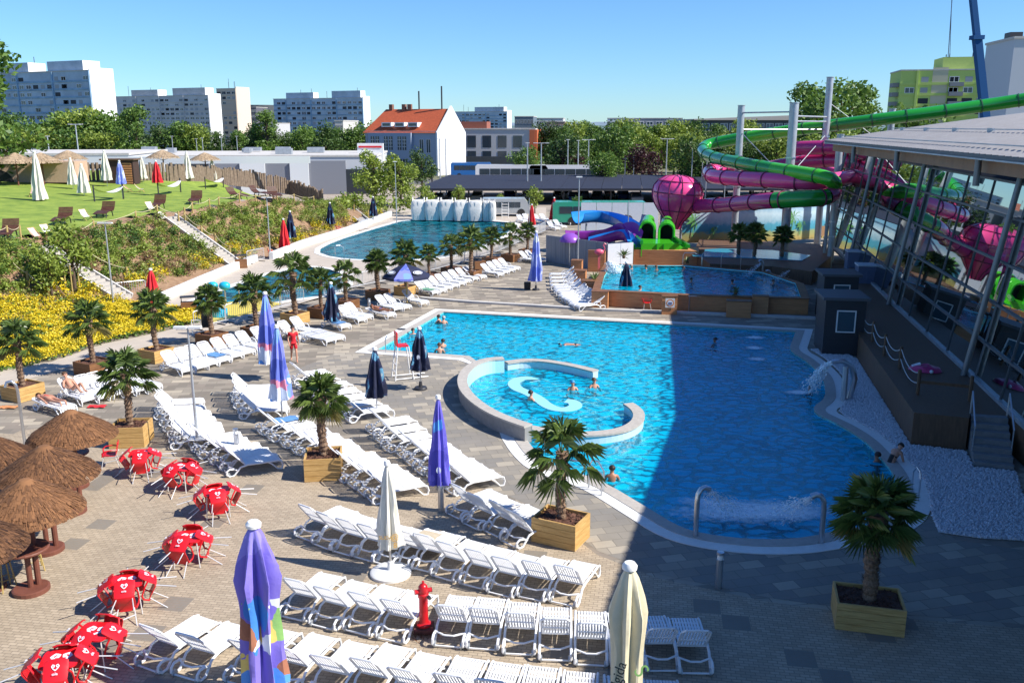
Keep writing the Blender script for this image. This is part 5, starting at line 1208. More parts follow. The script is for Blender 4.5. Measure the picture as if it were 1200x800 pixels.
# ------------------------------------------------------------ kids pool with wooden walls
kz = 1.0
kout = PG([(700, 362), (950, 371), (975, 350), (950, 322), (905, 316), (800, 309), (770, 307), (712, 306), (688, 318), (682, 328), (692, 345)], 0)
kin_px = [(704, 341), (800, 346), (938, 350), (932, 334), (893, 321), (800, 313), (770, 313), (716, 312), (708, 326)]
kin = [G(x, y, .88).to_2d() for x, y in kin_px]
b = MB(); b.prism(kin, .3, .3, sides=False); n = len(kin); b.add([(p.x, p.y, .3) for p in kin] + [(p.x, p.y, 1) for p in kin], [(i, (i + 1) % n, n + (i + 1) % n, n + i) for i in range(n)]); struct('small_pool_basin', b, TILE)
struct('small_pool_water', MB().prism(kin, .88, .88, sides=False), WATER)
kt = thing('small_pool_surround', 'raised small pool surround clad in orange boards', 'pool wall')
ko = offset_poly(kin, -.45)
MB().prism(ko, 0, .95, holes=[kin]).build('boards', ORWOOD, kt); MB().prism(offset_poly(kin, -.52), .95, 1.0, holes=[offset_poly(kin, -.03)]).build('rim', TIMBERD, kt)
def wbox(px, py, z0, w_, d_, h_, label, m=ORWOOD, rz=R(-12), cap=WHITEP):
    c = G(px, py, z0); t = thing('wooden_box', label, 'planter box', c, rz); MB().box((0, 0, h_ / 2), (w_, d_, h_)).build('boards', m, t); MB().box((0, 0, h_ + .02), (w_ + .06, d_ + .06, .04)).build('rim', TIMBERD, t); return t
wbox(784, 368, 0, .9, .35, 1.1, 'square orange wooden pier with the round sign on the pool wall', rz=R(-5))
c = G(785, 363, 0); sg = thing('no_entry_sign', 'white square sign with an orange and blue round symbol on the wooden pier', 'sign', (G(784, 368).x, G(784, 368).y - .2, 0), R(-5))
MB().box((0, -.02, .72), (.55, .02, .55)).build('board', WHITEP, sg)
for r_, mm, dy in ((.23, mat('sign_orange', (.75, .25, .05), .6), -.035), (.17, WHM, -.04)): MB().add([(r_ * math.cos(q / 20 * 6.283), dy, .72 + r_ * math.sin(q / 20 * 6.283)) for q in range(20)], [tuple(range(20))]).build('ring', mm, sg)
MB().add([(-.1, -.045, .70), (.1, -.045, .70), (.12, -.045, .76), (-.12, -.045, .76)], [(0, 1, 2, 3)]).add([(-.14, -.047, .62), (.14, -.047, .62), (.1, -.047, .67), (-.1, -.047, .67)], [(0, 1, 2, 3)]).build('symbol', mat('sign_blue', (.05, .08, .25), .6), sg)
for i, (x, y, w_, d_, h_, l) in enumerate([(703, 361, 1.0, .6, 1.05, 'orange wooden corner pier at the near end of the curved loungers'), (690, 345, .9, .9, .95, 'stepped wooden box behind the curved loungers, nearest one'), (680, 333, .8, .8, 1.0, 'stepped wooden box behind the curved loungers, middle one'), (676, 322, .8, .8, 1.1, 'stepped wooden box behind the curved loungers, farthest one'), (699, 318, 1.3, .5, 1.6, 'orange wooden wall panel left of the small waterfall'), (731, 312, .9, .9, 1.7, 'tall orange wooden box carrying the bushy cycad'), (890, 369, .9, .5, 1.15, 'dark wooden pier in the shade right of the spiky cycad'), (865, 371, 1.4, .6, .95, 'low wooden crate against the shaded pool wall'), (820, 312, .6, .5, 1.3, 'orange wooden pier at the right end of the green slide base')]):
    wbox(x, y, 0, w_, d_, h_, l)
tag(MB().prism([G(x, y, 0).to_2d() for x, y in [(742, 312), (818, 314), (818, 309), (742, 307)]], 0, 1.35).build('board_wall', ORWOOD), 'long orange board wall below the green slide exits', 'wall')
c = G(815, 364); t = thing('white_table', 'small white table against the shaded wooden wall', 'table', c); MB().box((0, 0, .95), (1.0, .5, .04)).build('tabletop', WHITEP, t)
for sx in (-.45, .45): MB().tube([(sx, -.2, 0), (sx, -.2, .95)], .02, 5).build('leg', STEEL, t)
# step between the decks
stp = [G(x, y) for x, y in ((493, 350), (555, 355), (640, 360), (705, 364), (790, 367), (955, 374))]
b = MB()
for a, c2 in zip(stp, stp[1:]): b.beam(a + Vector((0, 0, .06)), c2 + Vector((0, 0, .06)), .35, .14)
tag(b.build('step_edge', CONC), kind='structure')
t = jet(902, 335, 890, 317, (-1, 0, 0), 'slim jet pipe on the small pool, right one', 905, 334, cnt=0)
jet(893, 331, 880, 305, (-1, 0, 0), 'slim jet pipe on the small pool, left one', 0, 0)
strands('water_stream', 'spray of the left slim jet falling into the small pool', P(892, 308, G(893, 331).y), G(873, 326, .88), .1, .16, 34, .006); strands('water_stream', 'spray of the right slim jet falling into the small pool', P(925, 317, G(902, 335).y), G(905, 333, .88), .1, .16, 34, .006)
strands('water_stream', 'small waterfall splashing at the left of the small pool', G(713, 306, 1.7), G(724, 320, .88), .15, .35, 110, .016)
# terrace behind
tag(MB().prism([G(x, y, 1.0).to_2d() for x, y in [(832, 309), (905, 312), (952, 318), (975, 300), (960, 286), (820, 280), (812, 296)]], 0, 1.0).build('terrace', DARKWOOD), 'dark wooden terrace with palms behind the small pool', 'terrace')
tag(MB().prism([G(x, y, 1.05).to_2d() for x, y in [(808, 293), (845, 291), (905, 293), (950, 299), (940, 305), (880, 302), (812, 300)]], 1.0, 1.05).build('upper_pool_water', mat('pale_blue_water', (.05, .32, .45), .15)), kind='structure')
for i, x in enumerate((800, 822, 845)): handrail(x, 312, R(-10 + i), 'steel rail of the small pool steps, %s from the left' % ORD[i], 1.0, 1.4, .9)
# fences and mural
def panel(name, a, b, Y0, Y1, zt, label, m, cat, seg=6, zb=0):
    A = P(a, 300, Y0); B = P(b, 300, Y1); A.z = B.z = 0; t = thing(name, label, cat, A); d = B - A
    for k in range(seg):
        p, q = d * (k / seg), d * ((k + .97) / seg); MB().beam(p + Vector((0, 0, (zt + zb) / 2)), q + Vector((0, 0, (zt + zb) / 2)), .06, zt - zb).build('panel', m, t)
    return t
GF = mat('grey_corrugated', (.20, .22, .25), .6, col2=(.30, .32, .36), stretch=(9, 9, .02), noise_scale=1)
LF2 = mat('light_panel', (.62, .66, .72), .5, noise_amt=.05)
panel('grey_fence', 640, 712, 74, 69, 2.2, 'grey corrugated fence around the blue and purple slide', GF, 'fence'); panel('white_fence', 712, 742, 69, 70, 2.1, 'white fence panel beside the grey corrugated one', LF2, 'fence', 2)
panel('screen_fence', 680, 770, 95, 95, 3.1, 'tall pale glass screen behind the blue and purple slide', LF2, 'fence', 5)
def mural(px0, px1, Y0, Y1, zt, label):
    m, t, b, o = nodes('beach_mural'); L = t.links.new; tc = t.nodes.new('ShaderNodeTexCoord'); sp = t.nodes.new('ShaderNodeSeparateXYZ'); L(tc.outputs['Generated'], sp.inputs[0])
    n = t.nodes.new('ShaderNodeTexNoise'); n.inputs['Scale'].default_value = 3.5; n.inputs['Detail'].default_value = 2; L(tc.outputs['Object'], n.inputs[0])
    ad = t.nodes.new('ShaderNodeMath'); ad.operation = 'MULTIPLY_ADD'; ad.inputs[1].default_value = .16; L(n.outputs[0], ad.inputs[0]); L(sp.outputs[2], ad.inputs[2])
    r = t.nodes.new('ShaderNodeValToRGB'); L(ad.outputs[0], r.inputs[0]); e = r.color_ramp.elements
    cols = [(0, (.10, .08, .03)), (.14, (.42, .32, .10)), (.30, (.30, .36, .16)), (.36, (.05, .30, .40)), (.52, (.08, .35, .50)), (.60, (.30, .50, .62)), (.8, (.55, .72, .82)), (1, (.2, .45, .66))]
    while len(e) < len(cols): e.new(.5)
    for i, (p, c) in enumerate(cols): e[i].position = p; e[i].color = (*c, 1)
    L(r.outputs[0], b.inputs['Base Color']); b.inputs['Roughness'].default_value = .5
    A = P(px0, 300, Y0); B = P(px1, 300, Y1); A.z = B.z = 0; d = B - A; t_ = thing('mural_screen', label, 'mural', A)
    bd = MB(); k = 14; seg = []
    for i in range(k): 
        bow = Vector((-d.y, d.x, 0)).normalized() * (-1.2 * math.sin(math.pi * i / k)); bow2 = Vector((-d.y, d.x, 0)).normalized() * (-1.2 * math.sin(math.pi * (i + 1) / k))
        bd.beam(d * (i / k) + bow + Vector((0, 0, zt / 2 + .4)), d * ((i + 1) / k) + bow2 + Vector((0, 0, zt / 2 + .4)), .08, zt)
    scr = bd.build('screen', m, t_); GRP = mat('mural_palm_green', (.10, .30, .08), .6); SND = mat('mural_rock', (.35, .20, .10), .6)
    r7 = random.Random(3); u_ = d.normalized(); nn = Vector((u_.y, -u_.x, 0)) * .12
    for u, zz, s in ((.06, 1.0, 1), (.17, .9, .45), (.40, 1.1, .4), (.62, 1.0, 1.05), (.68, .9, .6)):
        bow = Vector((u_.y, -u_.x, 0)) * (1.2 * math.sin(math.pi * u)); p = d * u + bow + nn + Vector((0, 0, zz)); q = MB(); tp = p + Vector((.2 * s, 0, 1.5 * s)); w_ = u_ * .05
        q.add([p - w_, p + w_, tp + w_ * .7, tp - w_ * .7], [(0, 1, 2, 3)])
        for i in range(9):
            a = i / 9 * 6.283; q.add([tp, tp + u_ * (.55 * s * math.cos(a)) + Vector((0, 0, .5 * s * math.sin(a) + .15)), tp + u_ * (1.0 * s * math.cos(a)) + Vector((0, 0, .8 * s * math.sin(a) - .1)), tp + u_ * (.5 * s * math.cos(a + .35)) + Vector((0, 0, .45 * s * math.sin(a + .35)))], [(0, 1, 2, 3)])
        q.build('painted_palm', GRP, scr)
    for u, s in ((.30, .8), (.84, .9)):
        bow = Vector((u_.y, -u_.x, 0)) * (1.2 * math.sin(math.pi * u)); p = d * u + bow + nn + Vector((0, 0, .6)); MB().add([p - u_ * .3 * s, p + u_ * .2 * s, p + u_ * .7 * s + Vector((0, 0, 1.1 * s)), p - u_ * .6 * s + Vector((0, 0, 1.1 * s))], [(0, 1, 2, 3)]).build('painted_rock', SND, scr)
mural(796, 985, 83, 88, 3.6, 'long curved mural screen painted with a beach and palms')
# ------------------------------------------------------------ kiosks and boxes on the right
def kiosk(px, py, w_, d_, h_, label, rz, m=None, win=True):
    c = G(px, py); t = thing('kiosk', label, 'kiosk', c, rz); m = m or mat('dark_cladding', (.035, .035, .04), .5)
    MB().box((0, 0, h_ / 2), (w_, d_, h_)).build('walls', m, t); MB().box((0, 0, h_ + .07), (w_ + .3, d_ + .3, .14)).build('roof', mat('kiosk_roof', (.10, .10, .11), .6), t)
    if win:
        y = -d_ / 2; f = MB(); cx, cz, ww, hh = .05, h_ * .62, .85, h_ * .38
        for sx in (-1, 1): f.box((cx + sx * ww / 2, y - .02, cz), (.06, .06, hh + .06))
        for sz in (-1, 1): f.box((cx, y - .02, cz + sz * hh / 2), (ww, .06, .06))
        wn = f.build('window_frame', WHITEP, t); MB().box((cx, y - .012, cz), (ww - .06, .02, hh - .06)).build('pane', GLASSD, wn)
GLASSD = mat('dark_glass', (.05, .10, .13), .06, spec=1.0)
kiosk(981, 410, 1.9, 2.2, 2.75, 'nearer dark kiosk with a white framed window beside the pool', R(-8)); kiosk(978, 372, 1.9, 2.0, 2.6, 'farther dark kiosk with a white framed window behind the nearer one', R(-8))
BLG = mat('blue_grey_box', (.12, .15, .24), .5, noise_amt=.1)
for x, y, w_, h_, l in [(1013, 352, 1.3, 2.3, 'tall blue grey cabinet beside the glass hall, nearer one'), (1003, 332, 1.6, 2.3, 'tall blue grey cabinet beside the glass hall, farther one')]:
    c = G(x, y); t = thing('cabinet', l, 'cabinet', c, R(-10)); MB().box((0, 0, h_ / 2), (w_, 1.2, h_)).build('body', BLG, t); MB().box((0, 0, h_ + .04), (w_ + .1, 1.3, .08)).build('lid', LF2, t); MB().box((w_ * .15, -.61, h_ * .5), (w_ * .5, .02, h_ * .8)).build('door', mat('cabinet_door', (.10, .13, .22), .4), t)
# ------------------------------------------------------------ raised timber deck, stairs, pebbles
fl = G(1067, 521).to_2d(); fr = G(1131, 528).to_2d(); bl = G(1004, 420).to_2d(); bl2 = G(1003, 395).to_2d()
FB = [G(x, y, 1.2).to_2d() for x, y in ((970, 284), (999, 309), (1047, 357), (1138, 440))]
fd = (FB[3] - FB[1]).normalized(); FE = FB[3] + fd * 14.8; FF = FE + fd * 14.8
st0 = G(1137, 484, 1.2).to_2d(); st1 = G(1180, 487, 1.2).to_2d()
sb0 = G(1141, 546).to_2d(); sb1 = G(1188, 552).to_2d()
deckpoly = [fl, fr, st0, st1, G(1192, 494, 1.2).to_2d(), G(1200, 560).to_2d() + Vector((.3, -1)), FE + Vector((0, 0)), FB[3], FB[2], FB[1], G(985, 330, 1.2).to_2d(), bl2, bl]
dk = tag(MB().prism(deckpoly, 0, 1.2).build('raised_deck', DARKWOOD), 'raised dark timber deck along the glass hall', 'deck')
for i, (x, y) in enumerate([(1008, 384), (1022, 400), (1036, 416), (1054, 432), (1075, 462), (1136, 470)]):
    p = G(x, y, 1.2); tag(MB().lathe([(.07, 0), (.07, .95), (.0, .98)], 8).build('rope_post', DARKWOOD), 'dark rope post on the edge of the raised deck, %s from the far end' % ORD[i], 'post', 'rope posts of the deck').location = p
rp = [G(x, y, 1.2) for x, y in [(1008, 384), (1022, 400), (1036, 416), (1054, 432), (1075, 462)]]
b = MB()
for a, c2 in zip(rp, rp[1:]):
    for zz in (.85, .45): b.tube([a.lerp(c2, u / 6) + Vector((0, 0, zz - 1.2 * (u / 6) * (1 - u / 6))) for u in range(7)], .02, 5)
tag(b.build('rope', mat('white_rope', (.5, .5, .5), .8)), 'sagging double rope between the deck posts', 'rope')
tag(MB().beam(G(1075, 462, 1.2) + Vector((0, 0, .5)), G(1136, 468, 1.2) + Vector((0, 0, .5)), .08, .12).build('deck_rail', DARKWOOD), 'dark timber rail across the front of the raised deck', 'rail')
t = thing('deck_stairs', 'short concrete stairs with steel rails from the pebbles to the deck', 'stairs', (0, 0, 0)); b = MB(); n = 7
for k in range(n):
    u0, u1 = k / n, (k + 1) / n; a0, a1 = sb0.lerp(st0, u0), sb1.lerp(st1, u0); c0, c1 = sb0.lerp(st0, u1), sb1.lerp(st1, u1)
    z = 1.2 * (k + 1) / n - .004; b.prism([a0, a1, c1, c0], 0, z)
b.build('steps', mat('stair_concrete', (.22, .22, .22), .8, noise_amt=.15), t)
for a, c2 in ((sb0, st0), (sb1, st1)):
    q = MB(); m0 = a.lerp(c2, .35); q.tube([(m0.x, m0.y, .3), (m0.x, m0.y, 1.15), (c2.x, c2.y, 2.0), (c2.x, c2.y, 1.2)], .028, 6); q.build('handrail', STEEL, t)
peb = PG([(1004, 421), (1067, 522), (1131, 529), (1141, 548), (1190, 553), (1200, 584), (1240, 590), (1240, 640), (1200, 634), (1150, 631), (1100, 624), (1092, 605), (1088, 575), (1077, 553), (1060, 535), (1040, 515), (1012, 498), (992, 489), (983, 482), (992, 468), (992, 446), (981, 433), (965, 419), (950, 410), (975, 408)])
PEBM = mat('white_pebbles', (.42, .43, .45), .8, col2=(.68, .68, .70), noise_scale=9, bump=1, bump_scale=22)
tag(MB().prism(peb, .012, .03).build('pebble_bed', PEBM), kind='structure')
m = MB(); r8 = random.Random(4); cnt = 0; lo = Vector((min(p.x for p in peb), min(p.y for p in peb))); hi = Vector((max(p.x for p in peb), max(p.y for p in peb)))
while cnt < 11000:
    p = Vector((r8.uniform(lo.x, hi.x), r8.uniform(lo.y, hi.y)))
    if not inside(p, peb): continue
    cnt += 1; s = r8.uniform(.03, .065); c3 = Vector((p.x, p.y, .035)); a = r8.uniform(0, 3)
    vs = [c3 + Vector((s * 1.2 * math.cos(a + q * 1.2566), s * math.sin(a + q * 1.2566), 0)) for q in range(5)]; vs.append(c3 + Vector((0, 0, s * .9)))
    m.add(vs, [(q, (q + 1) % 5, 5) for q in range(5)])
tag(m.build('pebbles', PEBM), 'loose white pebbles between the pool and the timber deck', 'pebbles', kind='stuff')
# pink beach bag on the deck
c = G(1084, 434, 1.2); t = thing('pink_inflatable', 'deflated pink inflatable lying on the raised deck', 'inflatable', c, R(-20)); PK = mat('pink_vinyl', (.55, .05, .18), .3)
m = MB(); n = 14; vs = []
for i in range(n + 1):
    for j in range(n + 1):
        u, v = i / n * 2 - 1, j / n * 2 - 1; k = math.sqrt(max(0, 1 - min(1, u * u + v * v))); q = 1 / max(1, math.hypot(u, v))
        vs.append((u * .65 * q, v * .5 * q, .02 + .22 * k * (1 + .4 * noise.noise(Vector((u * 3, v * 3, 0))))))
m.add(vs, [(i * (n + 1) + j, (i + 1) * (n + 1) + j, (i + 1) * (n + 1) + j + 1, i * (n + 1) + j + 1) for i in range(n) for j in range(n)]).build('body', PK, t, True)
m = MB(); m.box((-.35, .05, .2), (.35, .25, .05), rot=Matrix.Rotation(-.4, 3, 'Y')).build('white_patch', WHM, t)
for x, y in ((.2, -.45), (0, .45)): MB().sphere((x, y, .08), .08, 8).build('handle', WHM, t)
# ------------------------------------------------------------ glass hall
import itertools
hall = thing('glass_hall', 'large glass walled pool hall with a shallow grey metal roof', 'building')
def clear_glass():
    m = bpy.data.materials.new('hall_glass'); m.use_nodes = True; t = m.node_tree; t.nodes.clear(); L = t.links.new
    o = t.nodes.new('ShaderNodeOutputMaterial'); tr = t.nodes.new('ShaderNodeBsdfTransparent'); tr.inputs[0].default_value = (.09, .12, .13, 1)
    gs = t.nodes.new('ShaderNodeBsdfGlossy'); gs.inputs['Roughness'].default_value = .015; gs.inputs[0].default_value = (.85, .92, .92, 1)
    lw = t.nodes.new('ShaderNodeFresnel'); lw.inputs[0].default_value = 1.9
    mr = t.nodes.new('ShaderNodeMapRange'); mr.inputs[1].default_value = 0; mr.inputs[2].default_value = 1; mr.inputs[3].default_value = .50; mr.inputs[4].default_value = 1.0; L(lw.outputs[0], mr.inputs[0])
    ms = t.nodes.new('ShaderNodeMixShader'); L(mr.outputs[0], ms.inputs[0]); L(tr.outputs[0], ms.inputs[1]); L(gs.outputs[0], ms.inputs[2]); L(ms.outputs[0], o.inputs[0]); return m
HG = clear_glass(); MULL = mat('mullion_grey', (.10, .115, .13), .5, metal=.3); COLM = mat('column_steel', (.17, .185, .20), .42, metal=.5)
ZB, ZT, LEAN = 1.2, 8.8, 1.12
nrm = Vector((fd.y, -fd.x)) * -1
if nrm.x < 0: nrm = -nrm            # into the hall
FBs = [FB[0], FB[1], FB[2], FB[3], FE, FF]
def fp3(base, z, push=0):           # point of the leaning facade
    u = (z - ZB) / (ZT - ZB); return Vector((base.x + nrm.x * (LEAN * u + push), base.y + nrm.y * (LEAN * u + push), z))
levels = [ZB, 2.7, 4.25, 5.8, 7.5, ZT]
for i, (a, b2) in enumerate(zip(FBs, FBs[1:])):
    nb = 4 if i > 0 else 3
    for k in range(nb):
        p, q = a.lerp(b2, k / nb), a.lerp(b2, (k + 1) / nb)
        for z0, z1 in zip(levels, levels[1:]):
            MB().add([fp3(p, z0), fp3(q, z0), fp3(q, z1), fp3(p, z1)], [(0, 1, 2, 3)]).build('glass_pane', HG, hall)
        if k: MB().beam(fp3(p, ZB, -.02), fp3(p, ZT, -.02), .035, .06, (nrm.x, nrm.y, 0)).build('mullion', MULL, hall)
for z in levels[1:] + [ZB + .05]:
    for a, b2 in zip(FBs, FBs[1:]): MB().beam(fp3(a, z, -.03), fp3(b2, z, -.03), .09 if z > 2 else .2, .10 if z > 2 else .16).build('transom', MULL if z > 2 else GALV, hall)
for i, a in enumerate(FBs):
    q = MB().tube([fp3(a, 0, -.28), fp3(a, ZT + .5, -.28)], .12, 10); q.build('column', COLM, hall, True)
    a2 = a - fd * .55 if False else a + fd * .5
    MB().beam(fp3(a2, 0, .15), fp3(a2, ZT + .5, .15), .25, .30, (nrm.x, nrm.y, 0)).build('column', MULL, hall)
# roof: eave line and slope
eA = P(966.5, 165.5, 67.0); eB = P(1200, 187.5, 30.5); ez = (eA.z + eB.z) / 2
eA.z = 9.92; eB.z = 9.92
ed = (eB - eA).normalized(); eBend = Vector((10.4, 8.0, 9.92)); eD = Vector((9.8, -26, 9.92))  # unseen near eave, bent towards the pool only to shape its cast shadow
EAV = [eA, eB, eBend, eD]; EL = [(b - a).length for a, b in zip(EAV, EAV[1:])]
def eave(u):
    d = u * sum(EL)
    for (a, b), l in zip(zip(EAV, EAV[1:]), EL):
        if d <= l: return a.lerp(b, d / l).to_2d()
        d -= l
    return EAV[-1].to_2d()
rn = Vector((-(ed.y), ed.x)); rn = rn if rn.x > 0 else -rn
ROOF = mat('roof_sheet', (.34, .32, .31), .55, metal=.2, col2=(.40, .385, .375), stretch=(1, 1, 1), noise_scale=1.5)
def roofpt(u, s):        # u along eave, s metres inwards
    z = 9.92 + .165 * s - .0016 * s * s; e_ = eave(u); return Vector((e_.x + rn.x * s, e_.y + rn.y * s, z))
b = MB(); NU, NS = 150, 22; Lr = sum(EL)
for i in range(NU):
    for j in range(NS):
        u0, u1 = i / NU, (i + .72) / NU; u2 = (i + 1) / NU; s0, s1 = j * 1.4, (j + 1) * 1.4; up = Vector((0, 0, .045))
        if j >= 21: continue
        a0, a1, b0_, b1 = roofpt(u0, s0), roofpt(u0, s1), roofpt(u1, s0), roofpt(u1, s1); c0, c1 = roofpt(u2, s0), roofpt(u2, s1)
        b.add([a0, a1, b1, b0_, c0, c1, b0_ + up + (c0 - b0_) * .15, b1 + up + (c1 - b1) * .15, c0 + up - (c0 - b0_) * .15, c1 + up - (c1 - b1) * .15], [(0, 3, 2, 1), (3, 6, 7, 2), (6, 8, 9, 7), (8, 4, 5, 9)])
b.build('roof', ROOF, hall)
BROWNW = mat('glulam_timber', (.30, .15, .08), .6, noise_amt=.15, noise_scale=2)
def off3(p, s, dz): return Vector((p.x + rn.x * s, p.y + rn.y * s, p.z + dz))
for pa, pb in zip(EAV, EAV[1:]):
    MB().beam(off3(pa, .1, -.08), off3(pb, .1, -.08), .16, .22).build('gutter', MULL, hall); MB().beam(off3(pa, .0, -.16), off3(pb, .0, -.16), .14, .06).build('gutter_lip', GALV, hall)
    MB().beam(off3(pa, .75, -.42), off3(pb, .75, -.42), .3, .62).build('timber_beam', BROWNW, hall)
    MB().add([off3(pa, .2, -.15), off3(pb, .2, -.15), off3(pb, 5.5, -.1), off3(pa, 5.5, -.1)], [(0, 1, 2, 3)]).build('soffit', BROWNW, hall)
for s_ in (1.1, 4.6):
    q = MB()
    for k in range(20): q.beam(roofpt(k / 20, s_) + Vector((0, 0, .16)), roofpt((k + 1) / 20, s_) + Vector((0, 0, .16)), .06, .05)
    q.build('snow_guard', GALV, hall)
for k in range(16): p = roofpt(.03 + k * .06, 4.6); MB().box(p + Vector((0, 0, .11)), (.14, .5, .22)).build('guard_bracket', GALV, hall)
q = MB(); g0, g1 = roofpt(0, 0), roofpt(0, 29)
for j in range(20): q.beam(roofpt(0, j * 1.45) - Vector((0, 0, .12)), roofpt(0, (j + 1) * 1.45) - Vector((0, 0, .12)), .16, .3)
q.build('gable_trim', GALV, hall)
for px, t_, b_ in ((996.5, 171, 183), (1046, 177, 190), (1140, 184, 206)):
    u = 0; best = min(range(200), key=lambda k: abs(((lambda p: 600 + FPX * p.x / (p.y * CPI - (p.z - CAMH) * SP))(eave(k / 400).to_3d() + Vector((0, 0, 9.7))) - px)))
    e_ = eave(best / 400); MB().tube([(e_.x + rn.x * .25, e_.y + rn.y * .25, 9.8), (e_.x + rn.x * .25, e_.y + rn.y * .25, 9.0), (e_.x + rn.x * .25, e_.y + rn.y * .25, 8.7)], .13, 10).build('strut', COLM, hall, True)
# hall interior: floor, back wall, slides seen through the glass
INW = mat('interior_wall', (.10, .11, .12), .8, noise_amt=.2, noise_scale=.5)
ins = 16
fin = [FB[0], FF, FF + nrm * ins, FB[0] + nrm * ins]
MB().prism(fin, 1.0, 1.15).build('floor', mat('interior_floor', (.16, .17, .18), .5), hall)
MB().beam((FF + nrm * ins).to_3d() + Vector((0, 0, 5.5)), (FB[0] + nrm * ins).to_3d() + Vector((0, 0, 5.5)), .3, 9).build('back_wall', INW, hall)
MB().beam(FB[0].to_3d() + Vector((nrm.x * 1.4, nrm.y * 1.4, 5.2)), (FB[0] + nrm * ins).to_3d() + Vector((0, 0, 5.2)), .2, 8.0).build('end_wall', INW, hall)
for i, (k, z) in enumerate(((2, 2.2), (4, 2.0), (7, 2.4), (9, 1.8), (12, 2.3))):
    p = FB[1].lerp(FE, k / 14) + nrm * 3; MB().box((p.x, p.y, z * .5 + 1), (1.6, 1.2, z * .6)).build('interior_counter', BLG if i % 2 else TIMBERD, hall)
# ------------------------------------------------------------ tube slides
GRN = mat('green_fibreglass', (.02, .30, .03), .22, coat=.4); GRN2 = mat('lime_fibreglass', (.06, .48, .02), .25, coat=.4); PNK = mat('pink_fibreglass', (.80, .07, .26), .22, coat=.4); PNK2 = mat('dark_pink_fibreglass', (.52, .03, .18), .22, coat=.4)
def slide(name, label, pts, m, r=.52, flange=2.6, mi=None, mats=None, segs=None):
    q = [P(*p) for p in pts]; q = [Vector(p) for p in q]
    for _ in range(3):
        nq = [q[0]]
        for a, b in zip(q, q[1:]): nq += [a * .75 + b * .25, a * .25 + b * .75]
        nq.append(q[-1]); q = nq
    # resample
    out = [q[0]]; acc = 0
    for a, b in zip(q, q[1:]):
        acc += (b - a).length
        if acc > .45: out.append(b); acc = 0
    t = thing(name, label, 'water slide')
    ms = m if isinstance(m, list) else [(1.0, m)]; start = 0; n = len(out); pos = 0
    for frac, mm in ms:
        end = min(n - 1, int(round((pos + frac) * (n - 1)))); pos += frac
        if end > start: MB().tube(out[start:end + 1], r, 16, cap=False).build('tube', mm, t, True)
        start = end
    d = 0; fl = MB(); last = 0; L = 0
    for i in range(1, n):
        L += (out[i] - out[i - 1]).length
        if L > flange:
            L = 0; dr = (out[i] - out[i - 1]).normalized(); MB().tube([out[i] - dr * .05, out[i] + dr * .05], r * 1.1, 16).build('flange', mm if False else FLG, t, True)
    return t
FLG = mat('flange_dark', (.03, .12, .05), .4)
slide('green_slide', 'long green tube slide sweeping over the hall roof and round the poles', [(1290, 103, 74), (1200, 117, 78), (1110, 130, 79), (1040, 139, 80), (985, 146, 82), (940, 151, 84), (895, 158, 87), (855, 164, 89), (826, 170, 90), (822, 178, 87), (838, 186, 82), (870, 192, 76), (910, 199, 72), (945, 204, 69), (974, 209, 67), (980, 218, 68), (974, 226, 70)], [(.36, GRN), (.14, GRN2), (.35, GRN), (.15, GRN2)], .54)
FLG = mat('flange_pink', (.20, .02, .08), .4)
slide('pink_slide', 'pink tube slide with a green section leading into the octopus bowl', [(968, 212, 72), (980, 226, 68), (966, 232, 67), (945, 233, 67), (925, 234, 68), (905, 235, 69), (880, 237, 72), (850, 240, 76), (825, 241, 79), (803, 243, 81)], [(.22, PNK), (.20, GRN), (.58, PNK2)], .62)
slide('pink_slide', 'upper looping pink tube slide between the two left poles', [(1010, 205, 74), (985, 211, 70), (950, 214, 69), (900, 211, 72), (860, 209, 76), (832, 207, 80), (830, 200, 84), (850, 196, 86), (890, 199, 84), (940, 202, 82), (990, 205, 82)], [(1, PNK)], .62)
slide('pink_slide', 'short dark pink tube slide below the hall eave, upper one', [(930, 174, 82), (960, 173, 80), (1000, 173, 78), (1040, 174, 78)], PNK2, .62)
slide('pink_slide', 'short dark pink tube slide below the hall eave, lower one', [(900, 197, 84), (940, 190, 82), (975, 187, 80), (1010, 190, 78)], PNK2, .62)
def mast(px, top, base, Y, label, r=.30):
    b = P(px, base, Y); tpt = P(px, top, Y); b.z = 0; t = thing('slide_mast', label, 'mast', (tpt.x, Y, 0)); H = tpt.z
    MB().tube([(0, 0, 0), (0, 0, H)], r, 14).build('shaft', GALV, t, True); MB().lathe([(r + .04, H), (r + .04, H + .05)], 14).build('cap', GALV, t)
    for z in (H * .45, H * .66): MB().lathe([(r + .06, z), (r + .06, z + .12)], 12).build('collar', STEEL, t)
    return Vector((tpt.x, Y, H))
ma = mast(869, 124, 300, 80, 'left steel slide mast'); mb = mast(931, 121, 300, 74, 'middle steel slide mast standing in front of the green tube', .36); mc = mast(973, 91, 300, 82, 'tallest steel slide mast at the right'); md = mast(985, 158, 300, 74, 'short steel mast at the corner of the hall', .28); me_ = mast(1046, 128, 300, 84, 'short steel mast rising through the roof line under the green tube', .3)
mast(978, 232, 300, 70, 'pale steel double mast beside the pink bend', .2); mast(971, 240, 300, 72, 'slim steel mast beside the pale double one', .14)
trs = MB()
for a, b2, dz in ((ma, mb, -.6), (mb, mc, -1.0), (ma, mc, -2.0), (mb, mc, -1.4)): trs.tube([a + Vector((0, 0, dz)), Vector((b2.x, b2.y, a.z + dz))], .07, 6)
tag(trs.build('steel_braces', GALV), 'horizontal steel braces between the slide masts', 'brace')
trs = MB()
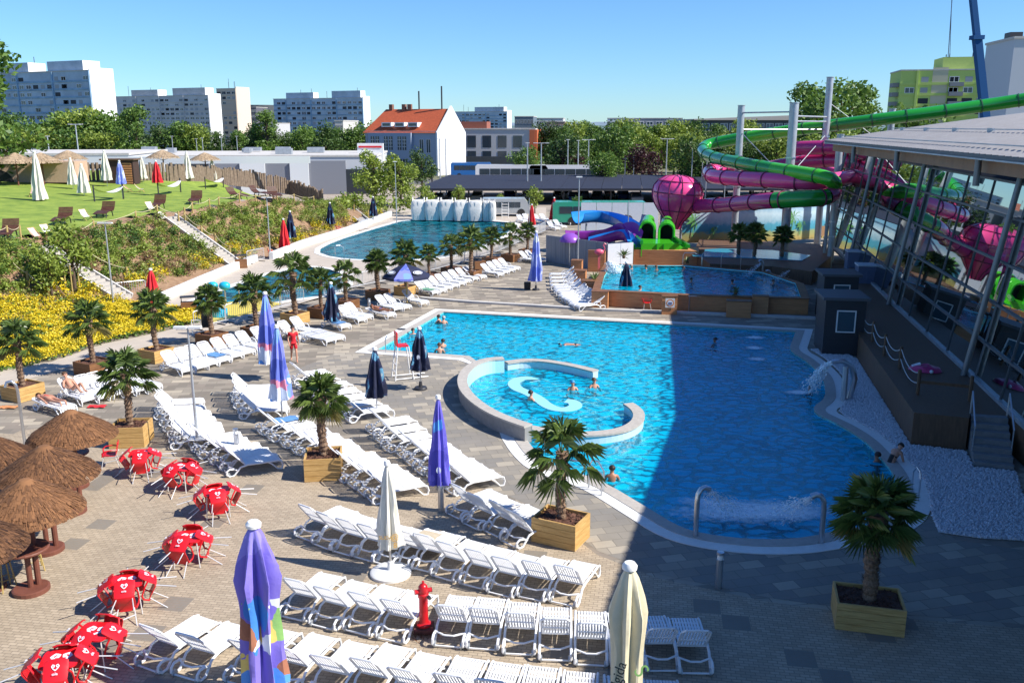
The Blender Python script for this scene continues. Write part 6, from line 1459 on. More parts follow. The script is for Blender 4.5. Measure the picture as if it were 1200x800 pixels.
for a, b2, za, zb_ in ((ma, mb, 10.5, 6.5), (ma, mc, 6.5, 8.5), (mb, mc, 7.0, 10.2), (ma, mb, 4.0, 7.0), (mc, me_, 13, 9), (mc, me_, 9, 9.5)): trs.tube([(a.x, a.y, za), (b2.x, b2.y, zb_)], .035, 5)
tag(trs.build('tension_rods', GALV), 'thin diagonal rods and cables between the slide masts', 'rod')
for i, (px, top) in enumerate([(818, 190), (823, 172), (845, 215), (806, 175)]): lamp(px, 300, top, 'thin grey slide support pole behind the octopus, %s one' % ORD[i], .05, Y=86 + i, zb=0, head=False)
# octopus bowl
oc = P(789, 235, 81); t = thing('octopus_bowl', 'big pink bulb shaped slide bowl with dark seams', 'water slide', (oc.x, oc.y, 0))
zt = P(793, 205, 81).z; zb = P(793, 264, 81).z; Hh = zt - zb
prof = [(.55, zb - .3), (.75, zb + Hh * .06), (1.2, zb + Hh * .18), (1.62, zb + Hh * .30), (1.98, zb + Hh * .42), (2.2, zb + Hh * .54), (2.28, zb + Hh * .65), (2.18, zb + Hh * .77), (1.85, zb + Hh * .88), (1.2, zb + Hh * .965), (.5, zb + Hh * .995), (.0, zt)]
MB(Matrix.Rotation(R(4), 4, 'Y')).lathe(prof, 24, cap=False).build('bowl', PNK, t, True)
sm_ = MB(Matrix.Rotation(R(4), 4, 'Y'))
for k in range(12):
    a = k * .5236; sm_.tube([((r_ + .02) * math.cos(a), (r_ + .02) * math.sin(a), z) for r_, z in prof], .045, 4)
for r_, z in (prof[3], prof[6], prof[8]): sm_.tube([((r_ + .02) * math.cos(q * .2618), (r_ + .02) * math.sin(q * .2618), z) for q in range(24)], .045, 4, closed=True)
sm_.build('seams', FLG, t)
for s in (-1, 1): MB().tube([(s * .9, .6, 0), (s * .9, .6, zb + .8)], .12, 8).build('leg', GALV, t)
EYEW = mat('eye_white', (.8, .8, .8), .3)
# green exit slides
FLG = mat('flange_lime', (.015, .14, .02), .4)
def exit_tube(px, Y, label, zt):
    base = P(px, 300, Y); t = thing('green_exit_slide', label, 'water slide', (base.x, Y, 0), R(-10)); w2, L = .60, 3.6
    def arch(y, s=1.0, z0=1.2, h=None):
        h = h or zt; pts = [(-w2 * s, y, z0)]
        for k in range(9): a = math.pi - k * math.pi / 8; pts.append((w2 * s * math.cos(a), y, h - w2 * s + w2 * s * math.sin(a)))
        pts.append((w2 * s, y, z0)); return [Vector(p) for p in pts]
    b = MB(); rings = [arch(0), arch(.5), arch(1.2, 1, 1.0, zt + .05), arch(2.4, .95, 1.1, zt + .15), arch(L, .85, 1.4, zt + .28)]
    for A, B in zip(rings, rings[1:]): b.strip(B, A)
    for s in (.86,):
        ins_ = [arch(0, .84, 1.2, zt - .1), arch(L, .7, 1.4, zt + .1)]; b.strip(ins_[0], ins_[1]); b.strip(arch(0), ins_[0])
    b.build('tube', GRN2, t); b = MB(); b.add(ins_[0], [tuple(range(len(ins_[0])))]) ; b.v = [v + Vector((0, 1.6, 0)) for v in b.v]; b.build('opening', BLACK, t)
    for y in (.05, .5, 1.0, 1.5): MB().tube(arch(y, 1.05, 1.2, zt + .04), .09, 6).build('rib', GRN2, t)
    MB().tube(arch(.28, 1.0, 1.2, zt + .02), .04, 5).build('seam', FLG, t)
exit_tube(757.5, 74.6, 'left green arched slide exit below the octopus bowl', 3.2); exit_tube(780, 74, 'right green arched slide exit below the octopus bowl', 3.15)
gb = thing('splash_tub', 'bright green splash tub of the two arched slide exits', 'water slide', (0, 0, 0))
def lim(px0, px1, Y, z0, z1, dY, label):
    a, b_ = P(px0, 300, Y), P(px1, 300, Y); W_ = b_.x - a.x; t = bpy.data.objects.new('tub_level', None); COL.objects.link(t); t.parent = gb; t.location = ((a.x + b_.x) / 2, Y, 0)
    MB().box((0, dY / 2, (z0 + z1) / 2), (W_, dY, z1 - z0)).build('tub', GRN2, t)
    for s in (-1, 1): MB().box((s * W_ / 2, dY / 2 - .1, z1 + .12), (.22, dY + .2, .3)).build('side_lip', GRN, t)
    for x in (-.3, .25): MB().box((x, -.04, z1 - .3), (.06, .1, .5)).build('rib', GRN, t)
lim(742, 806, 71.5, .5, 1.5, 3.4, 'bright green splash base of the two arched slide exits'); lim(751, 796, 71.3, .8, 1.85, 3.2, 'narrow upper step of the green splash base')
# blue and purple slide
BLS = mat('blue_fibreglass', (.02, .22, .62), .25, coat=.3); PUR = mat('purple_fibreglass', (.22, .03, .30), .25, coat=.3); NVS = mat('navy_fibreglass', (.015, .03, .25), .25)
t = thing('family_slide', 'open blue and purple curved slide behind the grey fence', 'water slide')
def trough(ctrl, wd, hgt, m_in, m_out, name):
    q = [P(*p) for p in ctrl]
    for _ in range(3):
        nq = [q[0]]
        for a, b in zip(q, q[1:]): nq += [a * .75 + b * .25, a * .25 + b * .75]
        nq.append(q[-1]); q = nq
    rows = []
    for i, p in enumerate(q):
        d = (q[min(i + 1, len(q) - 1)] - q[max(0, i - 1)]); d.z = 0; d.normalize(); sd = Vector((-d.y, d.x, 0))
        rows.append([p + sd * (wd * math.sin(a)) + Vector((0, 0, hgt * (1 - math.cos(a)))) for a in [(-1.45 + 2.9 * k / 8) for k in range(9)]])
    b = MB(); b2 = MB()
    for A, B in zip(rows, rows[1:]): b.strip(A, B); b2.strip([v - Vector((0, 0, .06)) + (v - A[4]) * .04 for v in A], [v - Vector((0, 0, .06)) + (v - B[4]) * .04 for v in B])
    ob = b.build(name, m_in, t, True); b2.build(name + '_shell', m_out, ob, True)
trough([(677, 262, 79), (700, 259, 81), (725, 265, 80), (742, 276, 77)], .75, 1.1, BLS, BLS, 'upper_trough')
trough([(668, 283, 76), (690, 284, 77), (715, 280, 76), (735, 270, 75), (745, 284, 74)], .75, 1.0, PUR, PUR, 'middle_trough')
trough([(690, 290, 74), (712, 284, 74), (733, 279, 73.5), (742, 296, 73)], .65, .9, BLS, PUR, 'lower_trough')
trough([(742, 266, 82), (752, 268, 80), (752, 285, 77), (745, 300, 74)], .8, 1.3, NVS, NVS, 'navy_trough')
for px, tp in ((687, 262), (720, 262)): b = P(px, tp, 80); MB().tube([(b.x, 80, 0), (b.x, 80, b.z)], .09, 8).build('leg', GALV, t)
c = P(668, 278, 72); t = thing('purple_mushroom', 'small purple and blue dome on a thin pole at the grey fence', 'water toy', (c.x, 72, 0)); MB().sphere((0, 0, c.z - .35), .85, 14, (1, 1, .8), 0, math.pi / 2).build('dome', mat('violet_plastic', (.25, .08, .45), .3), t, True); MB().tube([(0, 0, 0), (0, 0, c.z)], .06, 6).build('pole', STEEL, t)
for i, (x, y, l, z) in enumerate([(702, 300, 'pink flamingo figure beside the white fence', 1.6)]):
    c = G(x, y, z); t = thing('flamingo', l, 'figure', (c.x, c.y, .0)); PKM = mat('flamingo_pink', (.75, .12, .2), .4)
    for s in (-.05, .05): MB().tube([(s, 0, .3), (s, 0, 1.75)], .02, 4).build('leg', PKM, t)
    MB().sphere((0, 0, 1.9), .28, 10, (1.3, .7, .8)).build('body', PKM, t, True); MB().tube([(.25, 0, 1.95), (.42, 0, 2.15), (.3, 0, 2.4), (.38, 0, 2.55), (.5, 0, 2.45)], .05, 6).build('neck', PKM, t, True)
# ------------------------------------------------------------ white bulk bags
SACK = mat('woven_sack', (.72, .70, .66), .85, noise_amt=.08, noise_scale=3, bump=.4, bump_scale=6)
def make_sack():
    root = thing('bulk_bag', None, 'sack'); n = 24; rows = 10; vs = []
    for i in range(rows + 1):
        z = 2.25 * i / rows; k = .92 + .12 * math.sin(math.pi * i / rows) - (.12 if i == rows else 0)
        for j in range(n):
            a = 6.283 * j / n; cx, cy = math.cos(a), math.sin(a); e = .45; r = .66 * k * (1 + .04 * noise.noise(Vector((cx * 2, cy * 2, z * 2))))
            vs.append((r * abs(cx) ** e * (1 if cx > 0 else -1), r * abs(cy) ** e * (1 if cy > 0 else -1), z + (.08 * noise.noise(Vector((cx * 3, cy * 3, 5))) if i == rows else 0)))
    b = MB().add(vs, [(i * n + j, i * n + (j + 1) % n, (i + 1) * n + (j + 1) % n, (i + 1) * n + j) for i in range(rows) for j in range(n)] + [tuple(rows * n + j for j in range(n))]); b.build('bag', SACK, root, True)
    for s in (-1, 1): MB().tube([(s * .5, -.5, 2.1), (s * .5, -.3, 2.5), (s * .5, .3, 2.5), (s * .5, .5, 2.1)], .04, 5).build('loop', SACK, root)
    q = MB(); q.tube([(0, -.66, .1), (0, -.66, 2.2)], .015, 4); q.tube([(-.35, -.655, .1), (-.35, -.655, 2.2)], .012, 4); q.build('seam', GALV, root)
    return Proto(root)
SK = make_sack()
a, b2 = G(491, 257.5), G(557, 258.5)
for i in range(5): SK.put(a.lerp(b2, i / 4), rnd.gauss(0, .04), 'tall white bulk sack, %s from the left at the far pool edge' % ORD[i], (1.36, 1, 1.05), 'white bulk sacks by the lane pool')
for i, x in enumerate((569.5, 577)): SK.put(G(x, 258.5 + i * .3), .1, 'narrow white bulk sack, %s of the two on the right' % ORD[i], (.62, 1, 1.02), 'white bulk sacks by the lane pool')
c = G(592, 256); t = thing('ladder_frame', 'small white ladder frame right of the sacks', 'ladder', c); q = MB()
for s in (-.4, .4): q.tube([(s, 0, 0), (s, 0, 1.9)], .04, 5)
for k in range(5): q.tube([(-.4, 0, .3 + k * .35), (.4, 0, .3 + k * .35)], .03, 4)
q.build('frame', WHITEP, t)
# ------------------------------------------------------------ palisade and hut on the lawn
PALI = mat('weathered_wood', (.16, .115, .08), .9, col2=(.28, .21, .15), noise_scale=3)
t = thing('palisade', 'rough brown wooden palisade along the back of the lawn', 'fence'); line = [T(50, 214), T(100, 213), T(150, 213), T(200, 213), T(260, 214), T(300, 218), T(340, 226), T(380, 240)]
pp_ = []
for a, b2 in zip(line, line[1:]):
    n = max(2, int((b2 - a).length / .42)); pp_ += [a.lerp(b2, k / n) for k in range(n)]
b = MB(); hh = random.Random(9)
for p in pp_: b.tube([p + Vector((0, 0, -.3)), p + Vector((hh.gauss(0, .05), 0, 1.9 + hh.uniform(-.15, .35)))], .17, 6)
b.build('stakes', PALI, t)
for px, w_, l, m_ in ((140, 3.4, 'brown timber hut with orange slat door in the palisade', TIMBERD),):
    c = T(px, 216); t = thing('timber_hut', l, 'hut', c); MB().box((0, .8, 1.3), (w_, 1.6, 2.6)).build('walls', mat('hut_dark', (.05, .025, .02), .8), t); MB().prism([(-w_ / 2 - .2, -.2), (w_ / 2 + .2, -.2), (w_ / 2 + .2, 1.8), (-w_ / 2 - .2, 1.8)], 2.6, 2.75).build('roof', DARKWOOD, t)
    d = MB()
    for k in range(9): d.box((.95, -.04, .15 + k * .26), (1.1, .06, .18))
    d.build('slat_door', ORWOOD, t)
c = T(16, 214); t = thing('beach_bar', 'sand coloured bar building with a dark arched opening at the left of the lawn', 'hut', c); SND = mat('sand_wall', (.50, .34, .24), .9, noise_amt=.1)
MB().box((1.2, 1.5, 1.1), (11, 3, 2.2)).build('walls', SND, t); MB().add([(-4.5 + .0 * k, -.03, 0) if k == 0 else (-2.2 + 2.3 * math.cos(math.pi - (k - 1) / 8 * math.pi), -.03, 1.5 * math.sin((k - 1) / 8 * math.pi)) for k in range(10)], [tuple(range(10))[::-1]]).build('opening', BLACK, t)
bin_(T(60, 209) + Vector((0, 0, .05)), 'orange wooden bin on the back path of the lawn', ORWOOD)
# ------------------------------------------------------------ city behind
WINB = mat('window_glass', (.03, .045, .06), .15, spec=.8); WFRAME = mat('window_frame_white', (.7, .7, .7), .6)
def win_mesh(name, w_, h_, bars=True):
    b = MB(); b.box((0, -.02, 0), (w_, .06, h_)); b.mi = 1
    if bars:
        for x in (-w_ / 2, w_ / 2, 0): b.box((x, -.06, 0), (w_ * .07, .06, h_ + w_ * .07))
        for z in (-h_ / 2, h_ / 2): b.box((0, -.065, z), (w_, .06, w_ * .07))
    return b
WINC = mat('curtained_glass', (.30, .32, .35), .5); WIND = mat('loggia_shade', (.015, .02, .03), .6)
class Bld:
    """local x along the front, y into the depth, origin at the right front corner"""
    def __init__(s, name, label, corner, rz, L, D, H, m, cat='building', roofm=None, end=None, z0=0):
        s.t = thing(name, label, cat, (corner[0], corner[1], z0), rz); s.L, s.D, s.H = L, D, H
        b = MB(); b.box((-L / 2, D / 2, H / 2), (L, D, H)); b.build('wall', m, s.t)
        if end: MB().box((.16, D / 2, H / 2 + .5), (.3, D + .1, H + 1)).build('end_wall', end, s.t)
        MB().box((-L / 2, D / 2, H + .15), (L + .3, D + .3, .3)).build('roof', roofm or CONC, s.t); s.nw = 0; s.extra = []
    def windows(s, xs, zs, w_, h_, name='window', bars=True, side=False, m=None):
        b = win_mesh(name, w_, h_, bars); me = b.mesh(name, [m or WINB, WFRAME])
        for z in zs:
            for x in xs:
                if s.nw < 95:
                    o = bpy.data.objects.new(name, me); COL.objects.link(o); o.parent = s.t; s.nw += 1
                    if side: o.location = (.0, x, z); o.rotation_euler = (0, 0, R(90))
                    else: o.location = (x, 0, z)
                else: s.extra.append((x, z, w_, h_, side))
        return s
    def done(s):
        if s.extra:
            q = MB()
            for x, z, w_, h_, side in s.extra:
                q.mi = 0; q.box((x, -.02, z), (w_, .06, h_)); q.mi = 1; q.box((x, -.06, z), (w_ * .07, .05, h_)); q.box((x, -.06, z - h_ / 2), (w_, .05, w_ * .07))
            tag(q.build('windows', [WINB, WFRAME], s.t), kind='stuff')
        return s
SL = Matrix
def slab(label, px_corner, Y, topy, L, D, floors, m, grid=3.2, rz=R(-25), pent=(), endm=WHITEP, panelm=None, botz=0):
    top = P(px_corner, topy, Y); H = top.z
    b = Bld('apartment_block', label, (top.x, Y), rz, L, D, H, m, end=endm); fh = (H - 1) / floors; n = int(L / grid)
    zs = [H - 1 - fh * (k + .45) for k in range(floors) if H - 1 - fh * (k + .45) > botz]
    xs = [-grid * (k + .5) for k in range(n)]
    rw = random.Random(int(px_corner) + 5)
    for z in zs:
        for w2_, mm in ((grid * .62, WINB), (grid * .5, WINC), (grid * .7, WIND)):
            xx = [x for x in xs if rw.random() < .33]
            b.windows(xx, [z], w2_, fh * .5, m=mm, bars=mm is WINB)
    b.done()
    q = MB()
    for z in zs: q.box((-L / 2, -.09, z - fh * .38), (L, .14, fh * .24))
    for k in range(0, n, 5): q.box((-grid * k - .1, -.2, H / 2), (.5, .4, H))
    q.build('balcony_bands', panelm or m, b.t)
    for x0, x1, h in pent:
        pz = MB().box((-(x0 + x1) / 2, D / 2, H + .3 + h / 2), (x1 - x0, D * .7, h)).build('penthouse', m, b.t); MB().box((-x0 + .1, D / 2, H + .3 + h / 2), (.2, D * .72, h)).build('penthouse_end', WHITEP, pz)
    r9 = random.Random(int(px_corner))
    for k in range(4): x = -r9.uniform(2, L - 2); MB().tube([(x, D / 2, H), (x, D / 2, H + r9.uniform(3.5, 6))], .12, 4).build('aerial', DARK, b.t)
    return b
BLUW = mat('blue_facade', (.40, .50, .60), .8, noise_amt=.2, noise_scale=.12); BLUP = mat('blue_panel', (.24, .38, .52), .8, noise_amt=.3, noise_scale=.2); GRYW = mat('grey_facade', (.52, .52, .53), .8, noise_amt=.12, noise_scale=.15); ENDW = mat('white_end_wall', (.80, .80, .80), .8, noise_amt=.03)
slab('huge blue and white panel tower block with a blank white end wall at the left', 104, 290, 83, 88, 9, 11, BLUW, 3.3, R(-25), [(4, 20, 3), (29, 50, 3)], ENDW, BLUP)
slab('long grey panel apartment block with a white end, left of the beige tower', 244, 450, 112, 62, 8, 11, GRYW, 3.2, R(-25), [(3, 24, 3.5), (34, 52, 3.0)], ENDW)
slab('beige end tower standing right behind the grey apartment block', 276, 520, 104, 14, 11, 11, mat('beige_facade', (.55, .45, .36), .8), 3.5, R(-25), [], mat('beige_end', (.62, .52, .42), .8))
slab('blue panel apartment block left of the red roofed house', 425, 480, 115, 58, 6, 9, BLUW, 3.3, R(-25), [(2, 20, 3.5), (32, 50, 3.0)], ENDW, BLUP)
slab('distant blue grey apartment block behind the hotel', 594, 650, 131, 50, 7, 9, BLUW, 3.3, R(-25), [(3, 26, 3)], ENDW, BLUP)
c = P(285, 124, 700); tag(MB().lathe([(17, 0), (17, c.z), (16.5, c.z + .3)], 28).build('round_tower', mat('dark_cladding_far', (.06, .07, .08), .7)), 'dark round storage tower far behind left of the blue block', 'tower').location = (P(304, 124, 700).x, 700, 0)
# red roofed house
rh = P(512, 157, 205); H = rh.z + .3
hb = Bld('red_roof_house', 'grey blue historic house with a red tiled roof and white gable', (rh.x, 205), R(-25), 19, 12, H, mat('house_blue', (.30, .36, .46), .8, noise_amt=.05), z0=0)
hb.windows([-2.2, -4.0], [H - 3.0], 1.1, 3.0); hb.windows([-2.2, -4.0], [H - 7.0, H - 10.2], 1.1, 1.7); hb.windows([-7.6, -9.0, -11.3, -12.7, -15, -16.4], [H - 1.9], 1.05, 3.1); hb.windows([-7.6, -9.0, -11.3, -12.7, -15, -16.4, -18], [H - 6.4], 1.15, 1.6); hb.windows([-18.2], [H - 1.5], .7, 2.4); hb.done()
MB().box((-12, -.5, H * .5 - .6), (11.6, 1, H + 1.0)).build('front_wing', mat('house_blue2', (.28, .34, .44), .8), hb.t)
for x in (-7.9, -9.2, -11.5, -12.8, -15.1, -16.4):
    w_ = MB(); w_.box((x, -1.03, H - 2.4), (.95, .06, 3.0)); w_.mi = 1; w_.box((x, -1.07, H - 2.4), (.08, .05, 3.0))
    for z in (-1, 0, 1): w_.box((x, -1.07, H - 2.4 + z * .75), (.95, .05, .08))
    w_.build('window', [WINB, WFRAME], hb.t)
for x in (-8.5, -12.1, -15.6): w_ = MB(); w_.box((x, -1.03, H - 6.6), (2.3, .06, 1.4)); w_.mi = 1; [w_.box((x + k * .75, -1.07, H - 6.6), (.09, .05, 1.4)) for k in (-1, 0, 1)]; w_.build('window', [WINB, WFRAME], hb.t)
TILER = mat('red_roof_tiles', (.42, .085, .03), .75, noise_amt=.15, noise_scale=2, bump=.5)
rf = MB(); RH = 5.2; D = 12; rf.add([(-19.4, -.5, H - .1), (.1, -.5, H - .1), (.1, D / 2, H + RH), (-17.0, D / 2, H + RH), (.1, D + .5, H - .1), (-19.4, D + .5, H - .1)], [(0, 1, 2, 3), (2, 4, 5, 3), (0, 3, 5)])
rfo = rf.build('red_roof', TILER, hb.t); MB().add([(.12, -.7, 0), (.12, D + .7, 0), (.12, D + .7, H), (.12, D / 2, H + RH + .7), (.12, -.7, H), (.5, -.7, 0), (.5, D + .7, 0), (.5, D + .7, H), (.5, D / 2, H + RH + .7), (.5, -.7, H)], [(4, 3, 2, 1, 0), (5, 6, 7, 8, 9), (0, 5, 9, 4), (4, 9, 8, 3), (3, 8, 7, 2)]).build('gable_wall', ENDW, hb.t)
for x in (-6.5, -10, -13.5): dm = MB().box((x, 1.3, H + 1.7), (2.6, 1.8, 1.0)).build('dormer', ENDW, rfo); MB().box((x, .38, H + 1.7), (2.0, .05, .6)).build('pane', WINB, dm)
for x, h in ((-8, 4), (-2, 5)): MB().tube([(x, D / 2, H + RH), (x, D / 2, H + RH + h)], .18, 5).build('aerial', DARK, rfo)
for x in (-15.5, -10.5, -12): MB().box((x, D / 2, H + RH + .4), (.9, .8, 1.4)).build('chimney', mat('chimney_brick', (.2, .1, .07), .9), rfo)
# hotel
ht = P(627, 152, 235); H = ht.z
hb = Bld('hotel', 'white grey three storey hotel with an orange corner', (ht.x, 235), R(-8), 28, 14, H, mat('hotel_wall', (.50, .50, .51), .8, noise_amt=.04)); hb.windows([-4.5 - 4.0 * k for k in range(6)], [H - 3.0, H - 6.9], 2.3, 3.0, bars=False); hb.done()
ORP = mat('orange_panel', (.50, .13, .05), .7); MB().box((.25, 7, H / 2), (.5, 14.2, H)).build('orange_corner', ORP, hb.t); MB().box((-.7, -.12, H / 2), (1.4, .24, H)).build('orange_corner', ORP, hb.t)
MB().box((-14, -.4, 1.6), (28, .8, 3.2)).build('shop_front', mat('shop_dark', (.06, .07, .08), .4), hb.t); MB().box((-19, 6, H + 1.1), (12, 6, 1.8)).build('roof_house', mat('brick_red', (.25, .08, .05), .8), hb.t)
# low grey white hall behind the lawn
W1 = P(368, 181, 150)
lb = Bld('flat_hall', 'long low grey and white flat roofed hall behind the lawn', (P(441, 186, 150).x, 150), R(4), 74, 26, 6.0, mat('pale_hall', (.50, .52, .55), .7, noise_amt=.04))
for x0, x1, mm in ((0, 7, 'd'), (-7, 9, 'g'), (9, 16, 'g'), (20, 29, 'w')): pass
GP = mat('grey_panel', (.22, .23, .26), .6); WP = mat('white_panel', (.70, .72, .72), .6); DP = mat('dark_glazing', (.03, .035, .045), .3)
for x0, x1, mm, z0_, z1_ in ((0, 5, DP, 0, 4), (5, 11, GP, 0, 5.4), (11, 14, WP, 0, 5.2), (14, 18, GP, 0, 5.2), (18, 22, WP, 0, 5.2), (22, 27, GP, 0, 5.2), (27, 74, DP, 2.2, 5.0)):
    MB().box((-(x0 + x1) / 2, -.15 if mm is not WP else -.3, (z0_ + z1_) / 2), (x1 - x0, .3 if mm is not WP else .6, z1_ - z0_)).build('facade_panel', mm, lb.t)
r10 = random.Random(1)
for k in range(9): x = -r10.uniform(10, 70); MB().box((x, r10.uniform(4, 20), 6.8), (r10.uniform(1, 3), 1.5, r10.uniform(.6, 1.4))).build('roof_unit', GALV, lb.t)
c = P(617, 197, 150)
lb2 = Bld('flat_hall', 'second pale flat roofed hall extending behind the thatched parasols at the far left', (P(150, 181, 128).x, 128), R(6), 70, 20, P(150, 182, 128).z, mat('pale_hall2', (.55, .57, .60), .7)); MB().box((-35, -.1, 3.9), (69.6, .2, 3.4)).build('glazing', DP, lb2.t); [MB().box((-x, -.22, 3.6), (4.5, .1, 3.0)).build('facade_panel', WP, lb2.t) for x in (3, 14, 27, 33, 48)]
MB().box((-20, -.12, P(150, 182, 128).z - .7), (90, .3, 1.0)).build('fascia', WP, lb2.t)
c = P(434, 168, 160); tag(MB().box((0, 0, c.z / 2), (4.5, .8, c.z)).build('advert_pylon', WHITEP), 'white advertising pylon with a red mark left of the bright trees', 'sign').location = (c.x, 160, 0)
sq = MB(); sq.box((0, 0, 0), (2.2, .1, 1.6)); o = sq.build('red_mark', RED); o.parent = bpy.data.objects['advert_pylon']; o.location = (.3, -.45, c.z - 2.6); sq = MB().box((0, 0, 0), (4, .1, .3)).build('red_line', RED); sq.parent = bpy.data.objects['advert_pylon']; sq.location = (0, -.45, c.z - .6)
# car park: asphalt, carport with solar roof, cars, coaches
struct('car_park', MB().prism([Vector(p) for p in ((-40, 116), (90, 112), (110, 172), (-60, 172))], -.02, -.02, sides=False), mat('parking_surface', (.34, .29, .24), .9, noise_amt=.15, noise_scale=.3))
struct('road', MB().prism([Vector(p) for p in ((-300, 176), (300, 176), (300, 190), (-300, 190))], -.015, -.015, sides=False), ASPH)
SOL = mat('solar_panel', (.03, .035, .055), .75, spec=.2, noise_amt=.2, noise_scale=3)
cp = thing('carport', 'long dark solar roofed carport over the parking bays', 'carport'); y0, y1 = 128, 152
for k in range(22):
    x0 = P(488, 222, y0).x + k * 2.9; z = 2.35
    MB().add([(x0, y0, z), (x0 + 2.85, y0, z), (x0 + 2.85 + 3.0, y1, z + .62), (x0 + 3.0, y1, z + .62), (x0, y0, z - .12), (x0 + 2.85, y0, z - .12), (x0 + 2.85 + 3, y1, z + .5), (x0 + 3, y1, z + .5)], [(0, 1, 2, 3), (7, 6, 5, 4), (0, 4, 5, 1), (1, 5, 6, 2), (2, 6, 7, 3), (3, 7, 4, 0)]).build('solar_panel', SOL, cp)
for k in range(10):
    for yy, zz in ((130, 2.3), (148, 2.7)): x0 = P(492, 222, y0).x + k * 6.8; MB().tube([(x0, yy, 0), (x0, yy, zz)], .14, 6).build('post', DARK, cp)
MB().box((P(488, 222, y0).x + 32, y0 + .1, 2.15), (64, .15, .3)).build('front_beam', DARK, cp)
def make_car(col, name):
    root = thing('parked_car', None, 'car'); m = mat(name, col, .25, metal=.3, coat=.6)
    side = [(-2.1, .35), (-2.15, .7), (-2.0, .92), (-1.3, .98), (-.75, 1.42), (.75, 1.45), (1.35, 1.0), (2.0, .85), (2.15, .6), (2.1, .32)]
    b = MB(); n = len(side); vs = [(x, -.85 if z < 1.1 else -.68, z) for x, z in side] + [(x, .85 if z < 1.1 else .68, z) for x, z in side]
    b.add(vs, [tuple(range(n))[::-1], tuple(range(n, 2 * n))] + [(i, (i + 1) % n, n + (i + 1) % n, n + i) for i in range(n)]); b.build('body', m, root)
    g = MB()
    for s in (-1, 1): g.add([(-1.2, s * .80, 1.0), (1.2, s * .80, 1.0), (.7, s * .70, 1.38), (-.7, s * .70, 1.36)], [(0, 1, 2, 3)])
    g.add([(-1.33, -.7, .99), (-.78, -.6, 1.41), (-.78, .6, 1.41), (-1.33, .7, .99)], [(0, 1, 2, 3)]); g.add([(1.37, -.7, 1.01), (.8, -.6, 1.44), (.8, .6, 1.44), (1.37, .7, 1.01)], [(0, 1, 2, 3)]); g.v = [Vector((v.x * 1.01, v.y * 1.02, v.z + .01)) for v in g.v]; g.build('windows', WINB, root)
    for x in (-1.35, 1.35):
        for s in (-1, 1): MB().tube([(x, s * .72, .32), (x, s * .9, .32)], .32, 12).build('wheel', BLACK, root)
    return Proto(root)
CARS = [make_car(c, 'car_paint_' + n) for c, n in (((.5, .5, .52), 'silver'), ((.03, .03, .035), 'black'), ((.7, .7, .7), 'white'), ((.04, .08, .25), 'blue'))]; CN = ['silver', 'black', 'white', 'dark blue']
k = 0
for px in (515, 531, 560, 596, 618, 655, 664, 672, 683, 700, 712, 730, 745):
    i = k % 4; Y = 133 + (k * 7) % 12; p = P(px, 230, Y); CARS[i].put((p.x, Y, 0), R(90 + rnd.gauss(0, 3)), '%s car parked under the solar carport, %s from the left' % (CN[i], ORD[k]), None, 'cars under the carport'); k += 1
k = 0
for px, Y in ((565, 178), (620, 160), (716, 172), (728, 172), (740, 172), (757, 172), (860, 122), (880, 124), (890, 132), (900, 120), (915, 128), (925, 134), (935, 122), (948, 126), (960, 118)):
    i = (k + 2) % 4; p = P(px, 220, Y); CARS[i].put((p.x, Y, 0), R(rnd.choice((5, 95))), '%s car, %s from the left among those parked %s' % (CN[i], ORD[k] if Y > 150 else ORD[k - 6], 'behind the carport' if Y > 150 else 'beyond the slide masts'), None, 'cars in the open'); k += 1
def coach(px, Y, L, H, label, colr, gl, rz=R(0), zz=0):
    p = P(px, 200, Y); t = thing('coach', label, 'bus', (p.x, Y, zz), rz); m = mat('coach_paint', colr, .3, coat=.4)
    pr = [(-L / 2, .35), (-L / 2, H - .25), (-L / 2 + .25, H), (L / 2 - .6, H), (L / 2 - .15, H - .6), (L / 2, 1.2), (L / 2, .35)]; n = len(pr)
    MB().add([(x, -1.25, z) for x, z in pr] + [(x, 1.25, z) for x, z in pr], [tuple(range(n))[::-1], tuple(range(n, 2 * n))] + [(i, (i + 1) % n, n + (i + 1) % n, n + i) for i in range(n)]).build('body', m, t)
    for k in range(6): x = -L / 2 + .7 + (L - 1.8) * (k + .5) / 6; MB().box((x, -1.26, H * .66), ((L - 1.8) / 6 * .94, .04, H * .3)).build('window', gl, t)
    MB().box((L / 2 - .06, 0, H * .6), (.1, 2.2, H * .4), rot=Matrix.Rotation(-.12, 3, 'Y')).build('windscreen', gl, t)
    for x in (-L * .3, L * .33): MB().tube([(x, -1.3, .48), (x, -1.1, .48)], .48, 14).build('wheel', BLACK, t)
coach(600, 163, 13, 3.5, 'white coach with sloped front parked left behind the carport', (.7, .7, .7), WINB, zz=.7); coach(663, 163, 13, 3.3, 'white coach with dark window band parked behind the carport', (.68, .68, .7), WINB, zz=.8)
coach(705, 103, 11, 2.6, 'green roofed articulated bus in front of the carport', (.03, .32, .20), WINB); coach(592, 113, 6, 2.2, 'pale bus parked at the left of the green roofed bus', (.4, .42, .42), WINB); coach(553, 198, 9, 3.2, 'blue bus passing below the hotel', (.02, .15, .45), WINB)
# street lamps
for i, (px, top, Y) in enumerate([(96, 146, 150), (62, 160, 150), (157, 160, 200), (206, 160, 200), (234, 163, 205), (241, 162, 205), (263, 162, 205), (281, 160, 205), (516, 163, 150), (523, 163, 150), (618, 168, 140), (634, 168, 140), (665, 164, 165), (689, 164, 165), (780, 163, 165), (677, 165, 165), (742, 185, 172), (732, 186, 172)]):
    lamp(px, 215, top, 'tall grey street lamp, %s from the left along the road' % ORD[min(i, 19)], .11, Y=Y, zb=0, arm=.9 if i in (0, 11, 13, 14) else 0)
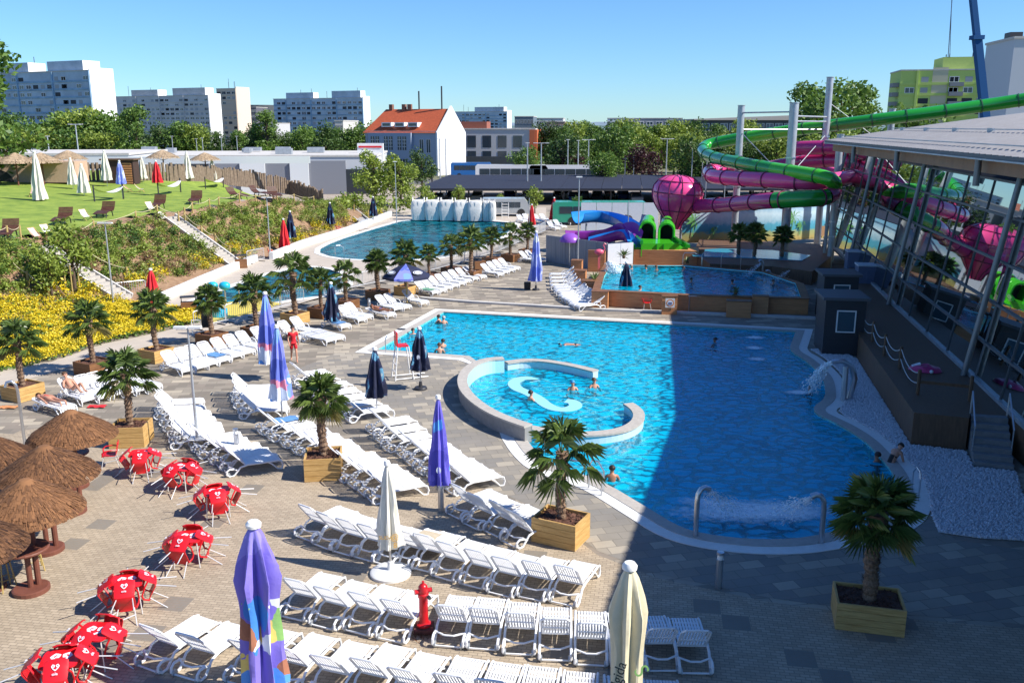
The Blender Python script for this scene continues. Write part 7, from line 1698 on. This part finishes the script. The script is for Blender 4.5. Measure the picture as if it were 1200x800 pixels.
# far right: yellow block, white building, crane, dark office
yb = slab('yellow green apartment tower with grey balconies on the right', 1163, 230, 82, 21, 14, 9, mat('lime_facade', (.48, .60, .16), .8, noise_amt=.05), 3.4, R(-12), [(3, 11, 3)], mat('pale_yellow', (.55, .55, .30), .8), botz=12)
BG = mat('balcony_grey', (.25, .25, .26), .8)
for k in range(4):
    z = 14 + k * 2.3; MB().box((-21.5, 3, z), (2.2, 4, 1.0)).build('balcony', BG, yb.t); MB().box((-8, -.7, z), (3.2, 1.2, 1.0)).build('balcony', BG, yb.t)
MB().box((-11.8, -.03, 14), (3.6, .1, 22)).build('cream_panel', mat('cream_panel', (.55, .50, .35), .8), yb.t)
wbb = P(1198, 44, 120); H = wbb.z
hb = Bld('white_building', 'pale grey modern building cut by the right picture edge', (wbb.x + 14, 120), R(-8), 14, 10, H, mat('pale_grey_facade', (.50, .53, .57), .7)); hb.windows([-9.6], [H - 6.5], 2.6, 6.5); hb.windows([-3.4], [H - 6.5], 2.6, 6.5); hb.done(); MB().box((-12.4, 5, H + .6), (1.6, 2, 1.2)).build('roof_unit', DARK, hb.t)
c0 = P(1154, 132, 95); c1 = P(1137, -30, 95); t = thing('crane_boom', 'dark blue telescopic crane boom rising behind the hall roof', 'crane', (0, 0, 0)); CB = mat('crane_blue', (.01, .075, .22), .7, spec=.2)
mid = c0.lerp(c1, .55); MB().beam(c0 - (c1 - c0) * .5, mid, .72, .72, (0, 1, 0)).build('boom_section', CB, t); MB().beam(mid, c1, .55, .55, (0, 1, 0)).build('boom_section', CB, t); MB().beam(mid - Vector((0, 0, .2)), mid + Vector((0, 0, .2)), 1.1, 1.0, (0, 1, 0)).build('collar', CB, t)
MB().tube([P(1117, -20, 95), P(1111, 68, 95)], .04, 4).tube([P(1116, -20, 95.4), P(1113, 68, 95.4)], .03, 4).build('cable', DARK, t)
ob = P(980, 141, 260); H = P(900, 141, 260).z
hb = Bld('dark_office', 'long dark glazed office building behind the slides', (P(985, 141, 260).x, 260), R(3), 42, 20, H, mat('dark_office', (.05, .055, .07), .4), roofm=mat('office_roof', (.35, .33, .31), .6)); hb.windows([-2 - 2.6 * k for k in range(15)], [H - 2, H - 5.2], 2.0, 2.2, m=mat('office_glass', (.10, .14, .2), .1)); hb.done()
MB().add([(-42, -1, H + .3), (0, -1, H + 1.8), (0, 20, H + 1.8), (-42, 20, H + .3), (-42, -1, H), (0, -1, H), (0, 20, H), (-42, 20, H)], [(0, 1, 2, 3), (0, 4, 5, 1), (1, 5, 6, 2), (3, 2, 6, 7)]).build('curved_roof', MATS['office_roof'], hb.t)
wm = P(715, 142, 380); MB_ = MB()
for i, (px, px2, top, Y, col, l) in enumerate([(603, 625, 137, 420, (.12, .16, .2), 'dark glass office block right of the distant apartment block'), (626, 660, 139, 450, (.5, .5, .5), 'pale low office behind the hotel'), (640, 662, 143, 400, (.25, .18, .15), 'brown roofed building behind the tree belt'), (712, 735, 139, 420, (.62, .65, .7), 'white slanted shopping centre behind the trees'), (735, 800, 139, 430, (.22, .23, .25), 'long dark roofed centre behind the trees'), (785, 822, 141, 400, (.6, .62, .65), 'white hall behind the trees left of the dark office'), (288, 300, 126, 600, (.1, .1, .12), 'dark small tower left of the round one'), (392, 402, 142, 330, (.5, .48, .46), 'pale low building behind trees'), (300, 322, 145, 420, (.45, .45, .47), 'low grey building behind the row of trees')]):
    a, b2 = P(px, top, Y), P(px2, top, Y); o = Bld('distant_building', l, (b2.x, Y), R(-6), b2.x - a.x, 20, a.z, mat('distant_wall', col, .8)); o.windows([-(b2.x - a.x) * (k + .5) / 6 for k in range(6)], [a.z - 2.2, a.z - 5.5], (b2.x - a.x) / 9, 1.6); o.done()
# far hills and wooded skyline
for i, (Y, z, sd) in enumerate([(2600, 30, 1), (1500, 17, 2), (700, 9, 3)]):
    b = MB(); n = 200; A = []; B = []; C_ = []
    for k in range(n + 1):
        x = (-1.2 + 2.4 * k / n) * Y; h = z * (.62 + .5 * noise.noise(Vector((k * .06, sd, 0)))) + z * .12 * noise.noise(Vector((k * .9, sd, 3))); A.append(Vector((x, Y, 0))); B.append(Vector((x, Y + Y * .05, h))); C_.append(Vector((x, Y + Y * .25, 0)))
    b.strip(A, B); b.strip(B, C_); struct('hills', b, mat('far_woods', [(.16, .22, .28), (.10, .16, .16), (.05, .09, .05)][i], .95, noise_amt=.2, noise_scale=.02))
# open asphalt behind the resort on the left
# ------------------------------------------------------------ people
SKIN = [mat('skin_fair', (.52, .26, .17), .5, noise_amt=.06, noise_scale=6), mat('skin_tan', (.36, .16, .09), .5, noise_amt=.06, noise_scale=6)]
HAIR = [mat('dark_hair', (.02, .012, .008), .6), mat('brown_hair', (.09, .045, .02), .6), mat('grey_hair', (.4, .38, .36), .6), mat('blue_cap', (.03, .25, .5), .5)]
CLOTH = {'red': mat('red_cotton', (.55, .01, .02), .8), 'black': mat('black_cotton', (.012, .012, .014), .7), 'blue': mat('blue_cotton', (.03, .06, .25), .7), 'white': mat('white_cotton', (.75, .75, .75), .8), 'coral': mat('coral_swimsuit', (.62, .06, .05), .6), 'green': mat('green_swimsuit', (.05, .22, .06), .7)}
STAND = dict(pelvis=(0, 0, .95), belly=(0, .01, 1.08), chest=(0, 0, 1.27), top=(0, -.01, 1.42), neck=(0, 0, 1.50), chin=(0, .03, 1.57), head=(0, .01, 1.665), crown=(0, 0, 1.73),
    sL=(-.17, 0, 1.42), eL=(-.23, -.02, 1.14), wL=(-.24, .06, .89), sR=(.17, 0, 1.42), eR=(.23, -.02, 1.14), wR=(.24, .06, .89),
    hL=(-.09, 0, .92), kL=(-.10, .02, .50), aL=(-.10, -.01, .09), tL=(-.11, .17, .03), hR=(.09, 0, .92), kR=(.10, .02, .50), aR=(.10, -.01, .09), tR=(.11, .17, .03))
RAD = dict(pelvis=.135, belly=.12, chest=.14, top=.105, neck=.055, chin=.062, head=.095, crown=.055, s=.062, e=.042, w=.028, h=.088, k=.055, a=.038, t=.03)
EDG = [('pelvis', 'belly'), ('belly', 'chest'), ('chest', 'top'), ('top', 'neck'), ('neck', 'chin'), ('chin', 'head'), ('head', 'crown'), ('top', 'sL'), ('sL', 'eL'), ('eL', 'wL'), ('top', 'sR'), ('sR', 'eR'), ('eR', 'wR'), ('pelvis', 'hL'), ('hL', 'kL'), ('kL', 'aL'), ('aL', 'tL'), ('pelvis', 'hR'), ('hR', 'kR'), ('kR', 'aR'), ('aR', 'tR')]
def skin_obj(name, verts, rads, edges, m, parent, sub=1):
    me = bpy.data.meshes.new(name); me.from_pydata([tuple(v) for v in verts], edges, []); o = bpy.data.objects.new(name, me); COL.objects.link(o); o.parent = parent; me.materials.append(m)
    sk = o.modifiers.new('skin', 'SKIN'); sk.use_smooth_shade = True
    for i, r in enumerate(rads): me.skin_vertices[0].data[i].radius = (r, r); 
    me.skin_vertices[0].data[0].use_root = True
    if sub: s = o.modifiers.new('sub', 'SUBSURF'); s.levels = sub; s.render_levels = sub
    return o
def person(label, loc, rz, pose=None, rot=None, skin=0, hair=0, wear=(), sc=1.0, long=False):
    J = {k: Vector(v) for k, v in STAND.items()}
    if pose: J.update({k: Vector(v) for k, v in pose.items() if k != 'face'})
    if rot is not None:
        for k in J: J[k] = rot @ J[k]
    t = thing('person', label, 'person', loc, rz); t.scale = (sc, sc, sc)
    ks = list(J); ix = {k: i for i, k in enumerate(ks)}; V = [J[k] for k in ks]; Rr = [RAD.get(k, RAD.get(k[0])) for k in ks]; E = [(ix[a], ix[b]) for a, b in EDG]
    # nose and ears
    face = (J['chin'] - J['neck']).normalized(); 
    fw = (Vector((0, 1, 0)) if rot is None else (rot @ Vector((0, 1, 0)))); 
    if pose and 'face' in pose: fw = Vector(pose['face'])
    # hands: palm and five fingers
    for s in 'LR':
        w_ = J['w' + s]; d = (w_ - J['e' + s]).normalized(); sd = d.cross(fw if abs(d.dot(fw)) < .9 else Vector((0, 0, 1))).normalized(); b0 = len(V)
        V.append(w_ + d * .07); Rr.append(.024); E.append((ix['w' + s], b0))
        for k, (o_, l_) in enumerate(((-.030, .075), (-.010, .09), (.010, .085), (.030, .07))):
            V.append(w_ + d * .085 + sd * o_); Rr.append(.0095); V.append(w_ + d * (.085 + l_) + sd * o_ * 1.3 + fw * .02); Rr.append(.008); i = len(V); E.append((b0, i - 2)); E.append((i - 2, i - 1))
        V.append(w_ + d * .07 - sd * .055 + fw * .015); Rr.append(.010); E.append((b0, len(V) - 1))
    body = skin_obj('body', V, Rr, E, SKIN[skin], t)
    up = (J['crown'] - J['chin']).normalized(); side = fw.cross(up).normalized(); fwd = up.cross(side).normalized(); hc = J['head']; BB = Matrix((side, fwd, up)).transposed().to_4x4(); M = Matrix.Translation(hc) @ BB
    MB(M).sphere((0, .098, -.005), .022, 6, (.7, 1, 1.3)).sphere((.088, .0, -.01), .025, 6, (.5, 1, 1.3)).sphere((-.088, .0, -.01), .025, 6, (.5, 1, 1.3)).build('face_features', SKIN[skin], body, True)
    MB(M).sphere((.034, .088, .02), .011, 6).sphere((-.034, .088, .02), .011, 6).build('eyes', BLACK, body); MB(M).sphere((0, .09, -.05), .02, 6, (1.2, .4, .35)).build('mouth', CLOTH['coral'], body)
    h = MB(M); h.sphere((0, -.018, .022), .108, 14, (1, 1.02, 1.02), 0, math.pi * (.55 if not long else .75)); h.build('hair', HAIR[hair], t, True)
    if 'trunks' in wear or 'shorts' in wear:
        c = [x for x in wear if x in CLOTH][-1]; f = .75 if 'shorts' in wear else .35
        skin_obj('shorts', [J['pelvis'], J['pelvis'].lerp(J['belly'], .4), J['hL'], J['hL'].lerp(J['kL'], f), J['hR'], J['hR'].lerp(J['kR'], f)], [.148, .140, .102, .088, .102, .088], [(0, 1), (0, 2), (2, 3), (0, 4), (4, 5)], CLOTH[c], t)
    if 'shirt' in wear:
        skin_obj('shirt', [J['belly'], J['pelvis'], J['chest'], J['top'], J['sL'], J['sL'].lerp(J['eL'], .6), J['sR'], J['sR'].lerp(J['eR'], .6)], [.133, .145, .152, .115, .076, .058, .076, .058], [(0, 1), (0, 2), (2, 3), (3, 4), (4, 5), (3, 6), (6, 7)], CLOTH[wear[0]], t)
    if 'suit' in wear:
        skin_obj('swimsuit', [J['belly'], J['pelvis'], J['chest'].lerp(J['belly'], .1), J['hL'].lerp(J['pelvis'], .3), J['hR'].lerp(J['pelvis'], .3)], [.130, .144, .148, .098, .098], [(0, 1), (0, 2), (1, 3), (1, 4)], CLOTH[wear[0]], t)
    return t
# walking lifeguard
person('lifeguard in red t-shirt and red shorts walking along the promenade', G(345, 424), R(200), dict(kL=(-.10, .16, .53), aL=(-.10, .22, .10), tL=(-.11, .40, .05), kR=(.10, -.05, .50), aR=(.10, -.32, .14), tR=(.11, -.20, .04), wL=(-.24, -.14, .93), eL=(-.24, -.10, 1.16), wR=(.22, .22, .98), eR=(.24, .02, 1.15)), skin=0, hair=0, wear=('red', 'shirt', 'shorts'))
# sunbathers
def on_lounger(i, u, z):
    th = ANG[i]; d = Vector((math.cos(th), math.sin(th), 0)); p = LOUNGERS[i] + d * u; p.z = z; return p, math.atan2(-d.x, d.y), math.atan2(d.x, -d.y)
p, r_fwd, r_back = on_lounger(123, 1.72, .50)
person('sunbather in a coral swimsuit lying face down on the flat lounger', p, r_back, None, Matrix.Rotation(-math.pi / 2, 3, 'X'), 0, 1, ('coral', 'suit'))
lounge = dict(pelvis=(0, 0, 0), belly=(0, -.12, .08), chest=(0, -.27, .22), top=(0, -.38, .33), neck=(0, -.44, .40), chin=(0, -.46, .48), head=(0, -.52, .56), crown=(0, -.56, .62), sL=(-.17, -.38, .32), eL=(-.26, -.25, .12), wL=(-.20, -.05, .12), sR=(.17, -.38, .32), eR=(.26, -.25, .12), wR=(.20, -.05, .12), hL=(-.09, .04, 0), kL=(-.10, .42, .32), aL=(-.10, .72, .02), tL=(-.1, .86, .05), hR=(.09, .04, 0), kR=(.10, .42, .30), aR=(.10, .72, .02), tR=(.1, .86, .05))
person('sunbather sitting up on a lounger with bent knees behind the near left palm', on_lounger(124, .84, .47)[0], on_lounger(124, .84, .47)[1], lounge, None, 0, 1, ('white', 'trunks'))
straight = dict(lounge); straight.update(kL=(-.10, .46, .04), aL=(-.10, .86, 0), tL=(-.1, .92, .12), kR=(.10, .46, .04), aR=(.10, .86, 0), tR=(.1, .92, .12), chest=(0, -.3, .06), top=(0, -.44, .09), belly=(0, -.14, .03), neck=(0, -.52, .10), chin=(0, -.56, .15), head=(0, -.64, .13), crown=(0, -.71, .12), sL=(-.17, -.44, .08), sR=(.17, -.44, .08), eL=(-.28, -.2, .02), eR=(.28, -.2, .02), wL=(-.24, .02, .04), wR=(.24, .02, .04), face=(0, 0, 1))
person('tanned sunbather with blue trunks lying on the lounger beside the white post', on_lounger(100, .95, .46)[0], on_lounger(100, .95, .46)[1], straight, None, 1, 1, ('blue', 'trunks'))
# swimmers: standing bodies in the water, only head and shoulders out
sway = dict(wL=(-.24, .36, 1.14), eL=(-.26, .10, 1.18), wR=(.20, .38, 1.10), eR=(.27, .12, 1.17))
SW = [(514, 377, 1.0, 60, 'bather with dark hair at the far left corner of the main pool', 0, 0), (520, 378, 1.02, 20, 'bather with grey hair beside the dark haired one at the far left corner', 0, 2), (484, 390, 1.15, 200, 'bather at the left edge of the pool near the coping', 0, 0), (519, 405, 1.05, 40, 'standing bather further from the wall left of the circle', 0, 0), (515, 412, .95, 10, 'pale bather in a white top near the lower left pool edge', 0, 1),
      (561, 435, 1.1, 100, 'bather by the tall wall inside the circle', 0, 1), (622, 467, 1.05, -60, 'bather in a dark top leaning on the bench wall in the circle', 0, 0), (671, 455, 1.05, 180, 'bather with a blue cap in the circle', 0, 3), (696, 452, 1.05, 200, 'bather at the right inside the circle', 0, 1), (717, 561, .95, 0, 'bather standing in front of the middle palm at the shade edge', 1, 0),
      (838, 400, 1.2, 90, 'lone bather in the shade in the far part of the main pool', 1, 0), (949, 458, 1.15, 90, 'bather under the arched fountain', 1, 0), (1028, 538, 1.15, 30, 'bather at the right pool wall beside the woman in black', 1, 0)]
for x, y, dz, a, l, sk, hr in SW:
    p = G(x, y, 0); wr = ('white', 'suit') if 'white top' in l else (('black', 'suit') if 'dark top' in l else ('blue', 'trunks'))
    person(l, (p.x, p.y, -.36 - dz), R(a), sway, None, sk, hr, wr)
p = G(1043, 542, .0); person('woman in a black swimsuit leaning on the right pool edge', (p.x, p.y, -.98), R(-60), dict(belly=(0, .08, 1.08), chest=(0, .2, 1.24), top=(0, .30, 1.34), neck=(0, .37, 1.38), chin=(0, .43, 1.42), head=(0, .48, 1.47), crown=(0, .52, 1.53), sL=(-.17, .3, 1.33), eL=(-.2, .38, 1.08), wL=(-.18, .52, .88), sR=(.17, .3, 1.33), eR=(.2, .38, 1.08), wR=(.18, .52, .88)), None, 0, 0, ('black', 'suit'))
swim = Matrix.Rotation(-math.pi / 2 * .96, 3, 'X')
p = G(683, 403, 0); person('swimmer stretched out on the surface in the sunny middle of the pool', (p.x + .5, p.y, -.10), R(85), dict(eL=(-.3, .05, 1.6), wL=(-.2, .1, 1.85), eR=(.3, .05, 1.6), wR=(.2, .1, 1.85)), Matrix.Rotation(-math.pi / 2, 3, 'X') , 0, 0, ('black', 'trunks'))
for x, y, l, hr in [(740, 315, 'bather by the waterfall of the small pool', 2), (757, 315, 'bather at the board wall below the green slide', 1), (769, 316, 'second bather at the board wall below the green slide', 1), (801, 317, 'bather by the steps of the small pool', 0), (810, 331, 'swimmer in the shade of the small pool', 0), (858, 333, 'swimmer at the right of the small pool behind the cycad', 0), (906, 333, 'bather under the right slim jet', 1), (750, 340, 'bather at the front wall of the small pool beside the navy parasol', 0)]:
    p = G(x, y, .88); person(l, (p.x, p.y, -.58), R(rnd.uniform(0, 360)), sway, None, rnd.randint(0, 1), hr, ('blue', 'trunks'))
# small things
for x, y, z, l, mm in [(114, 477, 0, 'red towel dropped on the paving before the sunbathers', REDF), (10, 478, 0, 'orange towel beside the left palm planter', ORWOOD)]:
    o = MB(); r_ = random.Random(x); n = 8; o.add([((i / n - .5) * .7, (j / n - .5) * .35, .03 + .05 * r_.random()) for i in range(n + 1) for j in range(n + 1)], [(i * (n + 1) + j, (i + 1) * (n + 1) + j, (i + 1) * (n + 1) + j + 1, i * (n + 1) + j + 1) for i in range(n) for j in range(n)]); tag(o.build('towel', mm), l, 'towel').location = G(x, y)
c = G(243, 392); t = thing('info_stand', 'black and white stand at the edge of the yellow flower bed', 'stand', c); MB().box((0, 0, .9), (.5, .1, 1.0)).build('board', BLACK, t); MB().tube([(-.8, 0, 0), (-.8, 0, .8), (0, 0, .8)], .03, 5).build('frame', WHITEP, t)
for i, (x, y, hh_) in enumerate([(618, 339, .5)]): c = G(x, y); tag(MB().lathe([(.22, 0), (.24, .5), (.2, .5)], 12).build('black_bucket', BLACK), 'black bucket beside the base of the tall blue parasol', 'bucket').location = c
